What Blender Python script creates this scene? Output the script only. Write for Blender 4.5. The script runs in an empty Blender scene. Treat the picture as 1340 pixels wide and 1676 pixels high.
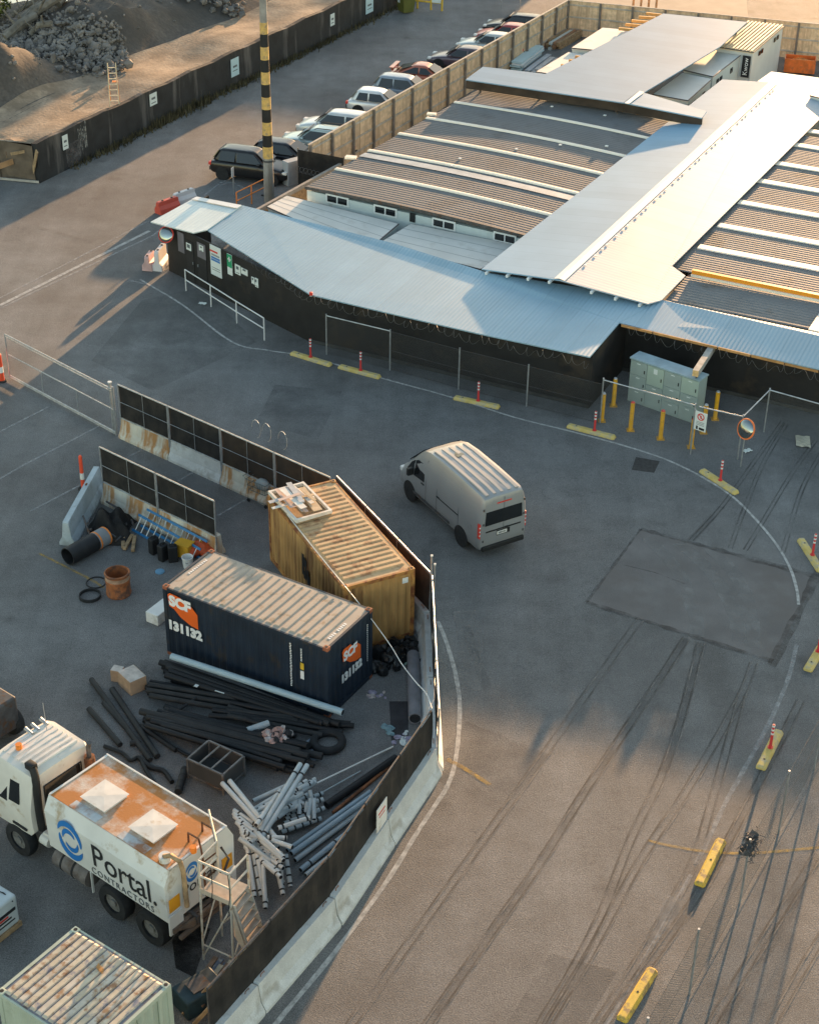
import bpy, bmesh, math, random
from mathutils import Vector, Matrix
random.seed(7)
rnd = random.uniform
S = bpy.context.scene
COL = S.collection
R = math.radians

# ------------------------------------------------------------------ camera
IMG_W, IMG_H, FOC = 1340.0, 1676.0, 2688.33
PITCH, ROLL, CAM_H = .5550, .0170, 31.076
FWD = Vector((0, math.cos(PITCH), -math.sin(PITCH)))
_u = Vector((1, 0, 0)).cross(FWD)
RIGHT = math.cos(ROLL) * Vector((1, 0, 0)) + math.sin(ROLL) * _u
UP = -math.sin(ROLL) * Vector((1, 0, 0)) + math.cos(ROLL) * _u
ORG = Vector((0, 0, CAM_H))

def at(px, py, z=0.0):
    """survey helper: the point of the place at height z seen at a photo pixel"""
    d = FWD * FOC + RIGHT * (px - IMG_W / 2) - UP * (py - IMG_H / 2)
    return ORG + d * ((z - ORG.z) / d.z)

cd = bpy.data.cameras.new('camera')
cam = bpy.data.objects.new('camera', cd)
COL.objects.link(cam)
cd.sensor_fit = 'VERTICAL'
cd.sensor_height = 36.0
cd.lens = FOC / IMG_H * 36.0
cd.clip_start = .5
cd.clip_end = 3000
M3 = Matrix((RIGHT, UP, -FWD)).transposed()
cam.matrix_world = Matrix.Translation(ORG) @ M3.to_4x4()
S.camera = cam

# ------------------------------------------------------------------ light
SUN_AZ, SUN_EL = R(20.0), R(6.3)
SKY_STR, SUN_STR = .55, 16.5
world = bpy.data.worlds.new('World')
S.world = world
world.use_nodes = True
wn = world.node_tree.nodes
sky = wn.new('ShaderNodeTexSky')
sky.sky_type = 'NISHITA'
sky.sun_disc = False
sky.sun_elevation = SUN_EL
sky.sun_rotation = SUN_AZ
sky.dust_density = .45
tint = wn.new('ShaderNodeMix')
tint.data_type = 'RGBA'
tint.blend_type = 'MULTIPLY'
tint.inputs[0].default_value = 1.0
tint.inputs[7].default_value = (1.10, .99, .87, 1)
world.node_tree.links.new(sky.outputs[0], tint.inputs[6])
world.node_tree.links.new(tint.outputs[2], wn['Background'].inputs[0])
wn['Background'].inputs[1].default_value = SKY_STR
sl = bpy.data.lights.new('sun', 'SUN')
sl.energy = SUN_STR
sl.angle = R(.53)
sl.color = (1.0, .60, .30)
so = bpy.data.objects.new('sun', sl)
COL.objects.link(so)
sd = Vector((math.sin(SUN_AZ) * math.cos(SUN_EL), math.cos(SUN_AZ) * math.cos(SUN_EL), math.sin(SUN_EL)))
so.rotation_euler = sd.to_track_quat('Z', 'Y').to_euler()
S.view_settings.view_transform = 'Standard'
S.view_settings.look = 'None'
S.view_settings.exposure = 0
S.render.engine = 'CYCLES'

# ------------------------------------------------------------------ materials
MATS = {}
def M(name, col, rough=.75, metal=0.0, var=.18, scale=1.5, stain=None, stain_amt=.35, stain_scale=1.2,
      streak=False, bump=0.0, bscale=40.0, fine=.0, spec=.4, alpha=None, alpha_scale=3.0, coat=0.0):
    """one procedural surface: base colour broken by soft noise, an optional stain and optional bump"""
    if name in MATS:
        return MATS[name]
    m = bpy.data.materials.new(name)
    m.use_nodes = True
    nt = m.node_tree
    N, L = nt.nodes, nt.links
    b = N['Principled BSDF']
    b.inputs['Roughness'].default_value = rough
    b.inputs['Metallic'].default_value = metal
    b.inputs['Specular IOR Level'].default_value = spec
    b.inputs['Coat Weight'].default_value = coat
    tc = N.new('ShaderNodeTexCoord')
    n1 = N.new('ShaderNodeTexNoise')
    n1.inputs['Scale'].default_value = scale
    n1.inputs['Detail'].default_value = 6
    L.new(tc.outputs['Object'], n1.inputs['Vector'])
    mx = N.new('ShaderNodeMix')
    mx.data_type = 'RGBA'
    c = Vector(col)
    mx.inputs[6].default_value = (*(c * (1 - var)), 1)
    mx.inputs[7].default_value = (*[min(1, x) for x in c * (1 + var)], 1)
    r1 = N.new('ShaderNodeMapRange')
    r1.inputs[1].default_value = .33
    r1.inputs[2].default_value = .67
    L.new(n1.outputs['Fac'], r1.inputs[0])
    L.new(r1.outputs[0], mx.inputs[0])
    out = mx.outputs[2]
    if fine:
        nf = N.new('ShaderNodeTexNoise')
        nf.inputs['Scale'].default_value = bscale
        nf.inputs['Detail'].default_value = 3
        L.new(tc.outputs['Object'], nf.inputs['Vector'])
        rf = N.new('ShaderNodeMapRange')
        rf.inputs[1].default_value = .3
        rf.inputs[2].default_value = .7
        rf.inputs[3].default_value = 1 - fine
        rf.inputs[4].default_value = 1 + fine
        L.new(nf.outputs['Fac'], rf.inputs[0])
        vm = N.new('ShaderNodeVectorMath')
        vm.operation = 'SCALE'
        L.new(out, vm.inputs[0])
        L.new(rf.outputs[0], vm.inputs['Scale'])
        out = vm.outputs[0]
    if stain:
        n2 = N.new('ShaderNodeTexNoise')
        n2.inputs['Scale'].default_value = stain_scale
        n2.inputs['Detail'].default_value = 8
        n2.inputs['Roughness'].default_value = .65
        if streak:
            mp = N.new('ShaderNodeMapping')
            mp.inputs['Scale'].default_value = (1, 1, .12)
            L.new(tc.outputs['Object'], mp.inputs[0])
            L.new(mp.outputs[0], n2.inputs['Vector'])
        else:
            L.new(tc.outputs['Object'], n2.inputs['Vector'])
        r2 = N.new('ShaderNodeMapRange')
        r2.inputs[1].default_value = .68 - stain_amt * .5
        r2.inputs[2].default_value = .78 - stain_amt * .4
        L.new(n2.outputs['Fac'], r2.inputs[0])
        m2 = N.new('ShaderNodeMix')
        m2.data_type = 'RGBA'
        m2.inputs[7].default_value = (*stain, 1)
        L.new(r2.outputs[0], m2.inputs[0])
        L.new(out, m2.inputs[6])
        out = m2.outputs[2]
    L.new(out, b.inputs['Base Color'])
    if bump:
        n3 = N.new('ShaderNodeTexNoise')
        n3.inputs['Scale'].default_value = bscale
        n3.inputs['Detail'].default_value = 4
        L.new(tc.outputs['Object'], n3.inputs['Vector'])
        bp = N.new('ShaderNodeBump')
        bp.inputs['Strength'].default_value = bump
        bp.inputs['Distance'].default_value = .03
        L.new(n3.outputs['Fac'], bp.inputs['Height'])
        L.new(bp.outputs[0], b.inputs['Normal'])
    if alpha is not None:
        n4 = N.new('ShaderNodeTexNoise')
        n4.inputs['Scale'].default_value = alpha_scale
        n4.inputs['Detail'].default_value = 8
        n4.inputs['Roughness'].default_value = .7
        L.new(tc.outputs['Object'], n4.inputs['Vector'])
        r4 = N.new('ShaderNodeMapRange')
        r4.inputs[1].default_value = .38
        r4.inputs[2].default_value = .62
        r4.inputs[3].default_value = alpha[0]
        r4.inputs[4].default_value = alpha[1]
        L.new(n4.outputs['Fac'], r4.inputs[0])
        L.new(r4.outputs[0], b.inputs['Alpha'])
    MATS[name] = m
    return m

def math_node(N, L, op, a, b=None):
    n = N.new('ShaderNodeMath')
    n.operation = op
    for i, v in enumerate((a, b)):
        if v is None:
            continue
        if isinstance(v, (int, float)):
            n.inputs[i].default_value = v
        else:
            L.new(v, n.inputs[i])
    return n.outputs[0]

def mesh_mat(name, col, pitch=.06, width=.1):
    """woven wire: open diamonds in the object's x-z plane"""
    if name in MATS:
        return MATS[name]
    m = bpy.data.materials.new(name)
    m.use_nodes = True
    N, L = m.node_tree.nodes, m.node_tree.links
    b = N['Principled BSDF']
    b.inputs['Base Color'].default_value = (*col, 1)
    b.inputs['Metallic'].default_value = .5
    b.inputs['Roughness'].default_value = .5
    tc = N.new('ShaderNodeTexCoord')
    sp = N.new('ShaderNodeSeparateXYZ')
    L.new(tc.outputs['Object'], sp.inputs[0])
    h = math_node(N, L, 'ADD', sp.outputs[0], sp.outputs[1])
    res = []
    for op in ('ADD', 'SUBTRACT'):
        s = math_node(N, L, op, h, sp.outputs[2])
        s = math_node(N, L, 'MULTIPLY', s, 1 / pitch)
        s = math_node(N, L, 'FRACT', s)
        res.append(math_node(N, L, 'LESS_THAN', s, width))
    a = math_node(N, L, 'MAXIMUM', res[0], res[1])
    L.new(a, b.inputs['Alpha'])
    MATS[name] = m
    return m

# ------------------------------------------------------------------ mesh building
class MB:
    def __init__(self):
        self.bm = bmesh.new()
    def face(self, pts):
        vs = [self.bm.verts.new(p) for p in pts]
        try:
            return self.bm.faces.new(vs)
        except ValueError:
            return None
    def _new(self, fn, mat):
        r = fn(mat)
        return r
    def box(self, c, s, rz=0.0, bev=0.0, rot=None):
        mt = Matrix.Translation(Vector(c)) @ (rot.to_4x4() if rot is not None else Matrix.Rotation(rz, 4, 'Z')) @ Matrix.Diagonal((s[0], s[1], s[2], 1))
        r = bmesh.ops.create_cube(self.bm, size=1, matrix=mt)
        if bev:
            es = list({e for v in r['verts'] for e in v.link_edges})
            bmesh.ops.bevel(self.bm, geom=es, offset=bev, segments=2, affect='EDGES', profile=.5)
        return self
    def cyl(self, p0, p1, r, n=12, r2=None, cap=True):
        p0, p1 = Vector(p0), Vector(p1)
        d = p1 - p0
        if d.length < 1e-6:
            return self
        q = d.to_track_quat('Z', 'Y').to_matrix().to_4x4()
        bmesh.ops.create_cone(self.bm, cap_ends=cap, cap_tris=False, segments=n, radius1=r, radius2=r if r2 is None else r2,
                              depth=d.length, matrix=Matrix.Translation((p0 + p1) / 2) @ q)
        return self
    def tube(self, path, r, n=6, closed=False):
        path = [Vector(p) for p in path]
        rings = []
        N = len(path)
        for i, p in enumerate(path):
            if closed:
                t = path[(i + 1) % N] - path[i - 1]
            else:
                t = path[min(i + 1, N - 1)] - path[max(i - 1, 0)]
            q = t.to_track_quat('Z', 'Y').to_matrix() if abs(t.normalized().z) < .95 else t.to_track_quat('Z', 'X').to_matrix()
            rings.append([self.bm.verts.new(p + q @ Vector((r * math.cos(2 * math.pi * k / n), r * math.sin(2 * math.pi * k / n), 0))) for k in range(n)])
        rng = range(N) if closed else range(N - 1)
        for i in rng:
            a, b = rings[i], rings[(i + 1) % N]
            off = 0
            if True:
                best = 1e9
                for o in range(n):
                    dd = (a[0].co - b[o].co).length
                    if dd < best:
                        best, off = dd, o
            for k in range(n):
                try:
                    self.bm.faces.new((a[k], a[(k + 1) % n], b[(k + 1 + off) % n], b[(k + off) % n]))
                except ValueError:
                    pass
        if not closed:
            for rg in (rings[0], rings[-1]):
                try:
                    self.bm.faces.new(rg)
                except ValueError:
                    pass
        return self
    def torus(self, c, R_, r, n=28, m=8, flat=1.0):
        c = Vector(c)
        return self.tube([c + Vector((R_ * math.cos(2 * math.pi * k / n), R_ * flat * math.sin(2 * math.pi * k / n), 0)) for k in range(n)], r, m, True)
    def extrude(self, poly, vec):
        vec = Vector(vec)
        a = [self.bm.verts.new(p) for p in poly]
        b = [self.bm.verts.new(Vector(p) + vec) for p in poly]
        n = len(a)
        try:
            self.bm.faces.new(a)
            self.bm.faces.new(list(reversed(b)))
        except ValueError:
            pass
        for i in range(n):
            try:
                self.bm.faces.new((a[i], b[i], b[(i + 1) % n], a[(i + 1) % n]))
            except ValueError:
                pass
        return self
    def prism(self, poly2, z0, z1):
        return self.extrude([(p[0], p[1], z0) for p in poly2], (0, 0, z1 - z0))
    def loft(self, rings, cap=True, closed=True):
        rs = [[self.bm.verts.new(p) for p in ring] for ring in rings]
        n = len(rs[0])
        for a, b in zip(rs[:-1], rs[1:]):
            for k in range(n if closed else n - 1):
                try:
                    self.bm.faces.new((a[k], a[(k + 1) % n], b[(k + 1) % n], b[k]))
                except ValueError:
                    pass
        if cap and closed:
            for rg in (rs[0], rs[-1]):
                try:
                    self.bm.faces.new(rg)
                except ValueError:
                    pass
        return self
    def grid(self, fn, nu, nv):
        vs = [[self.bm.verts.new(fn(i / nu, j / nv)) for j in range(nv + 1)] for i in range(nu + 1)]
        for i in range(nu):
            for j in range(nv):
                self.bm.faces.new((vs[i][j], vs[i + 1][j], vs[i + 1][j + 1], vs[i][j + 1]))
        return self
    def add_mesh(self, me, mat):
        me.transform(mat)
        self.bm.from_mesh(me)
        bpy.data.meshes.remove(me)
        return self
    def build(self, name, mat, parent=None, smooth=False, world=False, label=None, kind=None):
        me = bpy.data.meshes.new(name)
        bmesh.ops.recalc_face_normals(self.bm, faces=self.bm.faces[:])
        self.bm.to_mesh(me)
        self.bm.free()
        if smooth:
            for p in me.polygons:
                p.use_smooth = True
            try:
                me.set_sharp_from_angle(angle=R(38))
            except Exception:
                pass
        me.materials.append(mat)
        o = bpy.data.objects.new(name, me)
        COL.objects.link(o)
        if parent is not None:
            o.parent = parent
            if world:
                rt = parent
                while rt.parent is not None:
                    rt = rt.parent
                me.transform(MATW[rt.name].inverted())
        if label:
            o['label'] = label
        if kind:
            o['kind'] = kind
        return o

MATW = {}
def thing(name, label, cat, loc=(0, 0, 0), rz=0.0, group=None):
    o = bpy.data.objects.new(name, None)
    COL.objects.link(o)
    o.empty_display_size = .3
    o.location = Vector(loc)
    o.rotation_euler = (0, 0, rz)
    MATW[o.name] = Matrix.Translation(Vector(loc)) @ Matrix.Rotation(rz, 4, 'Z')
    o['label'] = label
    o['category'] = cat
    if group:
        o['group'] = group
    return o

def tag(o, label, cat, group=None):
    o['label'] = label
    o['category'] = cat
    if group:
        o['group'] = group
    return o

def kids(o):
    return [c for c in bpy.data.objects if c.parent is o]

def dup(root, loc, rz, label, group=None):
    """copy of a thing with copies of its parts and sub-parts"""
    r = root.copy()
    COL.objects.link(r)
    r.location = Vector(loc)
    r.rotation_euler = (0, 0, rz)
    r['label'] = label
    if group:
        r['group'] = group
    for ch in KIDS[root.name]:
        c = ch[0].copy()
        COL.objects.link(c)
        c.parent = r
        for g in ch[1]:
            d = g.copy()
            COL.objects.link(d)
            d.parent = c
    return r
KIDS = {}
def proto(root):
    KIDS[root.name] = [(c, kids(c)) for c in kids(root)]
    return root

def text_mb(mb, body, size, mat4, extrude=.003, spacing=1.0, bold=0.0, align='CENTER'):
    cu = bpy.data.curves.new('lettering', 'FONT')
    cu.body = body
    cu.size = size
    cu.extrude = extrude
    cu.offset = bold
    cu.space_character = spacing
    cu.align_x = align
    cu.align_y = 'CENTER'
    cu.resolution_u = 3
    o = bpy.data.objects.new('lettering', cu)
    COL.objects.link(o)
    dg = bpy.context.evaluated_depsgraph_get()
    me = bpy.data.meshes.new_from_object(o.evaluated_get(dg))
    bpy.data.objects.remove(o)
    bpy.data.curves.remove(cu)
    me.materials.clear()
    return mb.add_mesh(me, mat4)

def frame(o, x, z):
    """matrix with local x along x, local z (out of the face) along z"""
    x = Vector(x).normalized()
    z = Vector(z).normalized()
    y = z.cross(x).normalized()
    z = x.cross(y)
    return Matrix.Translation(Vector(o)) @ Matrix((x, y, z)).transposed().to_4x4()

def az(a, b):
    d = Vector(b) - Vector(a)
    return math.atan2(d.y, d.x)

# ------------------------------------------------------------------ palette
m_white = M('white_paint', (.74, .73, .70), .55, var=.08, scale=2, stain=(.45, .42, .36), stain_amt=.25)
m_dark = M('dark_rubber', (.018, .019, .021), .8, var=.3, scale=6)
m_black = M('black_plastic', (.014, .015, .017), .6, var=.3, scale=3)
m_steel = M('galvanised_steel', (.42, .44, .46), .45, .7, var=.2, scale=5)
m_dsteel = M('dull_dark_steel', (.09, .09, .095), .6, .3, var=.3, scale=5, stain=(.12, .06, .03), stain_amt=.3, stain_scale=4)
m_glass = M('dark_glass', (.012, .014, .016), .08, var=.2, spec=.6)
m_yellow = M('yellow_paint', (.72, .46, .04), .55, var=.12, scale=5, stain=(.25, .17, .06), stain_amt=.3, stain_scale=5)
m_orange = M('orange_paint', (.78, .23, .03), .5, var=.15, scale=4)
m_red = M('red_paint', (.62, .05, .035), .5, var=.15, scale=4)
m_conc = M('painted_concrete', (.56, .57, .56), .85, var=.10, scale=2, stain=(.40, .39, .36), stain_amt=.28, stain_scale=1.6, bump=.3, bscale=25, fine=.08)
m_concrust = M('rust_streaked_concrete', (.58, .55, .47), .85, var=.12, scale=2, stain=(.42, .22, .09), stain_amt=.42, stain_scale=2.6, streak=True, bump=.3, bscale=25)
m_shade = M('black_shade_cloth', (.016, .015, .015), .9, var=.35, scale=2.2, stain=(.035, .03, .026), stain_amt=.4, bump=.2, bscale=6)
m_wood = M('weathered_timber', (.34, .23, .13), .85, var=.3, scale=5, bump=.3, bscale=30)
m_pale = M('fresh_timber', (.55, .40, .24), .8, var=.25, scale=4)
m_rust = M('rusty_steel', (.25, .10, .045), .85, .1, var=.4, scale=4, stain=(.07, .035, .02), stain_amt=.45, bump=.2)
m_chain = mesh_mat('chain_wire', (.20, .20, .21), .075, .15)
m_chain_dark = mesh_mat('dark_chain_wire', (.10, .10, .10), .07, .12)
# ------------------------------------------------------------------ ground
def asphalt():
    m = bpy.data.materials.new('asphalt')
    m.use_nodes = True
    N, L = m.node_tree.nodes, m.node_tree.links
    b = N['Principled BSDF']
    tc = N.new('ShaderNodeTexCoord')
    def noise(s, d=6, rough=.55, vec=None):
        n = N.new('ShaderNodeTexNoise')
        n.inputs['Scale'].default_value = s
        n.inputs['Detail'].default_value = d
        n.inputs['Roughness'].default_value = rough
        L.new(vec or tc.outputs['Object'], n.inputs['Vector'])
        return n.outputs['Fac']
    def ramp(f, a, c, lo, hi):
        r = N.new('ShaderNodeMapRange')
        r.inputs[1].default_value, r.inputs[2].default_value = a, c
        r.inputs[3].default_value, r.inputs[4].default_value = lo, hi
        L.new(f, r.inputs[0])
        return r.outputs[0]
    def mul(a, c):
        return math_node(N, L, 'MULTIPLY', a, c)
    big = ramp(noise(.09, 4), .35, .65, .80, 1.16)
    mid = ramp(noise(.7, 8, .7), .3, .7, .76, 1.20)
    fine = ramp(noise(9, 3), .3, .7, .90, 1.10)
    grit = ramp(noise(30, 3), .3, .7, .52, 1.48)
    # traffic-worn streaks running along the yard
    mp = N.new('ShaderNodeMapping')
    mp.inputs['Rotation'].default_value = (0, 0, R(28))
    mp.inputs['Scale'].default_value = (1.0, .06, 1)
    L.new(tc.outputs['Object'], mp.inputs[0])
    wear = ramp(noise(.55, 5, .6, mp.outputs[0]), .38, .66, .88, 1.10)
    v = mul(mul(mul(big, mid), mul(fine, grit)), wear)
    # cracks
    vo = N.new('ShaderNodeTexVoronoi')
    vo.feature = 'DISTANCE_TO_EDGE'
    vo.inputs['Scale'].default_value = .13
    wv = N.new('ShaderNodeTexNoise')
    wv.inputs['Scale'].default_value = .7
    wv.inputs['Detail'].default_value = 5
    L.new(tc.outputs['Object'], wv.inputs['Vector'])
    ad = N.new('ShaderNodeMix')
    ad.data_type = 'VECTOR'
    ad.inputs[0].default_value = .12
    sc = N.new('ShaderNodeVectorMath')
    sc.operation = 'SCALE'
    sc.inputs['Scale'].default_value = 30
    L.new(wv.outputs['Color'], sc.inputs[0])
    L.new(tc.outputs['Object'], ad.inputs[4])
    L.new(sc.outputs[0], ad.inputs[5])
    L.new(ad.outputs[1], vo.inputs['Vector'])
    crack = ramp(vo.outputs['Distance'], .0, .004, .80, 1.0)
    v = mul(v, crack)
    # oil spots
    spot = ramp(noise(.45, 3, .5), .64, .76, 1.0, .62)
    v = mul(v, spot)
    cm = N.new('ShaderNodeMix')
    cm.data_type = 'RGBA'
    cm.inputs[6].default_value = (.160, .157, .155, 1)
    cm.inputs[7].default_value = (.174, .175, .175, 1)
    L.new(ramp(noise(.16, 5), .4, .6, 0, 1), cm.inputs[0])
    vm = N.new('ShaderNodeVectorMath')
    vm.operation = 'SCALE'
    L.new(cm.outputs[2], vm.inputs[0])
    L.new(v, vm.inputs['Scale'])
    L.new(vm.outputs[0], b.inputs['Base Color'])
    b.inputs['Roughness'].default_value = .82
    b.inputs['Specular IOR Level'].default_value = .35
    bp = N.new('ShaderNodeBump')
    bp.inputs['Strength'].default_value = 1.0
    bp.inputs['Distance'].default_value = .02
    L.new(noise(22, 6, .75), bp.inputs['Height'])
    L.new(bp.outputs[0], b.inputs['Normal'])
    return m
m_asph = asphalt()
g = MB()
g.face([(-900, -300, 0), (900, -300, 0), (900, 1800, 0), (-900, 1800, 0)])
g.build('ground', m_asph, kind='structure')

def W(px, z=0.0):
    return [at(x, y, z) for x, y in px]

def smooth_path(pts, n=6):
    """Catmull-Rom through the points"""
    P = [2 * pts[0] - pts[1]] + list(pts) + [2 * pts[-1] - pts[-2]]
    out = []
    for i in range(1, len(P) - 2):
        a, b, c, d = P[i - 1:i + 3]
        for k in range(n):
            t = k / n
            out.append(.5 * ((2 * b) + (c - a) * t + (2 * a - 5 * b + 4 * c - d) * t * t + (3 * b - a - 3 * c + d) * t ** 3))
    out.append(P[-2])
    return out

def ribbon(mb, pts, w, z, wob=0.0):
    pts = [Vector((p.x, p.y, z)) for p in pts]
    L_, Rr = [], []
    for i, p in enumerate(pts):
        t = pts[min(i + 1, len(pts) - 1)] - pts[max(i - 1, 0)]
        nrm = Vector((-t.y, t.x, 0)).normalized()
        ww = w * (1 + rnd(-wob, wob))
        L_.append(mb.bm.verts.new(p + nrm * ww / 2))
        Rr.append(mb.bm.verts.new(p - nrm * ww / 2))
    for i in range(len(pts) - 1):
        mb.bm.faces.new((L_[i], L_[i + 1], Rr[i + 1], Rr[i]))
    return mb

m_line = M('worn_white_line', (.50, .49, .47), .8, var=.15, scale=6, alpha=(.50, .95), alpha_scale=4)
m_lfaint = M('faint_white_line', (.42, .42, .42), .8, var=.15, scale=6, alpha=(.22, .62), alpha_scale=4.0)
m_lyel = M('worn_yellow_line', (.52, .32, .07), .8, var=.2, scale=6, alpha=(.10, .6), alpha_scale=5)
m_patch = M('newer_asphalt', (.146, .138, .136), .8, var=.16, scale=.8, bump=.4, bscale=34, fine=.18, stain=(.13, .118, .112), stain_amt=.4, stain_scale=.35)
m_seam = M('bitumen_seam', (.040, .040, .042), .65, var=.3, scale=3, alpha=(.0, .55), alpha_scale=1.4)
m_groove = M('rail_groove_shadow', (.055, .051, .048), .8, var=.3, scale=2, alpha=(.0, .55), alpha_scale=.7)  # dark slot colour, broken up by noise
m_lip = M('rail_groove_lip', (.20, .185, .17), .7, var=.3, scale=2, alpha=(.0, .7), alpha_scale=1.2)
m_tyre = M('tyre_mark', (.035, .034, .035), .8, var=.2, scale=2, alpha=(.0, .22), alpha_scale=1.0)
m_scuff = M('pale_scuff', (.30, .29, .28), .9, var=.2, scale=2, alpha=(.0, .45), alpha_scale=1.6)

# asphalt patch with its seams
pc = W([(1048, 866), (1336, 944), (1264, 1083), (959, 986)])
p = MB()
p.face([Vector((v.x, v.y, .004)) for v in pc])
p.build('asphalt_patch', m_patch, kind='structure')
s = MB()
ribbon(s, smooth_path([pc[0], pc[0].lerp(pc[1], .3), pc[0].lerp(pc[1], .6), pc[1] + (pc[1] - pc[0]) * .12], 8), .26, .009, .5)
ribbon(s, smooth_path([pc[1] + Vector((.5, 1.2, 0)), pc[1].lerp(pc[2], .3), pc[2] - Vector((.1, .25, 0))], 8), .34, .010, .4)
ribbon(s, smooth_path([pc[2], pc[2].lerp(pc[3], .5), pc[3]], 10), .20, .0105, .5)
ribbon(s, smooth_path([pc[3], pc[3].lerp(pc[0], .5), pc[0]], 10), .10, .011, .5)
ribbon(s, W([(1020, 925), (1070, 937), (1120, 956)]), .05, .011, .4)
s.build('asphalt_seams', m_seam, kind='structure')
p = MB()
p.face([Vector((v.x, v.y, .004)) for v in W([(1040, 748), (1079, 755), (1070, 774), (1033, 769)])])
p.build('manhole_cover', M('dark_iron', (.045, .043, .042), .7, .2, var=.25, scale=8, fine=.2), kind='structure')

# old reinstatement patches, hardly different from the lane round them
for k, (px, c_) in enumerate((([(232, 492), (330, 470), (420, 560), (250, 640), (150, 590)], (.165, .165, .16)), ([(760, 1180), (900, 1235), (820, 1330), (700, 1270)], (.155, .145, .138)),
                              ([(450, 630), (560, 640), (520, 720), (420, 690)], (.135, .135, .138)), ([(900, 1560), (1010, 1590), (930, 1720), (820, 1690)], (.16, .148, .138)))):
    p = MB(); p.face([Vector((v.x, v.y, .0032 + .0001 * k)) for v in W(px)])
    p.build('asphalt_patch', M('old_patch_%s' % 'abcd'[k], c_, .85, var=.15, scale=.8, bump=.5, bscale=22, fine=.3, alpha=(.0, .35), alpha_scale=.5), kind='structure')
# painted lines
def line(px, w, mat, z=.006, name='road_marking', sm=True, wob=.1):
    pts = W(px)
    mb = MB()
    ribbon(mb, smooth_path(pts, 6) if sm and len(pts) > 2 else pts, w, z, wob)
    return mb.build(name, mat, kind='structure')
line([(230, 458), (300, 500), (380, 560), (440, 574), (508, 585), (620, 618), (740, 651), (840, 683), (920, 703), (1000, 724), (1060, 742), (1100, 757), (1150, 782), (1200, 815), (1240, 855), (1270, 892), (1292, 930), (1303, 965), (1306, 990)], .10, m_line, .013)
line([(1303, 1055), (1289, 1111), (1262, 1175), (1237, 1223), (1210, 1272), (1186, 1315), (1156, 1379), (1138, 1415)], .13, m_lfaint)
line([(1130, 1432), (1069, 1545), (997, 1667), (960, 1730)], .12, m_lfaint)
line([(716, 1017), (728, 1045), (742, 1090), (750, 1130), (752, 1160), (750, 1205), (745, 1245), (738, 1272), (728, 1294), (716, 1312), (700, 1336), (678, 1370), (628, 1450), (543, 1565), (454, 1673), (400, 1745)], .13, m_line)
line([(731, 1243), (760, 1258), (802, 1285)], .14, m_lyel, .008)
line([(1060, 1376), (1094, 1384), (1146, 1393), (1212, 1397), (1268, 1394), (1340, 1387), (1400, 1378)], .10, m_lyel, .0085)
line([(65, 906), (144, 946), (170, 962)], .10, m_lyel)
for px in ([(-40, 728), (0, 707), (80, 666)], [(0, 784), (38, 762), (164, 697)], [(50, 837), (132, 794)], [(211, 747), (240, 733)],
           [(292, 787), (317, 773)], [(357, 844), (403, 817)], [(198, 711), (359, 794)]):
    line(px, .09, m_lfaint, sm=False)
line([(0, 500), (245, 378)], .20, m_line, sm=False)
line([(0, 488), (80, 447), (243, 362)], .10, m_lfaint, sm=False)
line([(0, 505), (250, 386), (360, 300), (385, 290)], .12, m_lfaint, .0065, sm=False)
line([(360, 304), (378, 299), (400, 308)], .12, m_lfaint, .0085)
line([(210, 458), (240, 466)], .12, m_lfaint, sm=False)
# embedded rails: a dark slot with a worn bright lip on each side
GR = [[(1046, 1014), (985, 1100), (880, 1249), (790, 1375), (700, 1500), (600, 1640), (540, 1725)],
      [(1122, 1045), (1060, 1140), (960, 1290), (880, 1417), (790, 1545), (700, 1676), (660, 1735)],
      [(1145, 1052), (1118, 1160), (1084, 1264), (1033, 1371), (982, 1499), (930, 1600), (890, 1667), (850, 1740)],
      [(1232, 1085), (1207, 1147), (1125, 1290), (1048, 1407), (970, 1550), (895, 1676), (860, 1740)],
      [(1212, 1136), (1190, 1220), (1166, 1305), (1135, 1407), (1080, 1510), (1020, 1610), (960, 1700)],
      [(1309, 1147), (1260, 1245), (1207, 1346), (1150, 1450), (1085, 1545), (1002, 1657), (960, 1725)],
      [(1400, 1270), (1340, 1390), (1260, 1520), (1185, 1640), (1140, 1720)],
      [(1400, 1460), (1340, 1540), (1270, 1660), (1230, 1740)],
      [(1280, 690), (1225, 768), (1180, 830), (1130, 885)], [(1286, 694), (1247, 761), (1215, 840), (1194, 898)],
      [(1334, 721), (1294, 777), (1250, 850), (1219, 901)], [(1345, 738), (1312, 800), (1290, 870), (1280, 905)]]
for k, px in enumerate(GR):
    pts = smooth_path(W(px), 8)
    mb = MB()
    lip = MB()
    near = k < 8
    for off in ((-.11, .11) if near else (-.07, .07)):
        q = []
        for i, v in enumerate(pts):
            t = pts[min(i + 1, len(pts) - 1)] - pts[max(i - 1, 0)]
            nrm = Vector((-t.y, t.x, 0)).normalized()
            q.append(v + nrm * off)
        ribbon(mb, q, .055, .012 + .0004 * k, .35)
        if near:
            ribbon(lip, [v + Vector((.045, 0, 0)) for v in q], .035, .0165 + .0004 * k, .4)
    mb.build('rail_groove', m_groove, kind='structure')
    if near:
        lip.build('rail_groove_lip', m_lip, kind='structure')
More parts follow.
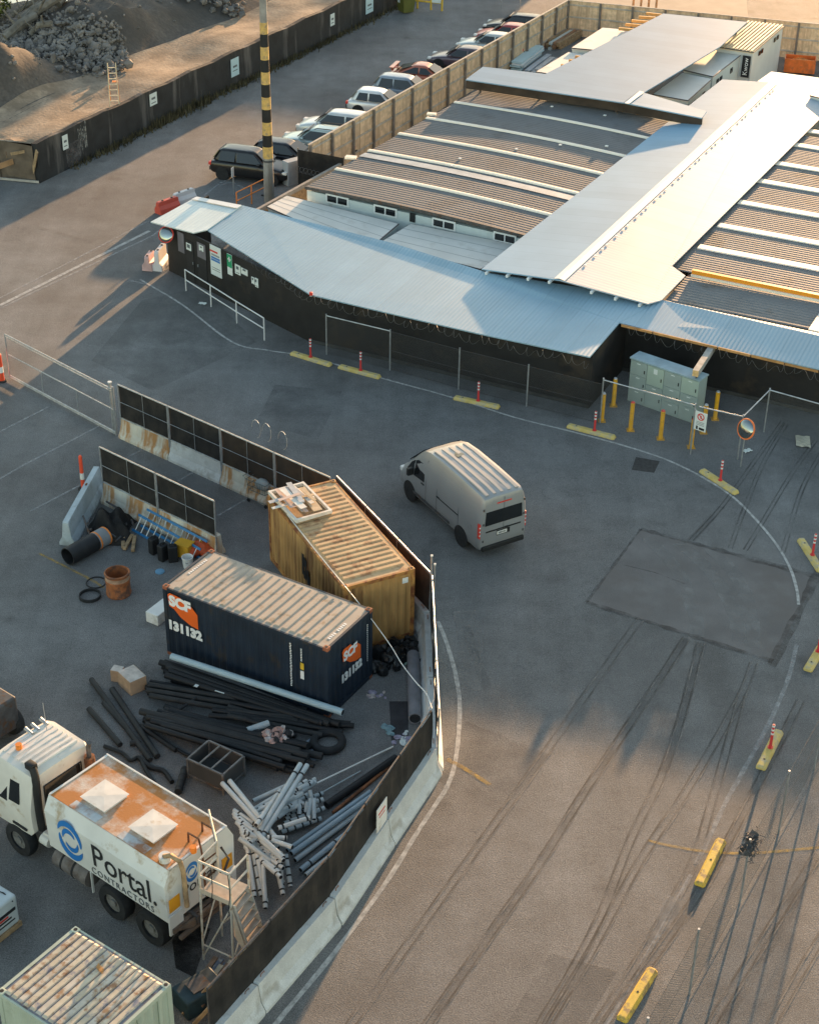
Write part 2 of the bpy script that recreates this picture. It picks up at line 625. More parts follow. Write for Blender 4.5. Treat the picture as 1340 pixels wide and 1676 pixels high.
# tyre marks swinging over the patch and down the lane
for k, px in enumerate([[(1060, 880), (1105, 930), (1130, 985), (1140, 1035), (1120, 1100)], [(1110, 888), (1165, 940), (1200, 1000), (1210, 1050)],
                        [(1160, 896), (1205, 945), (1228, 1010), (1230, 1060)]]):
    line(px, .5, m_scuff, .0065 + .0003 * k, 'tyre_marks')
for k, px in enumerate([[(1122, 1045), (1060, 1140), (960, 1290), (880, 1417), (700, 1676)], [(1145, 1052), (1118, 1160), (1084, 1264)],
                        [(1300, 1170), (1240, 1280), (1150, 1450), (1002, 1657)], [(1340, 1400), (1250, 1560), (1180, 1676)],
                        [(760, 1010), (775, 1070), (800, 1130)], [(1180, 830), (1130, 885)], [(60, 372), (150, 398)]]):
    line(px, .30, m_tyre, .0142 + .0003 * k, 'tyre_marks')
line([(1105, 1470), (1090, 1500), (1065, 1545)], .45, m_scuff, .0175, 'pale_scuff')
line([(760, 1000), (770, 1060), (765, 1130)], .8, m_scuff, .0178, 'pale_scuff')
# ------------------------------------------------------------------ shipping containers
def corrugated_wall(mb, x0, x1, y, z0, z1, nrm, pitch=.28, depth=.04, axis='x'):
    """vertical trapezoid corrugation from x0 to x1 on plane y (axis x) facing nrm"""
    n = max(1, round((x1 - x0) / pitch))
    p = (x1 - x0) / n
    pts = []
    for k in range(n):
        a = x0 + k * p
        pts += [(a, 0), (a + .26 * p, 0), (a + .5 * p, -depth), (a + .76 * p, -depth)]
    pts.append((x1, 0))
    def P(t, d, z):
        return (t, y + nrm * d, z) if axis == 'x' else (y + nrm * d, t, z)
    mb.loft([[P(t, d, z0) for t, d in pts], [P(t, d, z1) for t, d in pts]], cap=False, closed=False)

def container(name, label, loc, rz, L_, W_, H_, mats, ribs, rib_h=.035, rib_mats=None):
    m_wall, m_roof, m_frame, m_cast = mats
    t = thing(name, label, 'container', loc, rz)
    hx, hy = L_ / 2, W_ / 2
    w = MB()
    corrugated_wall(w, -hx + .12, hx - .12, -hy + .02, .16, H_ - .12, -1)
    corrugated_wall(w, -hx + .12, hx - .12, hy - .02, .16, H_ - .12, 1)
    corrugated_wall(w, -hy + .12, hy - .12, hx - .02, .16, H_ - .12, 1, axis='y')
    corrugated_wall(w, -hy + .12, hy - .12, -hx + .02, .16, H_ - .12, -1, axis='y')
    w.box((0, 0, .14), (L_ - .1, W_ - .1, .1))
    w.build('wall', m_wall, t)
    f = MB()
    for sx in (-1, 1):
        for sy in (-1, 1):
            f.box((sx * (hx - .065), sy * (hy - .065), H_ / 2), (.13, .13, H_ - .24))
        f.box((sx * (hx - .04), 0, H_ - .07), (.08, W_ - .26, .12))
        f.box((sx * (hx - .04), 0, .09), (.08, W_ - .26, .14))
    for sy in (-1, 1):
        f.box((0, sy * (hy - .03), H_ - .08), (L_ - .26, .06, .10))
        f.box((0, sy * (hy - .03), .09), (L_ - .26, .06, .14))
    f.build('frame', m_frame, t)
    # roof: pressed ribs across the width, end plates flat
    if rib_mats:
        z = H_ - .035
        b = MB(); b.box((0, 0, z), (L_ - .14, W_ - .1, .02)); b.build('roof', m_roof, t)
        p = (L_ - .3) / ribs
        for k in range(ribs):
            x = -L_ / 2 + .15 + (k + .5) * p
            b = MB(); b.loft([[(x - .44 * p, y, z + .01), (x - .36 * p, y, z + h), (x + .26 * p, y, z + h), (x + .38 * p, y, z + .01)] for y, h in ((-hy + .1, .02), (-hy + .16, rib_h), (hy - .16, rib_h), (hy - .1, .02))])
            b.build('roof_rib', rib_mats[k % len(rib_mats)], t)
    rf = MB()
    a0, a1 = -hx + .34, hx - .34
    p = (a1 - a0) / ribs
    prof = [(-hx + .07, 0)]
    for k in range(ribs):
        a = a0 + k * p
        prof += [(a, 0), (a + .16 * p, rib_h), (a + .62 * p, rib_h), (a + .78 * p, 0)]
    prof += [(a1, 0), (hx - .07, 0)]
    z = H_ - .035
    yy = [-hy + .05, -hy + .17, -hy + .2, hy - .2, hy - .17, hy - .05]
    ff = [0, 0, 1, 1, 0, 0]
    rf.loft([[(x, y, z + h * k) for x, h in prof] for y, k in zip(yy, ff)], cap=False, closed=False)
    if not rib_mats:
        rf.build('roof', m_roof, t)
    for sx in (-1, 1):
        for sy in (-1, 1):
            for zc in (.06, H_ - .06):
                c = MB()
                c.box((sx * (hx - .085), sy * (hy - .08), zc), (.178, .165, .122), bev=.012)
                o = c.build('corner_casting', m_cast, t)
                if zc > 1:
                    h = MB()
                    h.cyl((sx * (hx - .085), sy * (hy - .08), H_ - .004), (sx * (hx - .085), sy * (hy - .08), H_ + .003), .05, 10)
                    h.build('slot', m_dark, o)
    return t

m_navy = M('navy_paint', (.016, .026, .042), .5, var=.25, scale=1.2, stain=(.04, .035, .032), stain_amt=.22, stain_scale=1.5, bump=.1, bscale=8)
m_tan = M('tan_roof_paint', (.41, .345, .28), .6, var=.10, scale=1.5, stain=(.30, .22, .15), stain_amt=.3, stain_scale=3)
m_cast_r = M('red_brown_casting', (.30, .10, .05), .7, var=.3, scale=5)
scf = container('shipping_container', 'navy blue shipping container with tan ribbed roof and orange logo', (-4.285, 40.925, 0), R(-30.8),
                6.058, 2.438, 2.591, (m_navy, m_tan, m_navy, m_cast_r), 19)
m_logo = M('orange_logo', (.80, .13, .015), .55, var=.06)
m_letter = M('white_lettering', (.80, .80, .78), .6, var=.05)
hx, hy = 3.029, 1.219
# orange flag on the long side and on the end wall
def flag(o, x, z, w, h, parent):
    pts = [(-.5, .42), (-.42, .5), (-.05, .46), (.06, .30), (.30, .28), (.50, .05), (.50, -.5), (.25, -.46), (-.1, -.28), (-.30, -.06), (-.46, .0)]
    mb = MB()
    mb.extrude([o + x * (a * w) + z * (b * h) for a, b in pts], x.cross(z) * .006)
    return mb.build('logo', m_logo, parent)
side_x, end_x, zz = Vector((1, 0, 0)), Vector((0, 1, 0)), Vector((0, 0, 1))
fl = flag(Vector((-2.28, -hy - .003, 1.93)), side_x, zz, 1.12, .98, scf)
t_ = MB(); text_mb(t_, 'SCF', .50, frame((-2.38, -hy - .014, 2.14), side_x, (0, -1, 0)), bold=.03)
t_.build('lettering', m_letter, fl)
t_ = MB(); text_mb(t_, '131132', .44, frame((-2.26, -hy - .004, 1.20), side_x, (0, -1, 0)), bold=.03)
t_.build('phone_number', m_letter, scf)
ef = flag(Vector((hx + .003, .05, 1.62)), end_x, zz, 1.0, .86, scf)
t_ = MB(); text_mb(t_, 'SCF', .44, frame((hx + .014, -.02, 1.74), end_x, (1, 0, 0)), bold=.02)
t_.build('lettering', m_letter, ef)
t_ = MB(); text_mb(t_, '131132', .38, frame((hx + .004, .05, .98), end_x, (1, 0, 0)), bold=.025)
t_.build('phone_number', m_letter, scf)
# small column lettering near the right end, end-wall column and the roof numbers
c = MB()
for k in range(26):
    c.box((1.72 + rnd(-.012, .012), -hy - .003, 2.28 - k * .062), (.055, .006, .036))
c.build('serial_number', m_letter, scf)
c = MB()
for k in range(8):
    c.box((2.10, -hy - .003, 2.22 - k * .06), (.05, .006, .034))
c.build('serial_number', m_letter, scf)
c = MB(); c.box((2.12, -hy - .003, 1.28), (.13, .006, .30)); c.build('data_panel', m_letter, scf)
c = MB(); c.box((2.12, -hy - .003, 1.60), (.13, .006, .24)); c.build('warning_label', m_yellow, scf)
c = MB()
for k in range(20):
    c.box((hx + .003, .93, 2.15 - k * .07), (.006, .04, .038))
c.build('serial_number', m_letter, scf)
c = MB()
for k in range(11):
    if k in (4, 10):
        continue
    c.box((hx - .27, -.72 + k * .095, 2.566), (.10, .05, .004))
for k in range(10):
    c.box((-hx + .25, -.2 + k * .095, 2.566), (.08, .05, .004))
c.build('roof_number', m_letter, scf)

m_ochre = M('faded_ochre_paint', (.50, .275, .10), .65, var=.22, scale=.8, stain=(.16, .07, .03), stain_amt=.40, stain_scale=1.6, streak=True, bump=.12, bscale=10)
m_ochre_r = M('sunlit_ochre_roof', (.54, .36, .19), .6, var=.18, scale=1.1, stain=(.34, .17, .08), stain_amt=.36, stain_scale=2.2, bump=.1)  # roof coat paler than the wall paint
m_ochre_f = M('rusted_ochre_frame', (.44, .21, .06), .65, var=.3, scale=2, stain=(.22, .07, .03), stain_amt=.45, stain_scale=3)
yel = container('shipping_container', 'faded ochre yellow shipping container streaked with rust, boards on top', (-2.265, 44.735, 0), R(-62.8),
                6.058, 2.438, 2.591, (m_ochre, m_ochre_r, m_ochre_f, m_ochre_f), 21, .04)
# dark stencilled marks on the long side, white sticker by the corner
c = MB()
for (x, z, w, h) in ((-.15, 1.55, .13, .8), (-.02, 1.7, .1, .35), (.08, 1.45, .12, .75), (.24, 1.25, .12, .55), (.36, 1.15, .08, .4), (-.05, 1.2, .1, .3)):
    c.box((x, -hy - .003, z), (w, .006, h))
c.build('stencil_mark', m_black, yel)
c = MB(); c.box((hx + .003, .88, 2.25), (.006, .2, .2)); c.build('sticker', m_white, yel)

m_mint = M('pale_mint_paint', (.42, .47, .385), .55, var=.08, scale=1.4, stain=(.30, .33, .24), stain_amt=.25)
m_mintr = M('chipped_cream_roof', (.52, .48, .40), .6, .1, var=.22, scale=2.5, stain=(.20, .17, .16), stain_amt=.44, stain_scale=2.2, bump=.15)
gr = container('shipping_container', 'short pale green container with a heavily ribbed chipped roof', (-7.085, 25.535, 0), R(-34.9),
               2.99, 2.44, 2.59, (m_mint, M('blue_grey_valley', (.20, .21, .24), .6, var=.3, scale=3, stain=(.10, .07, .06), stain_amt=.4, stain_scale=3), m_mint, m_mint), 14, .045,
               [M('chipped_cream_%s' % n, c_, .6, var=.14, scale=3, stain=s_, stain_amt=a_, stain_scale=4) for n, c_, s_, a_ in (('a', (.54, .47, .36), (.28, .15, .08), .36), ('b', (.52, .44, .33), (.20, .20, .24), .36), ('c', (.50, .45, .38), (.32, .19, .10), .40))])
c = MB()
for y in (-.9, -.45, .1, .75):
    c.box((1.502, y, 1.35), (.01, .02, 2.2))
c.build('panel_seam', M('seam_shadow_green', (.16, .2, .15), .7), gr)  # thin dark green joint lines
c = MB()
for k in range(5):
    c.box((-.18 + k * .05, .62 - k * .012, 2.625), (.03, .13, .012), rz=.4)
c.build('paint_flakes', m_ochre_f, gr)

# stack of window frames and boards on the ochre container
def wpt(tn, x, y, z):
    return MATW[tn.name] @ Vector((x, y, z))
lb = wpt(yel, -1.95, -.52, 2.591)
st = thing('board_stack', 'stack of pale boards and window frames lying on the ochre container', 'board stack', lb, R(-62.8 + 3))
m_board = [M('board_%s' % n, c_, .7, var=.15, scale=4) for n, c_ in (('white', (.70, .66, .60)), ('grey', (.42, .44, .46)), ('tan', (.52, .38, .24)), ('pink', (.56, .42, .36)))]
b = MB(); b.box((0, 0, .05), (2.05, 1.30, .06)); b.build('pallet', m_wood, st)
b = MB()
for y in (-.62, .62):
    b.box((0, y, .14), (2.1, .08, .12))
for x in (-1.0, 1.0):
    b.box((x, 0, .14), (.08, 1.16, .12))
b.build('window_frame', m_board[0], st)
for k in range(16):
    b = MB()
    z = .10 + .028 * k * .55
    b.box((rnd(-.35, .3), rnd(-.45, .42), .22 + .017 * k), (rnd(.5, 1.7), rnd(.10, .34), .014), rz=rnd(-.12, .12) + (1.57 if k % 5 == 0 else 0))
    b.build('board', m_board[k % 4], st)
# ------------------------------------------------------------------ delivery van
def wheel(parent, c, r, w, m_rim, side=1, rr=.6, n=24, label=None):
    """tyre with a sunk rim, axle along local y"""
    c = Vector(c)
    prof = [(r * rr, -w / 2), (r * .93, -w / 2), (r, -w * .32), (r, w * .32), (r * .93, w / 2), (r * rr, w / 2), (r * rr, -w / 2)]
    mb = MB()
    rings = []
    for k in range(n + 1):
        a = 2 * math.pi * k / n
        rings.append([c + Vector((q[0] * math.cos(a), q[1], q[0] * math.sin(a))) for q in prof[:-1]])
    mb.loft(rings, cap=False)
    ty = mb.build('wheel', m_dark, parent, smooth=True, label=label)
    rm = MB()
    rm.cyl(c + Vector((0, side * w * .10, 0)), c + Vector((0, side * w * .30, 0)), r * rr, n)
    rm.cyl(c + Vector((0, side * w * .30, 0)), c + Vector((0, side * w * .44, 0)), r * .22, 10)
    for k in range(6):
        a = k * math.pi / 3
        rm.cyl(c + Vector((r * .38 * math.cos(a), side * w * .30, r * .38 * math.sin(a))), c + Vector((r * .38 * math.cos(a), side * w * .33, r * .38 * math.sin(a))), r * .07, 6)
    rm.build('rim', m_rim, ty, smooth=True)
    return ty

van = thing('delivery_van', 'grey high roof delivery van driving along the yard road', 'van', (2.62, 48.45, 0), R(121.0))
m_van = M('silver_grey_paint', (.30, .305, .31), .38, .25, var=.05, scale=.8, spec=.5, coat=.2)
m_vroof = M('light_grey_van_roof', (.34, .335, .33), .5, .1, var=.05)
def vsec(x, w, zb, zt, belt=1.35, top=.86):
    """body ring: bottom sill, bulge at the belt, leaning upper side, rounded roof edge"""
    h = []
    bz = min(belt, zb + (zt - zb) * .55)
    tw = w * top
    half = [(w * .90, zb), (w * .985, zb + .12), (w, zb + .35 * (bz - zb) + .1), (w * .995, bz), (w * .955, bz + (zt - bz) * .5), (tw, zt - .16 * min(1, (zt - bz))), (tw * .93, zt - .04), (tw * .5, zt)]
    return [(x, y, z) for y, z in half] + [(x, -y, z) for y, z in reversed(half)]
b = MB()
secs = [vsec(-1.20, .93, .50, 2.40), vsec(-1.14, .985, .40, 2.52), vsec(-.95, 1.02, .36, 2.585), vsec(.4, 1.03, .34, 2.65), vsec(1.8, 1.03, .34, 2.67),
        vsec(2.55, 1.03, .34, 2.62, top=.85), vsec(3.0, 1.03, .34, 2.48, top=.82), vsec(3.35, 1.03, .34, 2.20, top=.80), vsec(3.75, 1.02, .34, 1.82, 1.25, .80),
        vsec(4.05, 1.01, .34, 1.52, 1.1, .82), vsec(4.3, .98, .34, 1.30, 1.0, .80), vsec(4.55, .93, .36, 1.14, .9, .76), vsec(4.68, .84, .40, .98, .8, .7), vsec(4.74, .7, .5, .84, .7, .6)]
b.loft(secs)
b.build('body', m_van, van, smooth=True)
rp = MB()
for k in range(5):
    y = -.62 + k * .31
    path = [(-1.02, 2.575), (-.5, 2.632), (.4, 2.66), (1.8, 2.682), (2.35, 2.655), (2.5, 2.632)]
    pts_ = []
    rp.loft([[(x, y - .085, z - .03), (x, y - .06, z + .008), (x, y + .06, z + .008), (x, y + .085, z - .03)] for x, z in path])
rp.build('roof_rib', m_vroof, van, smooth=True)
p = MB(); p.box((1.75, .06, 2.689), (.16, .34, .006), rz=.3); p.box((1.9, .12, 2.688), (.1, .14, .006), rz=.9)
p.build('roof_stain', M('green_grey_stain', (.16, .19, .17), .8), van)
van.scale = (.95, .95, .95)
def proud(pts, th=.008):
    mb = MB()
    c0 = [Vector(q) for q in pts]
    n = (c0[1] - c0[0]).cross(c0[2] - c0[0]).normalized()
    mb.extrude(c0, n * th)
    return mb
for s in (1, -1):
    def yy(x, z):
        w = 1.03 if x < 3.4 else 1.02
        return s * (w * .995 - (z - 1.35) * (w * .135 / 1.1)) + s * .012
    fr = [(2.62, 1.34), (2.66, 2.02), (3.15, 2.02), (3.30, 1.94), (3.34, 1.30)]
    o = MB(); o.extrude([(x, yy(x, z), z) for x, z in fr], (0, s * .006, 0)); o.build('side_window', m_glass, van)
    fr = [(3.40, 1.30), (3.40, 1.90), (3.62, 1.72), (3.86, 1.36)]
    o = MB(); o.extrude([(x, yy(x, z) * .985, z) for x, z in fr], (0, s * .02, 0)); o.build('quarter_window', m_glass, van)
    o = MB(); o.box((3.42, s * 1.17, 1.45), (.14, .26, .30), bev=.03); o.cyl((3.42, s * 1.0, 1.35), (3.42, s * 1.1, 1.40), .03, 8)
    o.build('mirror', m_black, van)
    for hx_ in (2.72, 1.62):
        o = MB(); o.box((hx_, s * 1.04, 1.22), (.20, .03, .05), bev=.01); o.build('door_handle', m_black, van)
    o = MB(); o.box((-.55, s * 1.03, 1.15), (.22, .012, .22)); o.build('fuel_flap' if s > 0 else 'side_vent', M('van_flap_grey', (.24, .245, .25), .4), van)
    o = MB(); o.box((.95, s * 1.036, 1.20), (1.45, .015, .035)); o.build('door_track', m_black, van)
    o = MB(); o.box((-1.10, s * .955, 1.22), (.14, .10, .62), bev=.02); tl = o.build('tail_light', m_red, van)
    o = MB()
    for k in range(3):
        o.box((-1.166, s * .975, 1.06 + k * .16), (.012, .05, .05))
    o.build('lamp_segment', m_white, tl)
    for x, wl in ((0, 'rear'), (3.66, 'front')):
        o = MB()
        o.cyl((x, s * 1.005, .42), (x, s * 1.036, .42), .43, 22)
        o.build('wheel_arch', m_dark, van)
        wheel(van, (x, s * .915, .36), .36, .25, m_dsteel, s)
    o = MB(); o.box((4.42, s * .78, .95), (.34, .30, .22), bev=.05); o.build('headlight', m_white, van)
    for x0_, x1_ in ((2.50, 2.512), (1.72, 1.732), (.22, .232)):
        o = MB(); o.loft([[(x0_, s * 1.005, .5), (x1_, s * 1.005, .5), (x1_, s * 1.037, .55), (x0_, s * 1.037, .55)], [(x0_, s * 1.0, 1.35), (x1_, s * 1.0, 1.35), (x1_, s * 1.033, 1.35), (x0_, s * 1.033, 1.35)],
                         [(x0_, s * .90, 2.3), (x1_, s * .90, 2.3), (x1_, s * .925, 2.3), (x0_, s * .925, 2.3)]])
        o.build('door_seam', m_dsteel, van)
    o = MB(); o.box((2.1, s * 1.03, .55), (2.6, .02, .10)); o.build('side_moulding', m_dsteel, van)
o = MB(); o.extrude([(-1.205, -.80, 1.42), (-1.205, .80, 1.42), (-1.198, .76, 1.98), (-1.198, -.76, 1.98)], (-.012, 0, 0)); o.build('rear_window', m_glass, van)
o = MB(); o.box((-1.205, 0, 1.15), (.02, 1.5, .05)); o.box((-1.208, 0, 1.0), (.02, .56, .2)); o.build('door_trim', m_black, van)
o = MB(); o.box((-1.222, .06, 1.0), (.012, .42, .13)); pl = o.build('number_plate', m_white, van)
o = MB()
for k in range(6):
    o.box((-1.230, .20 - k * .055, 1.0), (.004, .03, .07))
o.build('plate_characters', m_dark, pl)
o = MB(); o.box((-1.20, 0, 1.7), (.012, .014, 1.5)); o.build('door_gap', m_dsteel, van)
for y_ in (-.86, .86):
    for z_ in (.8, 1.5, 2.1):
        o = MB(); o.box((-1.205, y_, z_), (.03, .06, .09), bev=.008); o.build('door_hinge', m_dsteel, van)
o = MB(); o.box((-1.222, -.12, 1.16), (.03, .16, .06), bev=.01); o.build('rear_handle', m_black, van)
o = MB(); o.box((-1.16, 0, .48), (.22, 1.80, .2), bev=.04); o.build('bumper', m_black, van)
o = MB(); o.box((-1.195, 0, 2.26), (.03, .62, .05)); o.build('brake_light', m_red, van)
o = MB(); o.extrude([(3.02, .78, 2.44), (3.02, -.78, 2.44), (4.02, -.80, 1.56), (4.02, .80, 1.56)], (.02, 0, .03)); o.build('windscreen', m_glass, van)

# ------------------------------------------------------------------ water truck
tk = thing('water_truck', 'white water tanker truck with rusty tank top and blue swirl logo', 'truck', (-6.13, 30.64, 0), R(142.0))
m_tank = M('tank_white_paint', (.64, .64, .62), .5, var=.07, scale=1.2, stain=(.40, .33, .24), stain_amt=.2, stain_scale=1.5)
m_tanktop = M('rusted_tank_top', (.56, .50, .44), .65, var=.12, scale=1.3, stain=(.43, .165, .04), stain_amt=.58, stain_scale=.75, bump=.12, bscale=18, fine=.15)
m_cab = M('cab_white_paint', (.62, .60, .55), .45, var=.08, scale=1.6, stain=(.40, .32, .22), stain_amt=.2, stain_scale=2)
x0, x1 = -1.42, 2.92
def tsec(x):
    half = [(.95, 1.12), (1.16, 1.20), (1.20, 2.42), (1.00, 2.82)]
    return [(x, y, z) for y, z in half] + [(x, -y, z) for y, z in reversed(half)]
b = MB(); b.loft([tsec(x0), tsec(x1)]); tank = b.build('tank', m_tank, tk)
b = MB(); b.extrude([(x0 + .02, -1.0, 2.822), (x1 - .02, -1.0, 2.822), (x1 - .02, .99, 2.822), (x0 + .02, .99, 2.822)], (0, 0, .012)); b.build('tank_top', m_tanktop, tk)
b = MB()
for x in (x0 + .04, x1 - .04):
    b.box((x, 0, 2.845), (.06, 1.98, .02))
b.box(((x0 + x1) / 2, -.985, 2.85), (x1 - x0, .04, .035))
b.build('tank_rim', m_tank, tk)
m_hatch = M('hatch_white', (.66, .63, .58), .55, var=.08, scale=3, stain=(.45, .33, .2), stain_amt=.2)
for x in (1.70, -.05):
    b = MB(); b.box((x, .20, 2.87), (.82, .76, .09)); hb = b.build('hatch', m_tank, tk)
    b = MB(); b.loft([[(x - .45, -.23, 2.925), (x + .45, -.23, 2.925), (x + .45, .63, 2.925), (x - .45, .63, 2.925)],
                      [(x - .05, .17, 2.937), (x + .05, .17, 2.937), (x + .05, .27, 2.937), (x - .05, .27, 2.937)]]); b.build('hatch_lid', m_hatch, hb)
    b = MB(); b.box((x, .84, 2.838), (.98, .26, .008)); b.build('bare_patch', M('bare_grey_tank', (.45, .47, .48), .5, var=.15, scale=3, stain=(.3, .13, .06), stain_amt=.35), hb)
# swirl logo and wording on the side that faces the yard (local +y)
m_blue = M('logo_blue', (.02, .17, .50), .5, var=.05)
def swirl(mb, o, ex, ez, r, n=26):
    """two interlocked crescents around an open centre"""
    nn = ex.cross(ez)
    for ph in (0.0, math.pi):
        for (ro, ri, a0, a1) in ((1.0, .66, -.15, 2.85), (.60, .36, .55, 3.25)):
            outer, inner = [], []
            for k in range(n + 1):
                f = k / n
                a = ph + a0 + (a1 - a0) * f
                th = math.sin(math.pi * min(1, f * 1.02)) ** .5
                mid = (ro + ri) / 2 + (.12 * (f - .5))
                hw = (ro - ri) / 2 * max(th, .02)
                outer.append(o + (ex * math.cos(a) + ez * math.sin(a)) * r * (mid + hw))
                inner.append(o + (ex * math.cos(a) + ez * math.sin(a)) * r * (mid - hw))
            for k in range(n):
                mb.face([outer[k], outer[k + 1], inner[k + 1], inner[k]])
    return mb
EX, EZ = Vector((-1, 0, 0)), Vector((0, .033, 1)).normalized()
sx = lambda x, z: Vector((x, 1.16 + (z - 1.2) * .04 / 1.22 + .012, z))
b = MB(); swirl(b, sx(2.02, 1.90), EX * .80, EZ, .64); b.build('logo', m_blue, tk)
ny = Vector((0, 1, -.033))
b = MB(); text_mb(b, 'Portal.', 1.06, frame(sx(.06, 1.90), EX, ny) @ Matrix.Diagonal((.86, 1, 1, 1)), bold=.004, spacing=.98); b.build('lettering', m_dark, tk)
b = MB(); text_mb(b, 'CONTRACTORS', .29, frame(sx(.18, 1.355), EX, ny) @ Matrix.Diagonal((.9, 1, 1, 1)), spacing=1.26); b.build('small_lettering', M('grey_lettering', (.10, .11, .12), .6), tk)
b = MB(); swirl(b, Vector((x0 - .012, .28, 2.28)), Vector((0, -.8, 0)), Vector((0, 0, 1)), .30); b.build('rear_logo', m_blue, tk)
b = MB(); text_mb(b, 'Portal.', .48, frame((x0 - .010, .02, 1.82), (0, -1, 0), (-1, 0, 0))); b.build('rear_lettering', m_dark, tk)
for y in (.92, -.92):
    b = MB(); b.box((x0 - .008, y, 1.70), (.014, .36, .42)); b.build('reflector_panel', M('amber_reflector', (.75, .33, .02), .4, var=.1), tk)
    b = MB(); b.box((x0 - .03, y * 1.02, 1.10), (.05, .46, .62)); b.build('mudflap', m_tank, tk)
# rear plumbing, lamps, pipe with a bend over the tank edge
b = MB()
for k in range(4):
    b.tube([(x0 - .12 - .05 * k, -.9 + .2 * k, 1.3 - .1 * k), (x0 - .25, -.2, 1.05 - .05 * k), (x0 - .18, .55, .95 - .06 * k), (x0 - .1, .95, .9)], .045, 7)
b.box((x0 - .06, 0, .92), (.12, 2.2, .14)); b.box((x0 - .2, 0, .70), (.1, 2.0, .1))
b.build('rear_pipework', M('dusty_brown_steel', (.15, .11, .085), .8, .1, var=.3, scale=4), tk)
b = MB(); b.tube([(x0 + .34, .80, 2.78), (x0 + .30, .84, 3.02), (x0 + .12, .80, 3.12), (x0 - .12, .74, 3.02), (x0 - .16, .70, 2.7), (x0 - .16, .66, 1.5)], .065, 10)
b.build('overflow_pipe', m_wood, tk, smooth=True)
b = MB(); b.cyl((x0 + .34, .80, 2.80), (x0 + .34, .80, 3.0), .15, 16); b.build('filler_neck', m_tank, tk)
b = MB()
for y in (-.02, -.5):
    b.tube([(x0 + .36, y, 2.83), (x0 + .36, y, 3.12), (x0 + .0, y, 3.14), (x0 - .10, y, 2.6), (x0 - .12, y, 1.6)], .03, 6)
for k in range(5):
    b.cyl((x0 - .11, -.02, 1.3 + k * .28), (x0 - .11, -.5, 1.3 + k * .28), .02, 6)
b.build('rear_ladder', m_rust, tk)
b = MB(); b.cyl((x0 + .02, .16, 2.83), (x0 + .02, .16, 3.0), .085, 12); b.build('beacon', m_orange, tk)
b = MB(); b.tube([(x0 - .14, -.62, 2.5), (x0 - .25, -.75, 2.1), (x0 - .2, -.6, 1.7), (x0 - .3, -.4, 2.0), (x0 - .22, -.3, 1.5)], .035, 7); b.build('hose', m_dsteel, tk)
# chassis, drum, mudguards, wheels
b = MB()
for y in (-.42, .42):
    b.box((1.6, y, .92), (6.6, .09, .24))
for x in (-.65, .65, 4.3):
    b.cyl((x, -.95, .5), (x, .95, .5), .09, 10)
for x in (-1.2, .1, 1.6, 2.7, 3.4):
    b.box((x, 0, .92), (.1, .8, .2))
b.box((1.6, 0, 1.06), (4.0, 1.8, .06))
b.build('chassis', m_dsteel, tk)
m_drum = M('stained_grey_drum', (.16, .14, .13), .7, .2, var=.3, scale=4, stain=(.10, .06, .04), stain_amt=.4)
b = MB(); b.cyl((2.78, .98, .82), (1.52, .98, .82), .30, 20); dr = b.build('fuel_drum', m_drum, tk, smooth=True)
b = MB()
for x in (2.45, 2.02):
    b.cyl((x - .03, .98, .82), (x + .03, .98, .82), .312, 20)
b.build('strap', m_dark, dr)
b = MB(); b.box((1.36, 1.16, .86), (.03, .06, .72)); b.build('bracket', m_tank, tk)
m_rim = M('grey_truck_rim', (.20, .195, .185), .6, .2, var=.25, scale=5)
for s in (1, -1):
    for x in (-.70, .68):
        wheel(tk, (x, s * .98, .52), .52, .36, m_rim, s, .55)
    wheel(tk, (4.32, s * 1.0, .52), .52, .30, m_rim, s, .55)
# cab
def csec(x, zt, wl, wr, zb=.95):
    half = [(wl * .97, zb), (wl, zb + .25), (wl, 1.9), (wr + .06, zt - .12), (wr, zt - .02), (wr * .5, zt + .02)]
    return [(x, y, z) for y, z in half] + [(x, -y, z) for y, z in reversed(half)]
b = MB(); b.loft([csec(3.62, 2.86, 1.12, .88, 1.15), csec(3.74, 2.93, 1.14, .92, 1.0), csec(4.9, 2.97, 1.16, .93), csec(5.15, 2.90, 1.15, .90), csec(5.42, 2.2, 1.13, .96), csec(5.50, 1.2, 1.12, 1.0, .6)])
b.build('cab', m_cab, tk, smooth=True)
m_cabr = M('cab_roof_rib', (.66, .64, .60), .45, var=.08, scale=2)
b = MB()
for k in range(7):
    x = 3.86 + k * .185
    b.loft([[(x - .055, y, 2.93 + h), (x - .035, y, 2.985 + h), (x + .035, y, 2.985 + h), (x + .055, y, 2.93 + h)] for y, h in ((-.78, 0), (-.3, .012), (.3, .012), (.72, 0))])
b.build('roof_ribs', m_cabr, tk)
b = MB()
b.extrude([(3.628, -.62, 1.82), (3.628, .58, 1.82), (3.645, .58, 2.42), (3.645, -.62, 2.42)], (-.03, 0, 0)); rw = b.build('rear_window', m_glass, tk)
b = MB()
for a, c_ in (((3.60, -.65, 1.80), (3.60, .61, 1.80)), ((3.61, -.65, 2.44), (3.61, .61, 2.44)), ((3.605, -.65, 1.8), (3.61, -.65, 2.44)), ((3.605, .61, 1.8), (3.61, .61, 2.44))):
    b.cyl(a, c_, .022, 6)
b.build('window_seal', m_dark, rw)
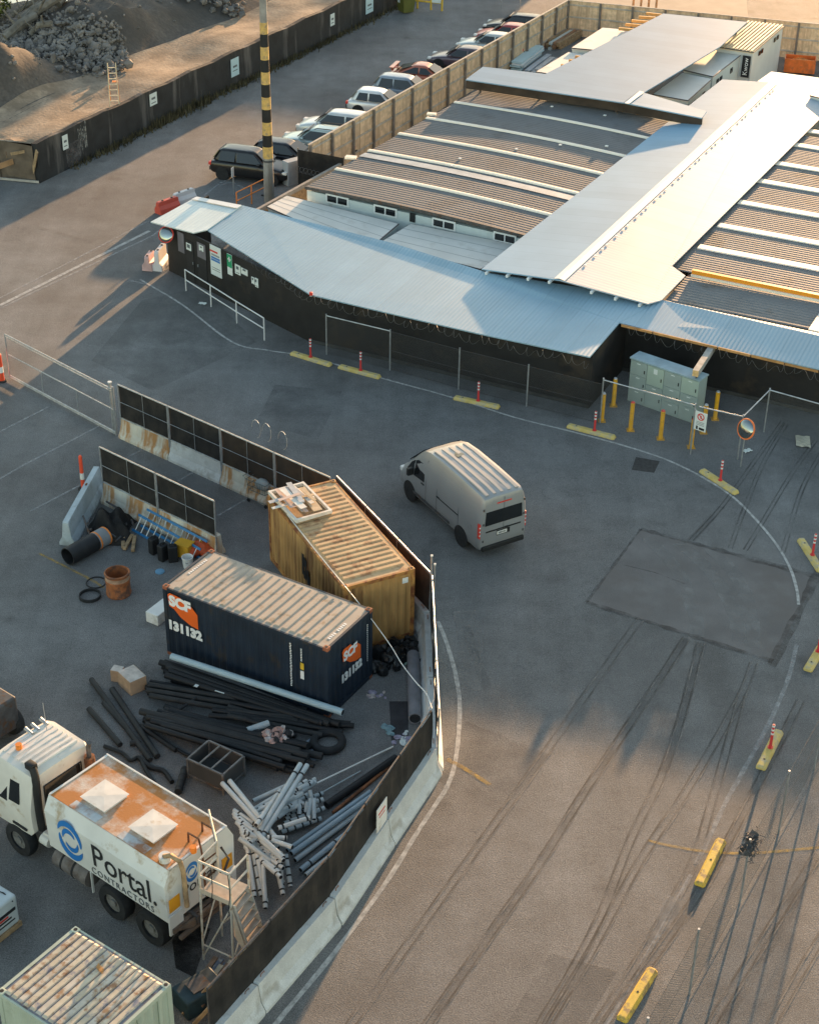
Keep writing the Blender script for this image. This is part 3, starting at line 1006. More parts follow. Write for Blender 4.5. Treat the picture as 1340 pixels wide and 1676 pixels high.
for s in (1, -1):
    b = MB(); b.extrude([(4.02, s * 1.14, 1.95), (4.06, s * .985, 2.62), (4.42, s * .985, 2.64), (4.42, s * 1.145, 1.93)], (0, s * .03, 0)); b.build('side_window', m_glass, tk)
    b = MB(); b.extrude([(4.52, s * 1.145, 1.82), (4.52, s * .985, 2.64), (5.0, s * .985, 2.62), (5.22, s * 1.14, 1.82)], (0, s * .03, 0)); b.build('door_window', m_glass, tk)
    b = MB(); b.box((4.10, s * 1.17, 1.18), (.55, .03, .07)); b.build('side_step', m_dark, tk)
b = MB(); b.tube([(3.60, .86, 1.15), (3.56, .90, 1.9), (3.56, .88, 2.55), (3.60, .84, 2.95), (3.72, .80, 3.12)], .105, 10)
b.box((3.80, .78, 3.14), (.28, .22, .2), bev=.03); b.build('air_intake', m_black, tk, smooth=True)
b = MB(); b.cyl((3.42, -.80, 1.25), (3.42, -.80, 2.62), .15, 14); ex = b.build('exhaust_stack', m_rust, tk, smooth=True)
b = MB(); b.tube([(3.42, -.80, 2.6), (3.42, -.80, 2.95), (3.36, -.80, 3.12)], .065, 9); b.build('tailpipe', m_dsteel, ex)
b = MB(); b.cyl((4.72, .42, 2.98), (4.72, .42, 3.14), .085, 12); b.build('beacon', m_orange, tk)
b = MB()
for y in (-.2, -.42, -.72):
    b.cyl((4.92, y, 2.97), (5.2, y, 3.03), .055, 8)
b.cyl((4.75, -.55, 2.97), (4.80, -.57, 3.85), .012, 6)
b.build('air_horns', m_steel, tk)
b = MB(); b.box((3.30, .72, 1.05), (.28, .5, .32), bev=.03); b.cyl((3.15, .95, 1.0), (3.45, .95, 1.0), .16, 12); b.build('battery_box', m_cab, tk)
b = MB(); b.cyl((3.3, .2, 1.05), (3.3, -.6, 1.15), .2, 10); b.box((3.3, -.1, 1.2), (.5, .9, .3), bev=.04); b.build('gearbox', m_dsteel, tk)

# second machine behind the truck cab (only its back corner is in view)
q = at(8, 1215, 0)
mc = thing('parked_machine', 'dark machine with grey air stack, cut off at the left edge', 'machine', (q.x - .9, q.y + .3, 0), R(142))
b = MB(); b.box((0, 0, .95), (2.2, 1.6, 1.1), bev=.06); b.build('body', m_dsteel, mc)
b = MB(); b.box((-.5, .2, 1.85), (.9, 1.0, .7), bev=.05); b.build('engine_cover', m_black, mc)
b = MB(); b.cyl((-.85, .4, 2.1), (-.85, .4, 2.75), .16, 12); b.cyl((-.85, .4, 2.75), (-.85, .4, 2.85), .22, 12); b.build('air_stack', m_dsteel, mc)
b = MB(); b.cyl((-.45, -.2, 2.1), (-.45, -.2, 2.9), .07, 8); b.build('exhaust_pipe', m_rust, mc)
for x in (-.7, .7):
    for y in (-.8, .8):
        wheel(mc, (x, y, .45), .45, .3, m_dsteel, 1 if y > 0 else -1)

# wrapped white tank on the ground at the lower left
q = at(43, 1520, 0)
ax = R(-38)
wt = thing('liquid_tank', 'white plastic tank with black straps and printed label, lower left corner', 'tank', (q.x - 1.05, q.y + .06, 0), R(-35 + 90))
m_pw = M('white_plastic', (.50, .54, .55), .5, var=.1, scale=2)
b = MB(); b.box((0, 0, .10), (1.15, 1.5, .14)); b.build('pallet', m_wood, wt)
b = MB(); b.box((0, 0, .64), (1.1, 1.45, .92), bev=.06); b.build('body', m_pw, wt)
b = MB()
b.tube([(-.3, -.74, 1.02), (-.1, -.5, 1.12), (.05, -.2, 1.125), (.0, .2, 1.125), (-.2, .7, 1.12)], .02, 6)
b.tube([(.4, -.74, .98), (.38, -.45, 1.12), (.3, -.1, 1.13), (.38, .3, 1.125)], .02, 6)
b.build('strap', m_dark, wt)
lab = MB(); lab.box((.05, -.732, .72), (.8, .008, .10)); lab.box((-.05, -.732, .52), (.7, .008, .05)); lab.box((.0, -.732, .40), (.8, .008, .04)); lab.build('label', m_black, wt)
lab = MB(); lab.box((-.1, -.734, .61), (.6, .008, .06)); lab.build('red_stripe', m_red, wt)
# ------------------------------------------------------------------ barriers and shade-cloth panels
def barrier_mesh(L_, h=.84):
    prof = [(-.30, 0), (-.30, .10), (-.17, .34), (-.10, h), (.10, h), (.17, .34), (.30, .10), (.30, 0)]
    mb = MB()
    mb.loft([[(x, y * k, z * (k if z > .5 else 1)) for y, z in prof] for x, k in ((-L_ / 2, .96), (-L_ / 2 + .05, 1), (L_ / 2 - .05, 1), (L_ / 2, .96))])
    return mb
def barrier(a, b, label, mat, group, gap=.03, h=.84):
    c = (a + b) / 2
    t = thing('concrete_barrier', label, 'barrier', (c.x, c.y, 0), az(a, b), group)
    L_ = (b - a).length - gap
    barrier_mesh(L_, h).build('body', mat, t)
    for x in (-L_ / 2 + .3, L_ / 2 - .3):
        m = MB(); m.tube([(x - .08, 0, h - .01), (x - .07, 0, h + .06), (x + .07, 0, h + .06), (x + .08, 0, h - .01)], .012, 6); m.build('lifting_loop', m_rust, t)
    return t
def panel(a, b, label, group, z0=.78, z1=2.25, side=0.0, cloth=None, over=0.0, fmat=None):
    """tube frame carrying shade cloth, standing on the barrier line"""
    c = (a + b) / 2
    t = thing('screen_fence', label, 'fence panel', (c.x, c.y, 0), az(a, b), group)
    L_ = (b - a).length
    h = L_ / 2 - .03
    y = side
    f = MB()
    f.cyl((-h, y, z1), (h, y, z1), .028, 8)
    f.cyl((-h, y, z0 + .04), (h, y, z0 + .04), .022, 8)
    f.cyl((-h, y, (z0 + z1) / 2), (h, y, (z0 + z1) / 2), .012, 6)
    for x in (-h, h):
        f.cyl((x, y, .12), (x, y, z1), .026, 8)
    f.cyl((0, y, z0), (0, y, z1), .014, 6)
    f.build('frame', fmat or m_steel, t)
    h = L_ / 2 - .03 + over
    n, m_ = 10, 5
    cl = MB()
    cl.grid(lambda u, v: (-h + u * 2 * h, y + .035 * (-1 if side > 0 else 1) + .02 * math.sin(u * 17 + v * 3) * math.sin(v * 3.1), z0 + .0 + v * (z1 - z0 - .03) - .03 * abs(math.sin(u * 9)) * (1 - v)), n, m_)
    cl.build('shade_cloth', cloth or m_shade, t)
    return t
F = [Vector((-11.07, 55.41, 0)), Vector((-6.82, 52.06, 0)), Vector((-2.65, 48.73, 0)), Vector((.62, 42.75, 0)), Vector((.80, 36.05, 0)), Vector((-1.80, 30.15, 0)), Vector((-6.85, 21.55, 0))]
def cut(a, b, n):
    return [(a.lerp(b, k / n), a.lerp(b, (k + 1) / n)) for k in range(n)]
runs = [(F[0], F[1], 2, 2), (F[1], F[2], 2, 2), (F[2], F[3], 2, 3), (F[3], F[4], 2, 3)]
m_con2 = M('grey_concrete', (.46, .47, .465), .88, var=.12, scale=2, stain=(.25, .24, .22), stain_amt=.36, stain_scale=1.4, bump=.3, bscale=25)
blab = [['rust streaked white concrete barrier next to the sliding gate', 'pale concrete barrier second from the sliding gate under a black screen'],
        ['concrete barrier behind the shopping cart with a brown stain', 'concrete barrier hidden behind the ochre container near its far corner'],
        ['concrete barrier beside the long side of the ochre container facing the van', 'concrete barrier at the near corner of the ochre container'],
        ['white barrier edge on to the road with peeling paint, still in shade', 'white barrier with a sunlit face at the sharp bend in the road']]
plab = [['black screen fence panel joined to the sliding gate post', 'black screen fence panel second from the sliding gate'],
        ['brown tinted screen panel above the shopping cart', 'screen panel tucked behind the ochre container far corner'],
        ['screen panel along the ochre container nearest the van', 'screen panel mid way along the ochre container', 'dark screen panel by the near right corner of the ochre container'],
        ['screen panel seen edge on under the thin twin posts', 'screen panel seen edge on half way to the road bend', 'screen panel seen edge on where the white cable is tied']]
bmat = [[m_concrust, m_conc], [m_concrust, m_con2], [m_con2, m_con2], [m_conc, m_white]]
m_shade2 = M('brown_shade_cloth', (.030, .021, .016), .9, var=.3, scale=2, stain=(.045, .03, .02), stain_amt=.4, bump=.2, bscale=6)
for i, (a, b, nb, npan) in enumerate(runs):
    for k, (p, q) in enumerate(cut(a, b, nb)):
        barrier(p, q, blab[i][k], bmat[i][k], 'concrete barriers round the storage yard')
    for k, (p, q) in enumerate(cut(a, b, npan)):
        panel(p, q, plab[i][k], 'screened fence panels round the storage yard', side=.12 if i in (2, 3) else -.12, cloth=m_shade2 if i in (1, 2) else None)
low = cut(F[4], F[5], 2) + cut(F[5], F[6], 3)
ll = ['long white barrier just below the road bend, beneath the small notice', 'long white barrier next below the one with the notice', 'long white barrier beside the white access platform', 'long white barrier running out of the bottom edge of the photo', 'white barrier beyond the bottom edge']
for k, (p, q) in enumerate(low[:4]):
    barrier(p, q, ll[k], m_conc, 'concrete barriers round the storage yard', h=.90)
pl_ = ['black screen panel carrying the small white notice by the road bend', 'black screen panel behind the long grey conduit pipes', 'black screen panel behind the pile of short conduit',
       'black screen panel next to the feet of the access platform', 'black screen panel beside the blue grey board pile', 'black screen panel at the bottom edge of the photo']
lp = cut(F[4], F[5], 3) + cut(F[5], F[6], 4)
for k in range(5):
    panel(lp[k][0], lp[k][1], pl_[k], 'screened fence panels round the storage yard', side=-.10, z0=.84, z1=2.2, over=.03, fmat=m_dsteel)
# notice on the screen
d = (F[5] - F[4]).normalized()
nrm = Vector((-d.y, d.x, 0))
if nrm.x < 0:
    nrm = -nrm
q = at(623, 1322, 1.6)
nt = thing('notice', 'small white notice hanging on the black screen below the road bend', 'notice', (q.x, q.y, 1.35), az(F[5], F[4]))
b = MB(); b.box((0, -.03, 0), (.62, .02, .80)); b.build('board', m_white, nt)
b = MB(); b.box((-.02, -.043, .18), (.4, .006, .05)); b.box((0, -.043, .05), (.34, .006, .03)); b.build('print', m_red, nt)

# inner pair of panels
I0, I1 = Vector((-10.95, 50.62, 0)), Vector((-6.46, 47.05, 0))
for k, (p, q) in enumerate(cut(I0, I1, 2)):
    barrier(p, q, ['rust stained barrier of the inner fence by the leaning barrier', 'yellow brown streaked barrier of the inner fence behind the ladders'][k], m_concrust, 'concrete barriers round the storage yard')
    panel(p, q, ['black screen panel of the inner fence, left half', 'black screen panel of the inner fence above the ladders'][k], 'screened fence panels round the storage yard', side=-.12)
a, b_ = at(162, 800), at(112, 892)
m_bluec = M('blue_grey_concrete', (.44, .50, .53), .85, var=.1, scale=2, stain=(.3, .33, .34), stain_amt=.3, bump=.3)
c_ = (a + b_) / 2
t = thing('concrete_barrier', 'loose blue grey concrete barrier standing apart at the left of the yard', 'barrier', (c_.x, c_.y, 0), az(b_, a), 'concrete barriers round the storage yard')
barrier_mesh(3.9, .95).build('body', m_bluec, t)
b = MB(); b.box((.6, 0, .955), (.12, .06, .05)); b.build('lifting_loop', m_rust, t)

# post with two thin rods and the razor loops near the cart
def post(p, h, r, label, name='fence_post', mat=None, cat='post', cap=True, group=None):
    t = thing(name, label, cat, (p.x, p.y, 0), 0, group)
    b = MB(); b.cyl((0, 0, 0), (0, 0, h), r, 10); b.build('pole', mat or m_steel, t, smooth=True)
    if cap:
        b = MB(); b.cyl((0, 0, h), (0, 0, h + .04), r * 1.3, 10); b.build('cap', m_white, t)
    return t
post(F[3] + Vector((.10, .18, 0)), 2.85, .035, 'tall thin steel post at the near end of the ochre container')
post(F[3] + Vector((.20, -.15, 0)), 2.75, .03, 'second thin steel post with white cap beside the ochre container end')
b = MB()
for (px, py) in ((420, 716), (437, 722), (463, 735)):
    q = at(px, py, 2.25)
    u = (F[2] - F[1]).normalized()
    b.tube([q + u * (.22 * math.cos(a_)) + Vector((0, 0, .35 + .36 * math.sin(a_))) for a_ in [R(-80 + 26 * k) for k in range(11)]], .010, 5)
b_o = b.build('razor_wire', m_steel)
tag(b_o, 'three loops of razor wire above the screen behind the shopping cart', 'razor wire')

# white cable from the ochre container to the road-side post
b = MB()
P = [at(470, 842, 2.66), at(520, 905, 2.66), at(575, 972, 2.62), at(612, 1019, 2.2), at(640, 1058, 2.0), at(657, 1086, 1.9), at(680, 1116, 2.0), at(698, 1136, 2.1), at(707, 1160, 2.26)]
b.tube(smooth_path(P, 5), .014, 6)
tag(b.build('cable', m_white, smooth=True), 'white cable sagging from the ochre container to the fence at the bend', 'cable')

# ------------------------------------------------------------------ sliding gate at the left
ga, gb = at(17, 616, .1), at(190, 709, .1)
ga.z = gb.z = 0
t = thing('sliding_gate', 'open chain wire sliding gate with grey tube frame at the left', 'gate', ga, az(ga, gb))
L_ = (gb - ga).length
f = MB()
for z, r in ((2.0, .03), (1.9, .022), (1.12, .022), (.14, .03), (.06, .022)):
    f.cyl((0, 0, z), (L_, 0, z), r, 8)
for x in (0, L_ * .33, L_ * .66, L_):
    f.cyl((x, 0, .06), (x, 0, 2.0 if x in (0, L_) else 1.12), .026 if x in (0, L_) else .016, 8)
f.build('frame', m_steel, t)
b = MB(); b.face([(0, 0, .1), (L_, 0, .1), (L_, 0, 1.95), (0, 0, 1.95)]); b.build('chain_mesh', mesh_mat('faint_chain_wire', (.30, .31, .32), .06, .05), t)
post(gb + Vector((-.10, .18, 0)), 2.2, .06, 'thick gate post with a rounded top where the gate meets the screens', cat='gate post', name='gate_post')
post(gb + Vector((.02, .02, 0)), 2.1, .045, 'thinner gate post right against the first black screen', cat='gate post', name='gate_post', cap=False)
q = at(2, 612)
t = thing('screen_fence', 'black screen panel cut off at the left edge behind the bollard', 'fence panel', (q.x - .6, q.y + .2, 0), az(ga, gb), 'screened fence panels round the storage yard')
b = MB(); b.cyl((-1.0, 0, 2.05), (.72, 0, 2.05), .026, 8); b.cyl((.72, 0, 0), (.72, 0, 2.05), .03, 8); b.build('frame', m_steel, t)
b = MB(); b.box((-.15, -.03, 1.05), (1.7, .02, 1.9)); b.build('shade_cloth', m_shade, t)

# ------------------------------------------------------------------ flexible bollards
def bollard_rw(p, label, h=1.05, r=.075):
    t = thing('warning_post', label, 'warning post', (p.x, p.y, 0), 0, 'orange and white plastic warning posts')
    b = MB(); b.cyl((0, 0, 0), (0, 0, .06), .2, 16, r2=.17); b.build('base', m_dark, t)
    b = MB(); b.cyl((0, 0, .06), (0, 0, h), r, 14, r2=r * .85); b.cyl((0, 0, h), (0, 0, h + .06), r * .9, 14, r2=r * .5); b.build('post', M('signal_orange', (.75, .08, .03), .5, var=.08), t, smooth=True)
    b = MB(); b.cyl((0, 0, .42), (0, 0, .68), r * 1.04, 14, r2=r * 1.0); b.build('reflective_band', m_white, t, smooth=True)
bollard_rw(at(137, 800), 'orange and white warning post behind the loose barrier', 1.35)
bollard_rw(at(4, 624), 'orange and white warning post at the left edge by the gate', 1.2, .11)

# ------------------------------------------------------------------ wheel stops with delineators
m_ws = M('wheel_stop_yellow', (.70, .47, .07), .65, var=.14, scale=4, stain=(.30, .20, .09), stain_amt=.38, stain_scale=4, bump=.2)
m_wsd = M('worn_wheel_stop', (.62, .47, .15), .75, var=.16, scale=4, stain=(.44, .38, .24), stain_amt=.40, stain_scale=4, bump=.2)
def wheel_stop(pa, pb, label, dp=None, mat=None, top=None):
    a, b = at(*pa), at(*pb)
    c = (a + b) / 2
    t = thing('wheel_stop', label, 'wheel stop', (c.x, c.y, 0), az(a, b), 'yellow wheel stops along the lane edge')
    L_ = min(max((b - a).length, 1.8), 2.1)
    m = MB()
    prof = [(-.15, 0), (-.145, .05), (-.085, .13), (.085, .13), (.145, .05), (.15, 0)]
    m.loft([[(x, y * k, z * kz) for y, z in prof] for x, k, kz in ((-L_ / 2, .75, .55), (-L_ / 2 + .06, 1, 1), (L_ / 2 - .06, 1, 1), (L_ / 2, .75, .55))])
    m.build('block', mat or m_wsd, t)
    m = MB()
    for x in ((0,) if dp is None else (-.62 * L_ / 2,)):
        m.cyl((x, 0, .128), (x, 0, .134), .032, 10)
    m.build('bolt_hole', m_dark, t)
    if dp:
        q = at(*dp, .13)
        tq = at(*(top or (dp[0] + 1, dp[1] - 29)), 1.0)
        lx = MATW[t.name].inverted() @ Vector((q.x, q.y, 0))
        x = max(-L_ / 2 + .2, min(L_ / 2 - .2, lx.x))
        m = MB(); m.cyl((x, 0, .12), (x, 0, .98), .045, 12, r2=.038); m.cyl((x, 0, .12), (x, 0, .16), .085, 12); p_ = m.build('delineator', M('delineator_red', (.62, .05, .05), .5, var=.1), t, smooth=True)
        for z in (.62, .76, .90):
            m = MB(); m.cyl((x, 0, z), (x, 0, z + .06), .047, 12, r2=.046); m.build('reflective_band', m_white, p_, smooth=True)
    return t
wheel_stop((477, 579), (542, 599), 'leftmost yellow wheel stop, with red delineator, by the hoarding corner', (507, 585))
wheel_stop((555, 601), (622, 619), 'wheel stop with red delineator below the tube frame on the hoarding', (590, 606))
wheel_stop((743, 652), (817, 668), 'wheel stop with red delineator midway along the black hoarding', (782, 656))
wheel_stop((928, 698), (1006, 718), 'wheel stop with red delineator in front of the orange bollards', (971, 706))
wheel_stop((1147, 771), (1205, 809), 'wheel stop with red delineator below the round orange rimmed mirror', (1175, 787))
wheel_stop((1309, 884), (1343, 937), 'wheel stop with red delineator at the right edge above the asphalt patch', (1330, 908))
wheel_stop((1320, 1099), (1352, 1046), 'wheel stop with red delineator at the right edge beside the asphalt patch', (1338, 1066))
wheel_stop((1243, 1260), (1274, 1198), 'wheel stop with red delineator at the edge of the sunlight', (1259, 1223), m_wsd)
wheel_stop((1143, 1451), (1180, 1376), 'bright yellow wheel stop in full sun above the white scuff', None, m_ws)
wheel_stop((1016, 1672), (1068, 1588), 'bright yellow wheel stop in full sun at the bottom of the photo', None, m_ws)

# ------------------------------------------------------------------ fence at the lower right
def chain_run(pts, h, label, group=None, rail=False, mat=None, posts=None, name='chain_fence', lower=0.05):
    t = thing(name, label, 'chain fence', pts[0], 0, group)
    for p in (posts or pts):
        b = MB(); b.cyl((p.x, p.y, 0), (p.x, p.y, h), .03, 8); b.cyl((p.x, p.y, h), (p.x, p.y, h + .03), .033, 8); b.build('post', m_steel, t, smooth=True, world=True)
    for a, c in zip(pts[:-1], pts[1:]):
        if rail:
            b = MB(); b.cyl((a.x, a.y, h - .05), (c.x, c.y, h - .05), .026, 8); b.build('top_rail', m_steel, t, smooth=True, world=True)
        else:
            b = MB()
            for z in (h - .06, h * .5, .08):
                b.cyl((a.x, a.y, z), (c.x, c.y, z), .007, 5)
            b.build('line_wire', m_dsteel, t, world=True)
        # mesh sheet: local frame along the run so that the weave follows it
        L_ = (c - a).length
        me = MB()
        me.face([(0, 0, lower), (L_, 0, lower), (L_, 0, h - .06), (0, 0, h - .06)])
        o = me.build('chain_mesh', mat or m_chain, t)
        o.location = (a.x - pts[0].x, a.y - pts[0].y, 0)
        o.rotation_euler = (0, 0, az(a, c))
    return t
base0, base1 = Vector((7.03, 27.98, 0)), Vector((8.76, 31.07, 0))
dv = (base1 - base0).normalized()
P = [base0 - dv * 6.2, base0 - dv * 3.1, base0, base0 + dv * 3.55, base0 + dv * 6.6, base0 + dv * 9.7, base0 + dv * 12.8]
chain_run(P, 2.2, 'chain wire fence running out of the lower right corner', mat=m_chain)
# bundle of torn screen caught on top of the fence
q = base0 + dv * 3.55
t = thing('wire_bundle', 'dark tangled bundle of wire hanging on the lower right fence', 'wire bundle', (q.x, q.y, 2.0), az(base0, base1))
b = MB()
for k in range(60):
    a0 = Vector((random.gauss(0, .26), rnd(-.22, .22), rnd(.02, .36)))
    a1 = a0 + Vector((rnd(-.3, .3), rnd(-.2, .2), rnd(-.45, .1)))
    am = (a0 + a1) / 2 + Vector((rnd(-.15, .15), rnd(-.15, .15), rnd(-.1, .1)))
    b.tube([a0, am, a1], rnd(.008, .02), 4)
b.grid(lambda u, v: ((u - .5) * 1.15 * (1 - .6 * v) + .06 * math.sin(v * 9), .16 * math.sin(u * 14 + v * 4), .30 - v * .62 + .07 * math.sin(u * 17 + v * 6)), 16, 8)
b.build('tangle', M('dirty_wire', (.09, .085, .085), .8, .1, var=.5, scale=9), t)
t.scale = (.9, .9, .5)
# ------------------------------------------------------------------ the site building
U_ = Vector((.902, -.432, 0))
V_ = Vector((.432, .902, 0))
m_hoard = M('black_hoarding', (.017, .016, .016), .7, var=.3, scale=1.2, stain=(.04, .03, .022), stain_amt=.3, stain_scale=.8, bump=.1, bscale=4)
def roofmat(name, col, rough, metal, pitch, ang, amp=.35, var=.05, stain=None, spec=.4):
    """ribbed metal sheet: fine ribs as bump, running along direction ang"""
    m = M(name, col, rough, metal, var, .5, stain, .25, .8, spec=spec)
    N, L = m.node_tree.nodes, m.node_tree.links
    tc = N.new('ShaderNodeTexCoord')
    mp = N.new('ShaderNodeMapping')
    mp.inputs['Rotation'].default_value = (0, 0, -ang)
    L.new(tc.outputs['Object'], mp.inputs[0])
    w = N.new('ShaderNodeTexWave')
    w.wave_type = 'BANDS'
    w.bands_direction = 'X'
    w.inputs['Scale'].default_value = math.pi / 10 / pitch * 1.0
    L.new(mp.outputs[0], w.inputs['Vector'])
    b = N.new('ShaderNodeBump')
    b.inputs['Strength'].default_value = amp
    b.inputs['Distance'].default_value = .04
    L.new(w.outputs['Fac'], b.inputs['Height'])
    L.new(b.outputs[0], N['Principled BSDF'].inputs['Normal'])
    # sheet laps: a thin darker line every few ribs, and a faint change from sheet to sheet
    P_ = N['Principled BSDF']
    src = P_.inputs['Base Color'].links[0].from_socket
    sp = N.new('ShaderNodeSeparateXYZ')
    L.new(mp.outputs[0], sp.inputs[0])
    q = math_node(N, L, 'MULTIPLY', sp.outputs[0], 1 / .84)
    fr = math_node(N, L, 'FRACT', q)
    ln = math_node(N, L, 'LESS_THAN', fr, .035)
    fl_ = math_node(N, L, 'FLOOR', q)
    wn2 = N.new('ShaderNodeTexWhiteNoise')
    wn2.noise_dimensions = '1D'
    L.new(fl_, wn2.inputs['W'])
    va = math_node(N, L, 'MULTIPLY_ADD', wn2.outputs['Value'], .07)
    va.node.inputs[2].default_value = .965
    fac = math_node(N, L, 'SUBTRACT', va, math_node(N, L, 'MULTIPLY', ln, .13))
    vs = N.new('ShaderNodeVectorMath')
    vs.operation = 'SCALE'
    L.new(src, vs.inputs[0])
    L.new(fac, vs.inputs['Scale'])
    L.new(vs.outputs[0], P_.inputs['Base Color'])
    return m
A_U, A_V = math.atan2(U_.y, U_.x), math.atan2(V_.y, V_.x)
m_blue = roofmat('blue_grey_roof_sheet', (.27, .41, .51), .5, .05, .17, A_U, .35)
m_gleft = roofmat('canopy_roof_sheet', (.26, .41, .54), .6, .0, .25, A_V, .02, spec=.08)
m_gright = roofmat('canopy_sheet_cream', (.37, .44, .51), .58, .0, .25, A_V, .05, spec=.30)  # same sheet, painted paler and warmer for the sun glare on this slope
m_pale = roofmat('pale_roof_sheet', (.62, .68, .68), .5, .2, .2, A_U, .3)
m_white_r = M('white_flat_roof', (.66, .64, .60), .6, var=.07, scale=.6, stain=(.50, .47, .42), stain_amt=.3, stain_scale=.5)
m_trim = M('white_trim', (.72, .73, .73), .5, var=.05)

so_ = thing('site_office', 'long low site office clad in black hoarding under a blue grey roof', 'site office', at(508, 560), 0)
def slab(name, px, mat, parent, th=.05, label=None):
    pts = [at(x, y, z) for x, y, z in px]
    mb = MB()
    mb.extrude(pts, (0, 0, -th))
    return mb.build(name, mat, parent, world=True, label=label)
# main roof pieces: front eave low, rear edge higher
fe, re_ = 2.45, 2.70
slab('roof', [(340, 377, 2.52), (508, 482, fe), (640, 513, fe), (780, 545, fe), (965, 584, fe), (1013, 528, 2.56), (1082, 491, 2.72), (800, 447, re_), (640, 397, re_), (425, 343, 2.62), (397, 336, 2.61)], m_blue, so_)
slab('roof', [(1013.5, 528, 2.555), (1160, 565, 2.45), (1340, 604, 2.45), (1500, 640, 2.45), (1500, 586, 2.72), (1340, 545, 2.72), (1083, 491, 2.72)], m_blue, so_)
slab('entry_roof', [(247, 363, 2.55), (317, 381, 2.55), (339, 376, 2.58), (396, 336, 2.66), (322, 322, 2.62)], m_pale, so_)
b = MB(); b.extrude([at(322, 322, 2.65), at(396, 336, 2.69), at(388, 341, 2.685), at(314, 326, 2.645)], (0, 0, .012))
b.build('roof_flashing', m_trim, so_, world=True)
def wall(a, b, z1a, z1b, name='wall', mat=None, th=.08, z0=0):
    a, b = Vector(a), Vector(b)
    d = (b - a).normalized()
    n = Vector((-d.y, d.x, 0)) * th
    mb = MB()
    mb.extrude([(a.x, a.y, z0), (b.x, b.y, z0), (b.x, b.y, z1b), (a.x, a.y, z1a)], n)
    return mb.build(name, mat or m_hoard, so_, world=True)
WB = [at(*q) for q in ((277, 443), (400, 520), (508, 560), (963, 668))]
WB[1] = WB[0].lerp(WB[2], .45) + (WB[1] - WB[0].lerp(WB[2], .45)) * .4
rc = at(1018, 606) ; rc.z = 0
rb = rc + U_ * 9.5
wall(WB[0], WB[2], 2.42, 2.36)
wall(WB[2] + (WB[3] - WB[2]).normalized() * .0, WB[3], 2.36, 2.36)
wall(WB[3], rc, 2.36, 2.52)
wall(rc, rb, 2.50, 2.36)
# left end wall
wall(WB[0] + V_ * 3.6, WB[0], 2.5, 2.42)
# plinth boards along the foot of the wall, timber fascia on the recess eave
mb = MB()
for a, b in ((WB[2], WB[3]), (rc, rb)):
    d = (b - a).normalized()
    n = Vector((d.y, -d.x, 0))
    mb.extrude([a + n * .02 + Vector((0, 0, .01)), b + n * .02 + Vector((0, 0, .01)), b + n * .02 + Vector((0, 0, .16)), a + n * .02 + Vector((0, 0, .16))], n * .04)
mb.build('plinth', M('plinth_board', (.05, .05, .048), .8, var=.3), so_, world=True)
mb = MB()
a, b = at(1016, 531, 2.58), at(1340, 607, 2.38)
d = (b - a).normalized()
for k in range(7):
    p0, p1 = a + (b - a) * (k / 6), a + (b - a) * ((k + .97) / 6)
    mb.extrude([p0, p1, p1 - Vector((0, 0, .10)), p0 - Vector((0, 0, .10))], V_ * .05)
mb.build('fascia', M('orange_fascia_timber', (.46, .24, .09), .75, var=.25, scale=3), so_, world=True)
# timber beam cantilevered over the parcel lockers
bm_a, bm_b = at(1166, 563, 2.40), at(1138, 606, 2.40)
t = thing('timber_beam', 'square timber beam sticking out from the eave above the parcel lockers', 'beam', (bm_a.x, bm_a.y, 2.12), az(bm_a, bm_b))
L_ = (bm_b - bm_a).length
b = MB(); b.box((L_ / 2, 0, .14), (L_, .24, .26)); b.build('beam', M('grey_beam', (.36, .35, .33), .8, var=.2, scale=4), t)
b = MB(); b.box((L_ + .006, 0, .14), (.012, .235, .255)); b.build('end_grain', M('end_grain_timber', (.62, .42, .20), .8, var=.2, scale=9), t)
b = MB(); b.cyl((L_ - .25, 0, -2.12), (L_ - .25, 0, .02), .04, 8); b.build('prop', m_dsteel, t)
# razor wire along the eaves
def razor(a, b, label, r=.17, n_per=2.6):
    t = thing('razor_wire', label, 'razor wire', a, 0, 'razor wire coils along the eaves')
    d = b - a
    L_ = d.length
    d = d.normalized()
    n = Vector((-d.y, d.x, 0)).normalized()
    pts = []
    turns = int(L_ * n_per)
    for k in range(turns * 9 + 1):
        f = k / 9
        ang = 2 * math.pi * f
        pts.append(a + d * (L_ * f / turns + .06 * math.sin(f * 1.3)) + n * (r * math.cos(ang) * .8) + d * (.07 * math.sin(f * 4.1)) + Vector((0, 0, r * math.sin(ang) * (.85 + .3 * math.sin(f * 2.7) + .15 * math.sin(f * 7.1)) + .05 * math.sin(f * .9))))
    mb = MB(); mb.tube(pts, .007, 3); mb.build('coil', M('razor_steel', (.16, .16, .165), .5, .6, var=.3), t, world=True)
o_ = Vector((-.12, -.22, 0))
razor(at(345, 388, 2.36), at(508, 490, 2.32), 'razor wire coil over the notices near the entry')
razor(at(509, 491, 2.32), at(780, 556, 2.32), 'razor wire coil over the left half of the long black wall')
razor(at(781, 556, 2.32), at(963, 596, 2.32), 'razor wire coil over the right half of the long black wall')
razor(at(1020, 540, 2.42), at(1160, 578, 2.3), 'razor wire coil above the parcel lockers')
razor(at(1168, 578, 2.3), at(1345, 620, 2.3), 'razor wire coil above the wall at the right edge')
# small red lamp on the corner
q = at(509, 481, 2.5)
t = thing('warning_lamp', 'small red lamp on the corner of the roof edge', 'lamp', (q.x, q.y, 2.46)); b = MB(); b.box((0, 0, .05), (.14, .14, .14), bev=.02); b.build('lens', m_red, t)
b = MB(); b.box((0, 0, -.04), (.1, .1, .05)); b.build('bracket', m_steel, t)

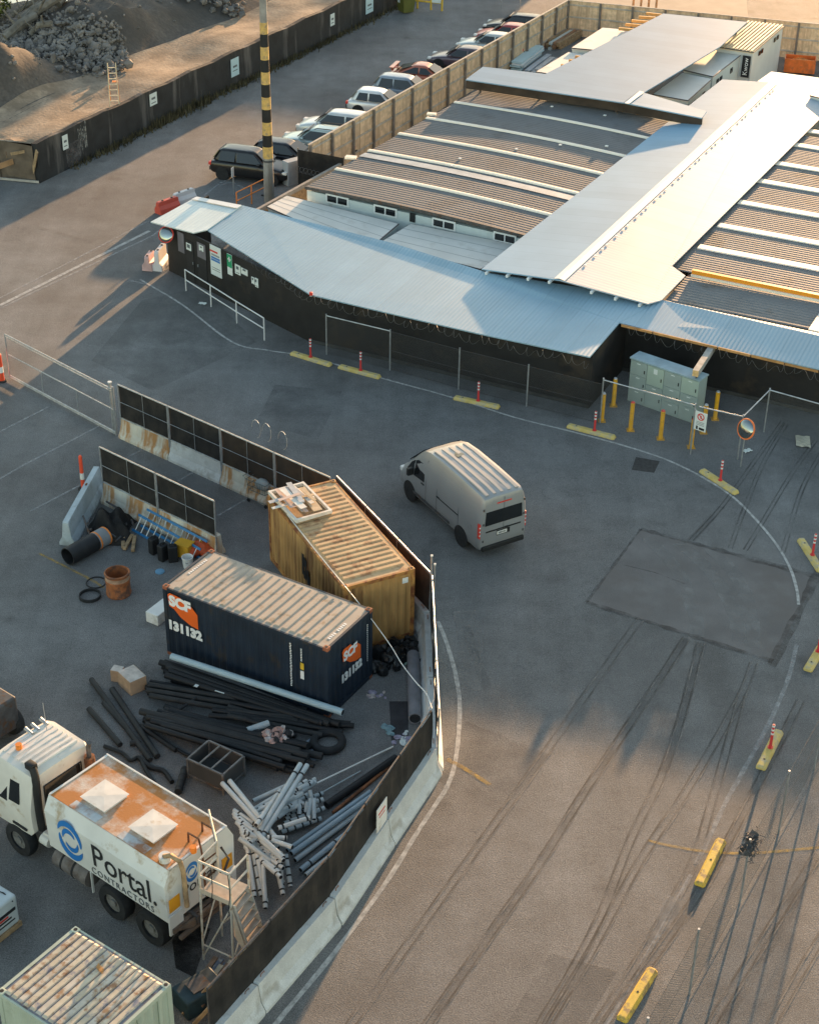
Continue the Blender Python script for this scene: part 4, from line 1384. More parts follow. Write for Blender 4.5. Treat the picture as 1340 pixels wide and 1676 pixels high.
# ---- entry doors, notices on the angled wall
wd = (WB[2] - WB[0]).normalized()
wn_ = Vector((wd.y, -wd.x, 0))
wl = (WB[2] - WB[0]).length
def on_wall(px, py):
    """point of the angled wall seen at a pixel"""
    dr = FWD * FOC + RIGHT * (px - IMG_W / 2) - UP * (py - IMG_H / 2)
    k = (WB[0] - ORG).dot(wn_) / dr.dot(wn_)
    return ORG + dr * k
def wallbox(px0, py0, px1, py1, out, th):
    p, q = on_wall(px0, py0), on_wall(px1, py1)
    cz = (p.z + q.z) / 2
    c = Vector(((p.x + q.x) / 2, (p.y + q.y) / 2, cz)) + wn_ * out
    w = (Vector((q.x, q.y, 0)) - Vector((p.x, p.y, 0))).length
    return c, w, abs(p.z - q.z)
def rot_w():
    return Matrix((wd, -wn_, Vector((0, 0, 1)))).transposed()
def board(name, label, cat, px, mat, out=.02, th=.02, group=None):
    c, w, h = wallbox(*px, out, th)
    t = thing(name, label, cat, (c.x, c.y, c.z), math.atan2(wd.y, wd.x), group)
    b = MB(); b.box((0, 0, 0), (w, th, h)); b.build('board', mat, t)
    return t, w, h, th
m_greyp = M('grey_panel', (.16, .15, .17), .6, var=.12)
m_paper = M('white_notice', (.66, .70, .68), .6, var=.05)
m_print = M('notice_print', (.12, .14, .15), .7)
c, w, h = wallbox(291, 378, 303, 415, .014, .02)
b = MB(); b.box(c, (w, .03, h), rot=rot_w()); b.build('window', m_greyp, so_, world=True)
for (x0_, y0_, x1_, y1_) in ((305, 392, 320, 458), (322, 392, 341, 470)):
    c, w, h = wallbox(x0_, y0_, x1_, y1_, .012, .02)
    c.z = 1.03
    b = MB(); b.box(c, (w, .03, 2.0), rot=rot_w()); dr_ = b.build('door', M('black_door', (.021, .021, .022), .6, var=.2), so_, world=True)
    b = MB(); b.box(c + wd * (w * .42 if x0_ == 305 else -w * .42) + wn_ * .03 - Vector((0, 0, .0)), (.04, .05, .12), rot=rot_w()); b.build('handle', m_steel, dr_, world=True)
    if x0_ == 322:
        c2, w2, h2 = wallbox(323.5, 395, 338.5, 426, .034, .02)
        b = MB(); b.box(c2, (w2, .01, h2), rot=rot_w()); b.build('door_panel', m_greyp, dr_, world=True)
t, w, h, th = board('notice', 'white notice with dark square on the left black door', 'notice', (306, 396, 314.5, 411), m_paper, .04)
b = MB(); b.box((0, -.014, .03), (w * .6, .008, h * .5)); b.build('print', m_print, t)
t, w, h, th = board('notice', 'small white notice on the grey door panel', 'notice', (327.5, 399.5, 335, 412), m_paper, .055)
b = MB(); b.box((0, -.014, .05), (w * .4, .008, h * .25)); b.box((0, -.014, -.12), (w * .25, .008, h * .2)); b.build('print', m_print, t)
t, w, h, th = board('sign_board', 'large white sign with red heading and blue bands beside the doors', 'sign', (344.5, 399, 364.5, 456), m_paper, .03, .03)
b = MB(); b.box((-.1, -.018, h * .31), (w * .7, .008, h * .055)); b.build('red_heading', m_red, t)
b = MB()
for z in (.10, .02):
    b.box((0, -.018, h * z), (w * .82, .008, h * .065))
b.build('blue_band', M('sign_blue', (.06, .20, .48), .6, var=.1), t)
b = MB()
for k in range(4):
    b.box((0, -.018, h * (.22 - .01) - k * .04 if k < 2 else -h * (.1 + .07 * k)), (w * .75, .008, .025))
b.build('text_line', m_print, t)
t, w, h, th = board('sign_board', 'green and white first aid style sign with a white cross', 'sign', (372.5, 414, 382, 451.5), m_paper, .03)
b = MB(); b.box((0, -.014, h * .18), (w * .98, .010, h * .62)); gp = b.build('green_panel', M('sign_green', (.02, .30, .14), .5, var=.06), t)
b = MB(); b.box((0, -.022, h * .26), (w * .62, .006, h * .07)); b.box((0, -.022, h * .26), (w * .2, .006, h * .24)); b.build('cross', m_paper, gp)
for k, (px, lb) in enumerate((((385.5, 431, 395, 451), 'white paper notice right of the green sign'), ((395.5, 437, 406.5, 452), 'white paper notice with dark block, second right of the green sign'),
                              ((412.5, 452, 418, 466), 'pale notice, left of the small pair far along the angled wall'), ((418.5, 454, 424, 471), 'pale notice, right of the small pair far along the angled wall'))):
    t, w, h, th = board('notice', lb, 'notice', px, m_paper, .03, group='paper notices on the black wall')
    b = MB(); b.box((rnd(-.05, .05), -.014, .08), (w * .45, .008, h * .3)); b.box((0, -.014, -.15), (w * .6, .008, .03)); b.build('print', m_print, t)
# convex mirror at the left corner
q = at(272, 384, 2.05)
t = thing('convex_mirror', 'round convex mirror with thin red rim on the entry corner', 'mirror', (q.x, q.y, 2.05), 0)
def mirror(t, r, tilt, rimmat):
    b = MB()
    rings = []
    for k in range(5):
        a = k / 4 * 1.0
        rr, dz = r * math.sin(a * math.pi / 2) if k else .002, .10 * math.cos(a * math.pi / 2)
        rings.append([(rr * math.cos(2 * math.pi * j / 24), rr * math.sin(2 * math.pi * j / 24), dz) for j in range(24)])
    b.loft(rings)
    g = b.build('glass', M('mirror_glass', (.30, .33, .33), .12, .95, var=.1), t, smooth=True)
    b = MB(); b.torus((0, 0, 0), r, r * .085, 28, 8); rm = b.build('rim', rimmat, t, smooth=True)
    b = MB(); b.cyl((0, 0, -.06), (0, 0, -.01), r * .98, 24); bk = b.build('backing', m_dsteel, t)
    for o in (g, rm, bk):
        o.rotation_euler = tilt
mirror(t, .36, (R(62), 0, R(-20)), m_red)
b = MB(); b.cyl((0, 0, 0), (.35, .25, .1), .03, 6); b.build('arm', m_steel, t)

# ------------------------------------------------------------------ canopy with shallow gable
cz_e, cz_r = 2.82, 3.18
cn = thing('gable_canopy', 'long shallow gable canopy of grey blue metal over the cabins', 'canopy', at(915, 458, 0), 0)
Lf, Lb, Rf_, Rg, Rb_ = at(788, 440, cz_e), at(1181, 130, cz_e), at(1060, 497, cz_e), at(915, 458, cz_r), at(1265, 135, cz_r)
Rb_e = at(1328, 207, cz_e) + (at(1328, 207, cz_e) - at(1099, 435, cz_e)).normalized() * 9.5
Rgb = Rb_
Rbb = Rb_e
def quadslab(name, pts, mat, parent, th=.05):
    mb = MB(); mb.extrude(pts, (0, 0, -th)); return mb.build(name, mat, parent, world=True)
quadslab('roof_slope', [Lf, Rg, Rgb, Lb], m_gleft, cn)
ux = Vector((.004, 0, 0))
quadslab('roof_slope', [Rg + ux, Rf_, at(1082, 491, cz_e - .03), at(1121, 451, cz_e - .03), at(1099, 435, cz_e), Rbb, Rgb + ux], m_gright, cn)
rd = (Rgb - Rg).normalized()
rn = Vector((rd.y, -rd.x, 0))
mb = MB()
for s, dz in ((-1, 0), (1, 0)):
    mb.extrude([Rg + Vector((0, 0, .05)), Rgb + Vector((0, 0, .05)), Rgb + rn * (s * .24) + Vector((0, 0, .0)), Rg + rn * (s * .24) + Vector((0, 0, .0))], (0, 0, .012))
mb.build('ridge_cap', m_trim, cn, world=True)
for k in range(34):
    p = Rg + rd * (2 + k * .85 + (.3 if k % 3 else 0)) + rn * .36
    mb = MB(); mb.box(p + Vector((0, 0, .0)), (.16, .10, .02), rz=az(Rg, Rgb)); mb.build('ridge_clip', m_trim, cn, world=True)
mb = MB()
for k in range(4):
    for A in (Lf, Rf_):
        p = A.lerp(Rg, .08 + k * .27) - Vector((0, 0, .12))
        if A is Rf_ and k == 3:
            continue
        mb.box(p - V_ * .06 + V_ * .5, (.10, 1.2, .11), rz=az(Rg, Rgb) - math.pi / 2)
mb.build('rafter_end', m_trim, cn, world=True)
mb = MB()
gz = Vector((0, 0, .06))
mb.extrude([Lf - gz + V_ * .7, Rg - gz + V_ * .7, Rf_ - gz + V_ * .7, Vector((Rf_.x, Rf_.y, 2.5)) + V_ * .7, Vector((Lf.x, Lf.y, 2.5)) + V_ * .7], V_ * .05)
mb.build('gable_board', M('shadowed_timber', (.09, .07, .055), .85, var=.3), cn, world=True)  # dark sheet standing in for the shaded gap under the gable
mb = MB()
for k in range(6):
    for A, B in ((Lf, Lb), (Rf_, at(1328, 207, cz_e))):
        p = A.lerp(B, .06 + k * .18)
        inn = rn * (.5 if A is Lf else -.5)
        mb.cyl((p.x + inn.x, p.y + inn.y, 0), (p.x + inn.x, p.y + inn.y, cz_e - .06), .05, 8)
mb.build('support_post', m_dsteel, cn, world=True)

# ------------------------------------------------------------------ left cabin block: ribbed grey roofs with white flashings
m_hut = M('white_cabin_wall', (.56, .62, .62), .6, var=.05, scale=1, stain=(.42, .45, .44), stain_amt=.2, streak=True)
m_groof = M('grey_ribbed_roof', (.150, .156, .165), .75, .0, var=.14, scale=.5, stain=(.115, .116, .12), stain_amt=.4, stain_scale=.5, fine=.06)
m_flash = M('white_roof_flashing', (.88, .79, .67), .55, .0, var=.06, scale=1)
hz = 2.64
Df, Dr, Db, Dc = at(500, 306, hz), at(847, 384, hz), at(765, 143, hz), at(1085, 207, hz)
Df = Df + Vector((0, 0, 0))
# true rectangle on the building axes, from the front edge
du = (Dr - Df)
lu = du.length + 1.2
du.normalize()
dv_ = Vector((-du.y, du.x, 0))
lv = 18.4
hut = thing('site_cabin_block', 'white cabin block with five white flashings across its grey ribbed roof', 'cabins', (Df.x, Df.y, 0), math.atan2(du.y, du.x))
def hump(u, lu):
    return .13 * math.sin(math.pi * min(1, max(0, u / lu)))
def ribroof(parent, lu, lv, pitch, mat, h0, humpf, skip=()):
    mb = MB()
    n = int(lv / pitch)
    prof = []
    for k in range(n):
        v = k * pitch
        prof += [(v, 0), (v + .30 * pitch, 0), (v + .42 * pitch, .011), (v + .86 * pitch, .011)]
    prof.append((n * pitch, 0))
    us = [lu * i / 10 for i in range(11)]
    mb.loft([[(u, v, h0 + h + humpf(u)) for v, h in prof] for u in us], cap=False, closed=False)
    return mb.build('ribbed_roof', mat, parent)
ribroof(hut, lu, lv, .255, m_groof, hz, lambda u: hump(u, lu))
bays = [at(545, 276, hz), at(595, 245, hz), at(642, 217, hz), at(685, 191, hz), at(730, 165, hz)]
inv = MATW[hut.name].inverted()
for p in bays:
    v = (inv @ Vector((p.x, p.y, 0))).y
    mb = MB()
    us = [-.05 + (lu + .05) * i / 12 for i in range(13)]
    mb.loft([[(u, v + a, hz + b + hump(u, lu)) for a, b in ((-.14, .01), (-.11, .065), (.0, .075), (.11, .065), (.14, .01))] for u in us], cap=False, closed=False)
    mb.build('roof_flashing', m_flash, hut, smooth=False)
for p in bays[1:2]:
    v = (inv @ Vector((p.x, p.y, 0))).y
    mb = MB()
    mb.loft([[(u, v - .75 + a, hz + .045 + hump(u, lu)) for a in (-.30, .30)] for u in [lu * i / 8 for i in range(9)]], cap=False, closed=False)
    mb.build('smooth_sheet', M('blue_grey_flat_sheet', (.33, .35, .38), .45, .3), hut)
mb = MB(); mb.box((lu / 2, lv / 2, hz / 2 - .08), (lu - .1, lv - .1, hz - .2)); mb.build('wall', m_hut, hut)
mb = MB(); mb.loft([[(u, -.06, hz - .10 + hump(u, lu)), (u, -.06, hz + .05 + hump(u, lu)), (u, .02, hz + .05 + hump(u, lu)), (u, .02, hz - .10 + hump(u, lu))] for u in [lu * i / 10 for i in range(11)]]); mb.build('gutter', m_dsteel, hut)
for (px0, px1, pa) in ((522, 560, 333), (602, 641, 350), (699, 738, 371), (802, 840, 392)):
    p0 = inv @ Vector((*at(px0, pa, hz - .40)[:2], 0)); p1 = inv @ Vector((*at(px1, pa + 8, hz - .40)[:2], 0))
    xa, xb = p0.x, p1.x
    mb = MB(); mb.box(((xa + xb) / 2, .03, 2.32), (xb - xa, .06, .46)); wf = mb.build('window', m_trim, hut)
    for q in (.27, .73):
        mb = MB(); mb.box((xa + (xb - xa) * q, -.004, 2.32), ((xb - xa) * .40, .02, .30)); mb.build('pane', m_glass, wf)
p0 = inv @ Vector((*at(672, 360, hz - .4)[:2], 0))
mb = MB(); mb.box((p0.x, .03, 2.30), (.28, .06, .42)); mb.build('vent', m_dark, hut)
for k in range(7):
    mb = MB(); mb.box((rnd(.3, lu - 1), rnd(.5, lv - 1), hz + .18), (.14, .12, .05)); mb.build('roof_cap', m_trim, hut)
mb = MB(); mb.box((-.25, 4.6, hz + .04), (.55, .36, .10), rz=.3); mb.build('roof_edge_box', m_flash, hut)
mb = MB(); mb.box((-.1, 12.7, hz + .04), (.5, .3, .10), rz=.3); mb.build('roof_edge_box', m_flash, hut)

# white flat roofed cabins between the office roof and the cabin block
def flat_cabin(name, label, px, z, seams=3, group='white flat roofed cabins', wallmat=None, th=.12, ribs=False, roofmat_=None):
    pts = [at(x, y, z) for x, y in px]
    c = sum(pts, Vector()) / 4
    t = thing(name, label, 'cabin', (c.x, c.y, 0), 0, group)
    mb = MB(); mb.extrude(pts, (0, 0, -th)); mb.build('roof', roofmat_ or m_white_r, t, world=True)
    ins = [p.lerp(Vector((c.x, c.y, z)), .02) for p in pts]
    mb = MB(); mb.extrude([Vector((p.x, p.y, 0)) for p in ins], (0, 0, z - th - .005)); mb.build('wall', wallmat or m_hut, t, world=True)
    mb = MB()
    for k in range(1, seams + 1):
        a, b = pts[0].lerp(pts[1], k / (seams + 1)), pts[3].lerp(pts[2], k / (seams + 1))
        d = (b - a).normalized()
        n = Vector((-d.y, d.x, 0)) * .02
        up = Vector((0, 0, .004))
        mb.face([a + n + up, b + n + up, b - n + up, a - n + up])
    if seams:
        mb.build('roof_seam', M('roof_seam', (.34, .34, .33), .7), t, world=True)
    mb = MB()
    for i in range(4):
        a, b = pts[i], pts[(i + 1) % 4]
        mb.cyl((a.x, a.y, z - .03), (b.x, b.y, z - .03), .035, 6)
    mb.build('roof_edge', m_dsteel if not ribs else m_trim, t, world=True)
    return t, pts
flat_cabin('flat_roof_cabin', 'flat roofed cabin tucked behind the office roof at the left', [(437, 338), (470, 320), (652, 366), (600, 410)], 2.12, 3)
flat_cabin('flat_roof_cabin', 'flat roofed cabin behind the office roof with a sunlit strip', [(620, 398), (672, 366), (850, 402), (786, 440)], 2.12, 3)

# ------------------------------------------------------------------ right cabin block
gzr = 2.62
Gf, Ge = at(1085, 489, gzr), at(1318, 537, gzr)
gu = (Ge - Gf).normalized()
gv = Vector((-gu.y, gu.x, 0))
rt = thing('site_cabin_block', 'cabin block at the right with wide bright flashings and an orange gutter', 'cabins', (Gf.x, Gf.y, 0), math.atan2(gu.y, gu.x))
inv2 = MATW[rt.name].inverted()
m_groof2 = M('grey_ribbed_roof_right', (.185, .188, .192), .7, .0, var=.14, scale=.5, stain=(.13, .12, .11), stain_amt=.35, stain_scale=.5, fine=.06)
vg = (inv2 @ Vector((*at(1119, 450, gzr)[:2], 0))).y
zl = gzr - .0
n_ = int(vg / .22)
pitch = .235
def ribstrip(v0, v1, z, mat, name='ribbed_roof', lu=17.0, u0=-.4):
    n = max(1, int((v1 - v0) / pitch))
    p = (v1 - v0) / n
    prof = []
    for k in range(n):
        v = v0 + k * p
        prof += [(v, 0), (v + .30 * p, 0), (v + .42 * p, .014), (v + .84 * p, .014)]
    prof.append((v1, 0))
    mb = MB(); mb.loft([[(u, v, z + h + .03 * math.sin(math.pi * min(1, (u + 1) / (lu + 1)))) for v, h in prof] for u in [u0 + lu * i / 8 for i in range(9)]], cap=False, closed=False)
    return mb.build(name, mat, rt)
ribstrip(0, vg, gzr - .05, m_groof2, u0=0.1)
ribstrip(vg + .35, vg + 20.5, gzr, m_groof2, lu=19.0, u0=-2.4)
fl_px = [(1137, 400), (1170, 365), (1208, 328), (1241, 293.5), (1269, 264.5), (1299, 234.5), (1322, 212)]
for (x, y) in fl_px:
    v = (inv2 @ Vector((*at(x, y, gzr + .1)[:2], 0))).y
    mb = MB(); mb.loft([[(u, v + a, gzr + b + .03 * math.sin(math.pi * min(1, (u + 1) / 18))) for a, b in ((-.28, .02), (-.23, .065), (.23, .065), (.28, .02))] for u in [-.4 + 17 * i / 8 for i in range(9)]], cap=False, closed=False)
    mb.build('roof_flashing', m_flash, rt)
mb = MB(); mb.box((8.3, vg + .12, gzr + .16), (16.0, .20, .24)); mb.build('orange_gutter', M('orange_gutter', (.80, .30, .02), .5, var=.1), rt)
mb = MB(); mb.box((8.3, vg - .03, gzr + .06), (16.0, .08, .10)); mb.build('gutter_edge', m_flash, rt)
mb = MB(); mb.box((8.3, 10, gzr / 2 - .1), (16.6, 19.8, gzr - .25)); mb.build('wall', m_hut, rt)
mb = MB(); q = inv2 @ Vector((*at(1319, 539, gzr)[:2], 0)); mb.box((q.x + 2.2, q.y + .9, gzr + .06), (4.2, 2.1, .06)); mb.build('pale_sheet', m_white_r, rt)

# ------------------------------------------------------------------ upper canopy (flat, higher, at the back)
tz = 3.5
tc_ = thing('flat_canopy', 'higher flat blue grey canopy at the back with a dark front fascia', 'canopy', at(1020, 168, 0), 0)
m_tblue = roofmat('upper_canopy_sheet', (.22, .35, .47), .62, .0, .25, A_V, .01, spec=.06)
T1 = [(762, 130), (790, 109), (892, 121), (1085, 22), (1222, 36), (1178, 76), (1052, 152), (1045, 149), (1020, 168)]
slab('roof', [(x, y, tz) for x, y in T1], m_tblue, tc_, .06)
slab('front_flap', [(1021, 168, tz - .0), (1046, 149.5, tz), (1156, 182, tz - .06), (1148, 193, tz - .06)], m_gleft, tc_, .06)
b = MB(); b.extrude([at(1022, 169, tz + .03), at(1029, 170, tz + .03), at(1054, 151, tz + .03), at(1046, 149, tz + .03)], (0, 0, .015)); b.build('white_flashing', m_trim, tc_, world=True)
mb = MB()
m_fas = M('dark_brown_fascia', (.055, .04, .03), .85, var=.3)
for (a, b) in (((762, 130), (1020, 168)), ((1020, 168), (1148, 193))):
    p0, p1 = at(*a, tz - .065), at(*b, tz - .065)
    d = (p1 - p0).normalized(); n = Vector((-d.y, d.x, 0)) * .06
    mb.extrude([p0 + n, p1 + n, p1 + n - Vector((0, 0, .52)), p0 + n - Vector((0, 0, .52))], n)
mb.build('fascia', m_fas, tc_, world=True)
mb = MB()
for (x, y) in ((775, 128), (895, 125), (1085, 26), (1215, 40), (1048, 148), (1010, 165), (1145, 188)):
    p = at(x, y, tz)
    c0 = at(1000, 120, tz)
    p = p.lerp(c0, .05)
    mb.cyl((p.x, p.y, 0), (p.x, p.y, tz - .07), .06, 8)
mb.build('support_post', m_dsteel, tc_, world=True)

# cabins at the back right
flat_cabin('flat_roof_cabin', 'white flat roofed cabin, nearer of the two below the tall container', [(1068, 154), (1116, 119), (1164, 129), (1125, 164)], 2.6, 0, wallmat=m_hut)
flat_cabin('flat_roof_cabin', 'white flat roofed cabin touching the tall white container', [(1118, 114), (1168, 81), (1211, 90), (1166, 125)], 2.66, 0, wallmat=m_hut)
m_kw = M('white_box_wall', (.62, .62, .60), .55, var=.05, scale=1)
t, pts = flat_cabin('stacked_cabin', 'white container cabin with cream ribbed roof and black sign', [(1172, 76), (1222, 35), (1282, 42), (1232, 85)], 2.98, 0, group=None, wallmat=m_kw, roofmat_=M('cream_ribbed_roof', (.62, .52, .36), .55, var=.1, scale=2))
mb = MB()
for k in range(10):
    a, b = pts[0].lerp(pts[3], (k + .5) / 10), pts[1].lerp(pts[2], (k + .5) / 10)
    d = (pts[3] - pts[0]) / 10
    mb.extrude([a - d * .25, b - d * .25, b + d * .2, a + d * .2], (0, 0, .07))
mb.build('roof_ribs', M('cream_ribbed_roof', (.62, .52, .36)), t, world=True)
fa, fb = pts[3], pts[2]
fd = (pts[3] - pts[0]).normalized()
fn = Vector((fd.y, -fd.x, 0))
c = pts[3] - fd * .34 + fn * .03
mb = MB(); mb.box(Vector((c.x, c.y, 2.05)), (.50, .03, 1.3), rz=math.atan2(fd.y, fd.x)); sg = mb.build('sign', m_black, t, world=True)
mb = MB(); text_mb(mb, 'Kwow', .40, frame(Vector((c.x, c.y, 2.05)) + fn * .02, (0, 0, 1), fn)); mb.build('sign_lettering', m_letter, sg, world=True)
rd_ = (pts[2] - pts[3]).normalized()
rn_ = Vector((rd_.y, -rd_.x, 0))
for f in (.22, .30, .72, .82):
    p = pts[3].lerp(pts[2], f) + rn_ * .02
    mb = MB(); mb.box(Vector((p.x, p.y, 2.55)), (.32, .05, .26), rz=math.atan2(rd_.y, rd_.x)); mb.build('vent', m_glass, t, world=True)
for base, px, z in ((None, [(1164, 129), (1125, 164)], 2.6), (None, [(1211, 90), (1166, 125)], 2.66)):
    a, b = at(*px[0], z), at(*px[1], z)
    d = (a - b).normalized(); n = Vector((d.y, -d.x, 0))
    w_ = [o for o in COL.objects if o.get('label', '').startswith('white flat roofed cabin, nearer' if z < 2.63 else 'white flat roofed cabin touching')][0]
    for f in (.2, .32, .7):
        p = b.lerp(a, f) + n * .0
        mb = MB(); mb.box(Vector((p.x, p.y, z - .55)), (.36, .06, .30), rz=math.atan2(d.y, d.x)); mb.build('window', m_glass, w_, world=True)
# pale cabins behind the upper canopy with bare rafters
flat_cabin('flat_roof_cabin', 'cream flat roof behind the upper canopy beside the timber fence', [(935, 78), (986, 45), (1042, 50), (999, 84)], 2.8, 0)
flat_cabin('flat_roof_cabin', 'cream flat roof carrying loose orange rafters', [(877, 117), (930, 85), (985, 95), (950, 128)], 2.6, 0)
m_raf = M('orange_rafter', (.62, .32, .10), .7, var=.15, scale=3)
for (a, b) in (((907, 116), (930, 121)), ((918, 107), (952, 112)), ((931, 99), (966, 105)), ((941, 93), (981, 98))):
    p, q = at(*a, 2.72), at(*b, 2.72)
    mb = MB(); mb.box((p + q) / 2, ((q - p).length, .14, .16), rz=az(p, q))
    tag(mb.build('rafter', m_raf), 'short orange rafter lying across the cream flat roof', 'rafter', 'orange rafters on the cream roof')
p, q = at(914, 125, 2.84), at(977, 82, 2.84)
mb = MB(); mb.box((p + q) / 2, ((q - p).length, .10, .07), rz=az(p, q)); tag(mb.build('batten', M('pale_batten', (.66, .48, .30), .7, var=.1)), 'long pale batten lying over the orange rafters', 'batten')
for (a, b) in (((1012, 47), (1045, 50)), ((1023, 40), (1055, 43)), ((1033, 34), (1065, 37)), ((1045, 28), (1072, 30)), ((1057, 22), (1082, 25))):
    p, q = at(*a, 3.0), at(*b, 3.0)
    mb = MB(); mb.box((p + q) / 2, ((q - p).length, .15, .16), rz=az(p, q))
    tag(mb.build('rafter', m_raf), 'orange rafter beside the timber fence at the top of the upper canopy', 'rafter', 'orange rafters by the far fence')
mb = MB()
for k in range(4):
    p = at(1020 + 14 * k, 36 - 5 * k); q = at(1046 + 12 * k, 46 - 6 * k)
    mb.box(((p.x + q.x) / 2, (p.y + q.y) / 2, 1.4), (.14, .14, 2.8))
ss = thing('rafter_stand', 'timber posts carrying the far orange rafters', 'posts', at(1045, 40, 0)); mb.build('posts', m_wood, ss, world=True)
# far right: bright pale roof, small box roof, orange skip
flat_cabin('flat_roof_cabin', 'very bright pale roof at the right edge below the orange skip', [(1239, 133), (1262, 117), (1400, 135), (1400, 165)], 2.7, 0, ribs=True, roofmat_=m_flash)
flat_cabin('flat_roof_cabin', 'grey roof corner cut off by the right edge', [(1325, 156), (1352, 132), (1400, 142), (1375, 168)], 3.1, 0, group=None)
q = at(1304, 128)
q = at(1304, 124); sk = thing('orange_skip', 'orange open skip in front of the far timber fence', 'skip', (q.x + .2, q.y + .6, 0), R(-12))
m_skip = M('orange_skip_paint', (.72, .16, .03), .5, var=.2, scale=2, stain=(.4, .12, .05), stain_amt=.3)
b = MB()
for y in (-.75, .75):
    b.box((0, y, .75), (2.9, .07, 1.0))
for x in (-1.42, 1.42):
    b.box((x, 0, .75), (.07, 1.43, 1.0))
b.box((0, 0, .22), (2.9, 1.5, .08)); b.build('body', m_skip, sk)
b = MB(); b.grid(lambda u, v: ((u - .5) * 2.7, (v - .5) * 1.38, .85 + .2 * math.sin(u * 3) + .06 * math.sin(v * 9 + u * 11)), 10, 6); b.build('load', M('orange_load', (.66, .22, .05), .8, var=.5, scale=5), sk)
b = MB()
for x in (-.9, 0, .9):
    b.box((x, -.80, .7), (.1, .05, .95))
b.build('rib', m_skip, sk)
sk.scale = (.66, .7, .8)
# ------------------------------------------------------------------ timber fences
m_fence = M('timber_fence_board', (.72, .52, .33), .85, var=.22, scale=3, stain=(.54, .38, .24), stain_amt=.4, stain_scale=2.5, streak=True, bump=.15, bscale=20)  # base colour raised so boards turned from the sun still read as lit
m_fpost = M('timber_fence_post', (.20, .17, .145), .85, var=.25, scale=3)
m_frail = M('timber_fence_rail', (.48, .42, .35), .85, var=.2, scale=3)
def timber_fence(a, b, n, label, side=1, h=2.3):
    t = thing('timber_fence', label, 'fence', (a.x, a.y, 0), az(a, b), 'timber board fences')
    L_ = (b - a).length
    bd = MB()
    x = 0
    while x < L_ - .01:
        w = min(.19, L_ - x)
        bd.box((x + w / 2, rnd(-.006, .006), h / 2 + rnd(-.015, .015)), (w - .006, .024, h))
        x += w
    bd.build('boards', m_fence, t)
    for k in range(n + 1):
        p = MB(); p.box((L_ * k / n, -side * .11, (h + .05) / 2), (.13, .12, h + .05)); p.build('post', m_fpost, t)
    r = MB()
    for z in (.45, 1.25, 2.05):
        r.box((L_ / 2, -side * .045, z), (L_, .045, .10))
    r.box((L_ / 2, 0, h + .03), (L_, .12, .04))
    r.build('rail', m_frail, t)
    return t
fa_, fb_ = at(505, 238, 2.3), at(931, 0, 2.3)
fa_.z = fb_.z = 0
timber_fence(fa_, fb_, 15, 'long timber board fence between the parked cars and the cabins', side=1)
fc, fd_ = at(931, 1, 2.3), at(1284, 35, 2.3)
fc.z = fd_.z = 0
fe_ = fd_ + (fd_ - fc).normalized() * 14
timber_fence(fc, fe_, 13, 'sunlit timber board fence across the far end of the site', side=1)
# black mesh covered return panel and the low rail fence beside the cabins
p, q = at(487, 244, 2.2), at(562, 258, 2.2)
p.z = q.z = 0
t = thing('screen_fence', 'black covered fence return at the near end of the timber fence', 'fence panel', p, az(p, q))
L_ = (q - p).length
b = MB(); b.grid(lambda u, v: (u * L_, .02 * math.sin(u * 12) * math.sin(v * 3), .03 + 2.15 * v), 10, 5); b.build('cover', m_shade, t)
b = MB()
for x in (0, L_):
    b.cyl((x, .05, 0), (x, .05, 2.25), .04, 8)
b.build('post', m_fpost, t)
pts = []
mb = MB()
for k in range(70):
    f = k / 69
    pts.append(p.lerp(q, f) + Vector((-.05, -.12, 1.2 - f * .15)) + Vector((.16 * math.cos(k * 1.05), -.05, .16 * math.sin(k * 1.05))))
mb.tube(pts, .012, 4)
tag(mb.build('razor_wire', M('razor_steel', (.16, .16, .165))), 'slack razor wire coil on the black fence return', 'razor wire')
ra, rb2 = at(328, 345, 1.9), at(562, 262, 2.1)
ra, rb2 = at(415, 352, 1.7), at(560, 264, 1.95)
ra.z = rb2.z = 0
t = thing('timber_fence', 'grey weathered plank fence running beside the flat roofs', 'fence', ra, az(ra, rb2))
L_ = (rb2 - ra).length
b = MB()
n = int(L_ / .2)
for k in range(n):
    b.box((k * .2 + .1, 0, .85), (.19, .025, 1.7))
b.build('boards', m_wood, t)
b = MB(); b.box((L_ / 2, .03, 1.78), (L_, .16, .20)); b.box((L_ / 2, .10, 1.60), (L_, .06, .1)); b.build('capping', M('grey_capping', (.27, .25, .23), .85, var=.2, scale=3), t)

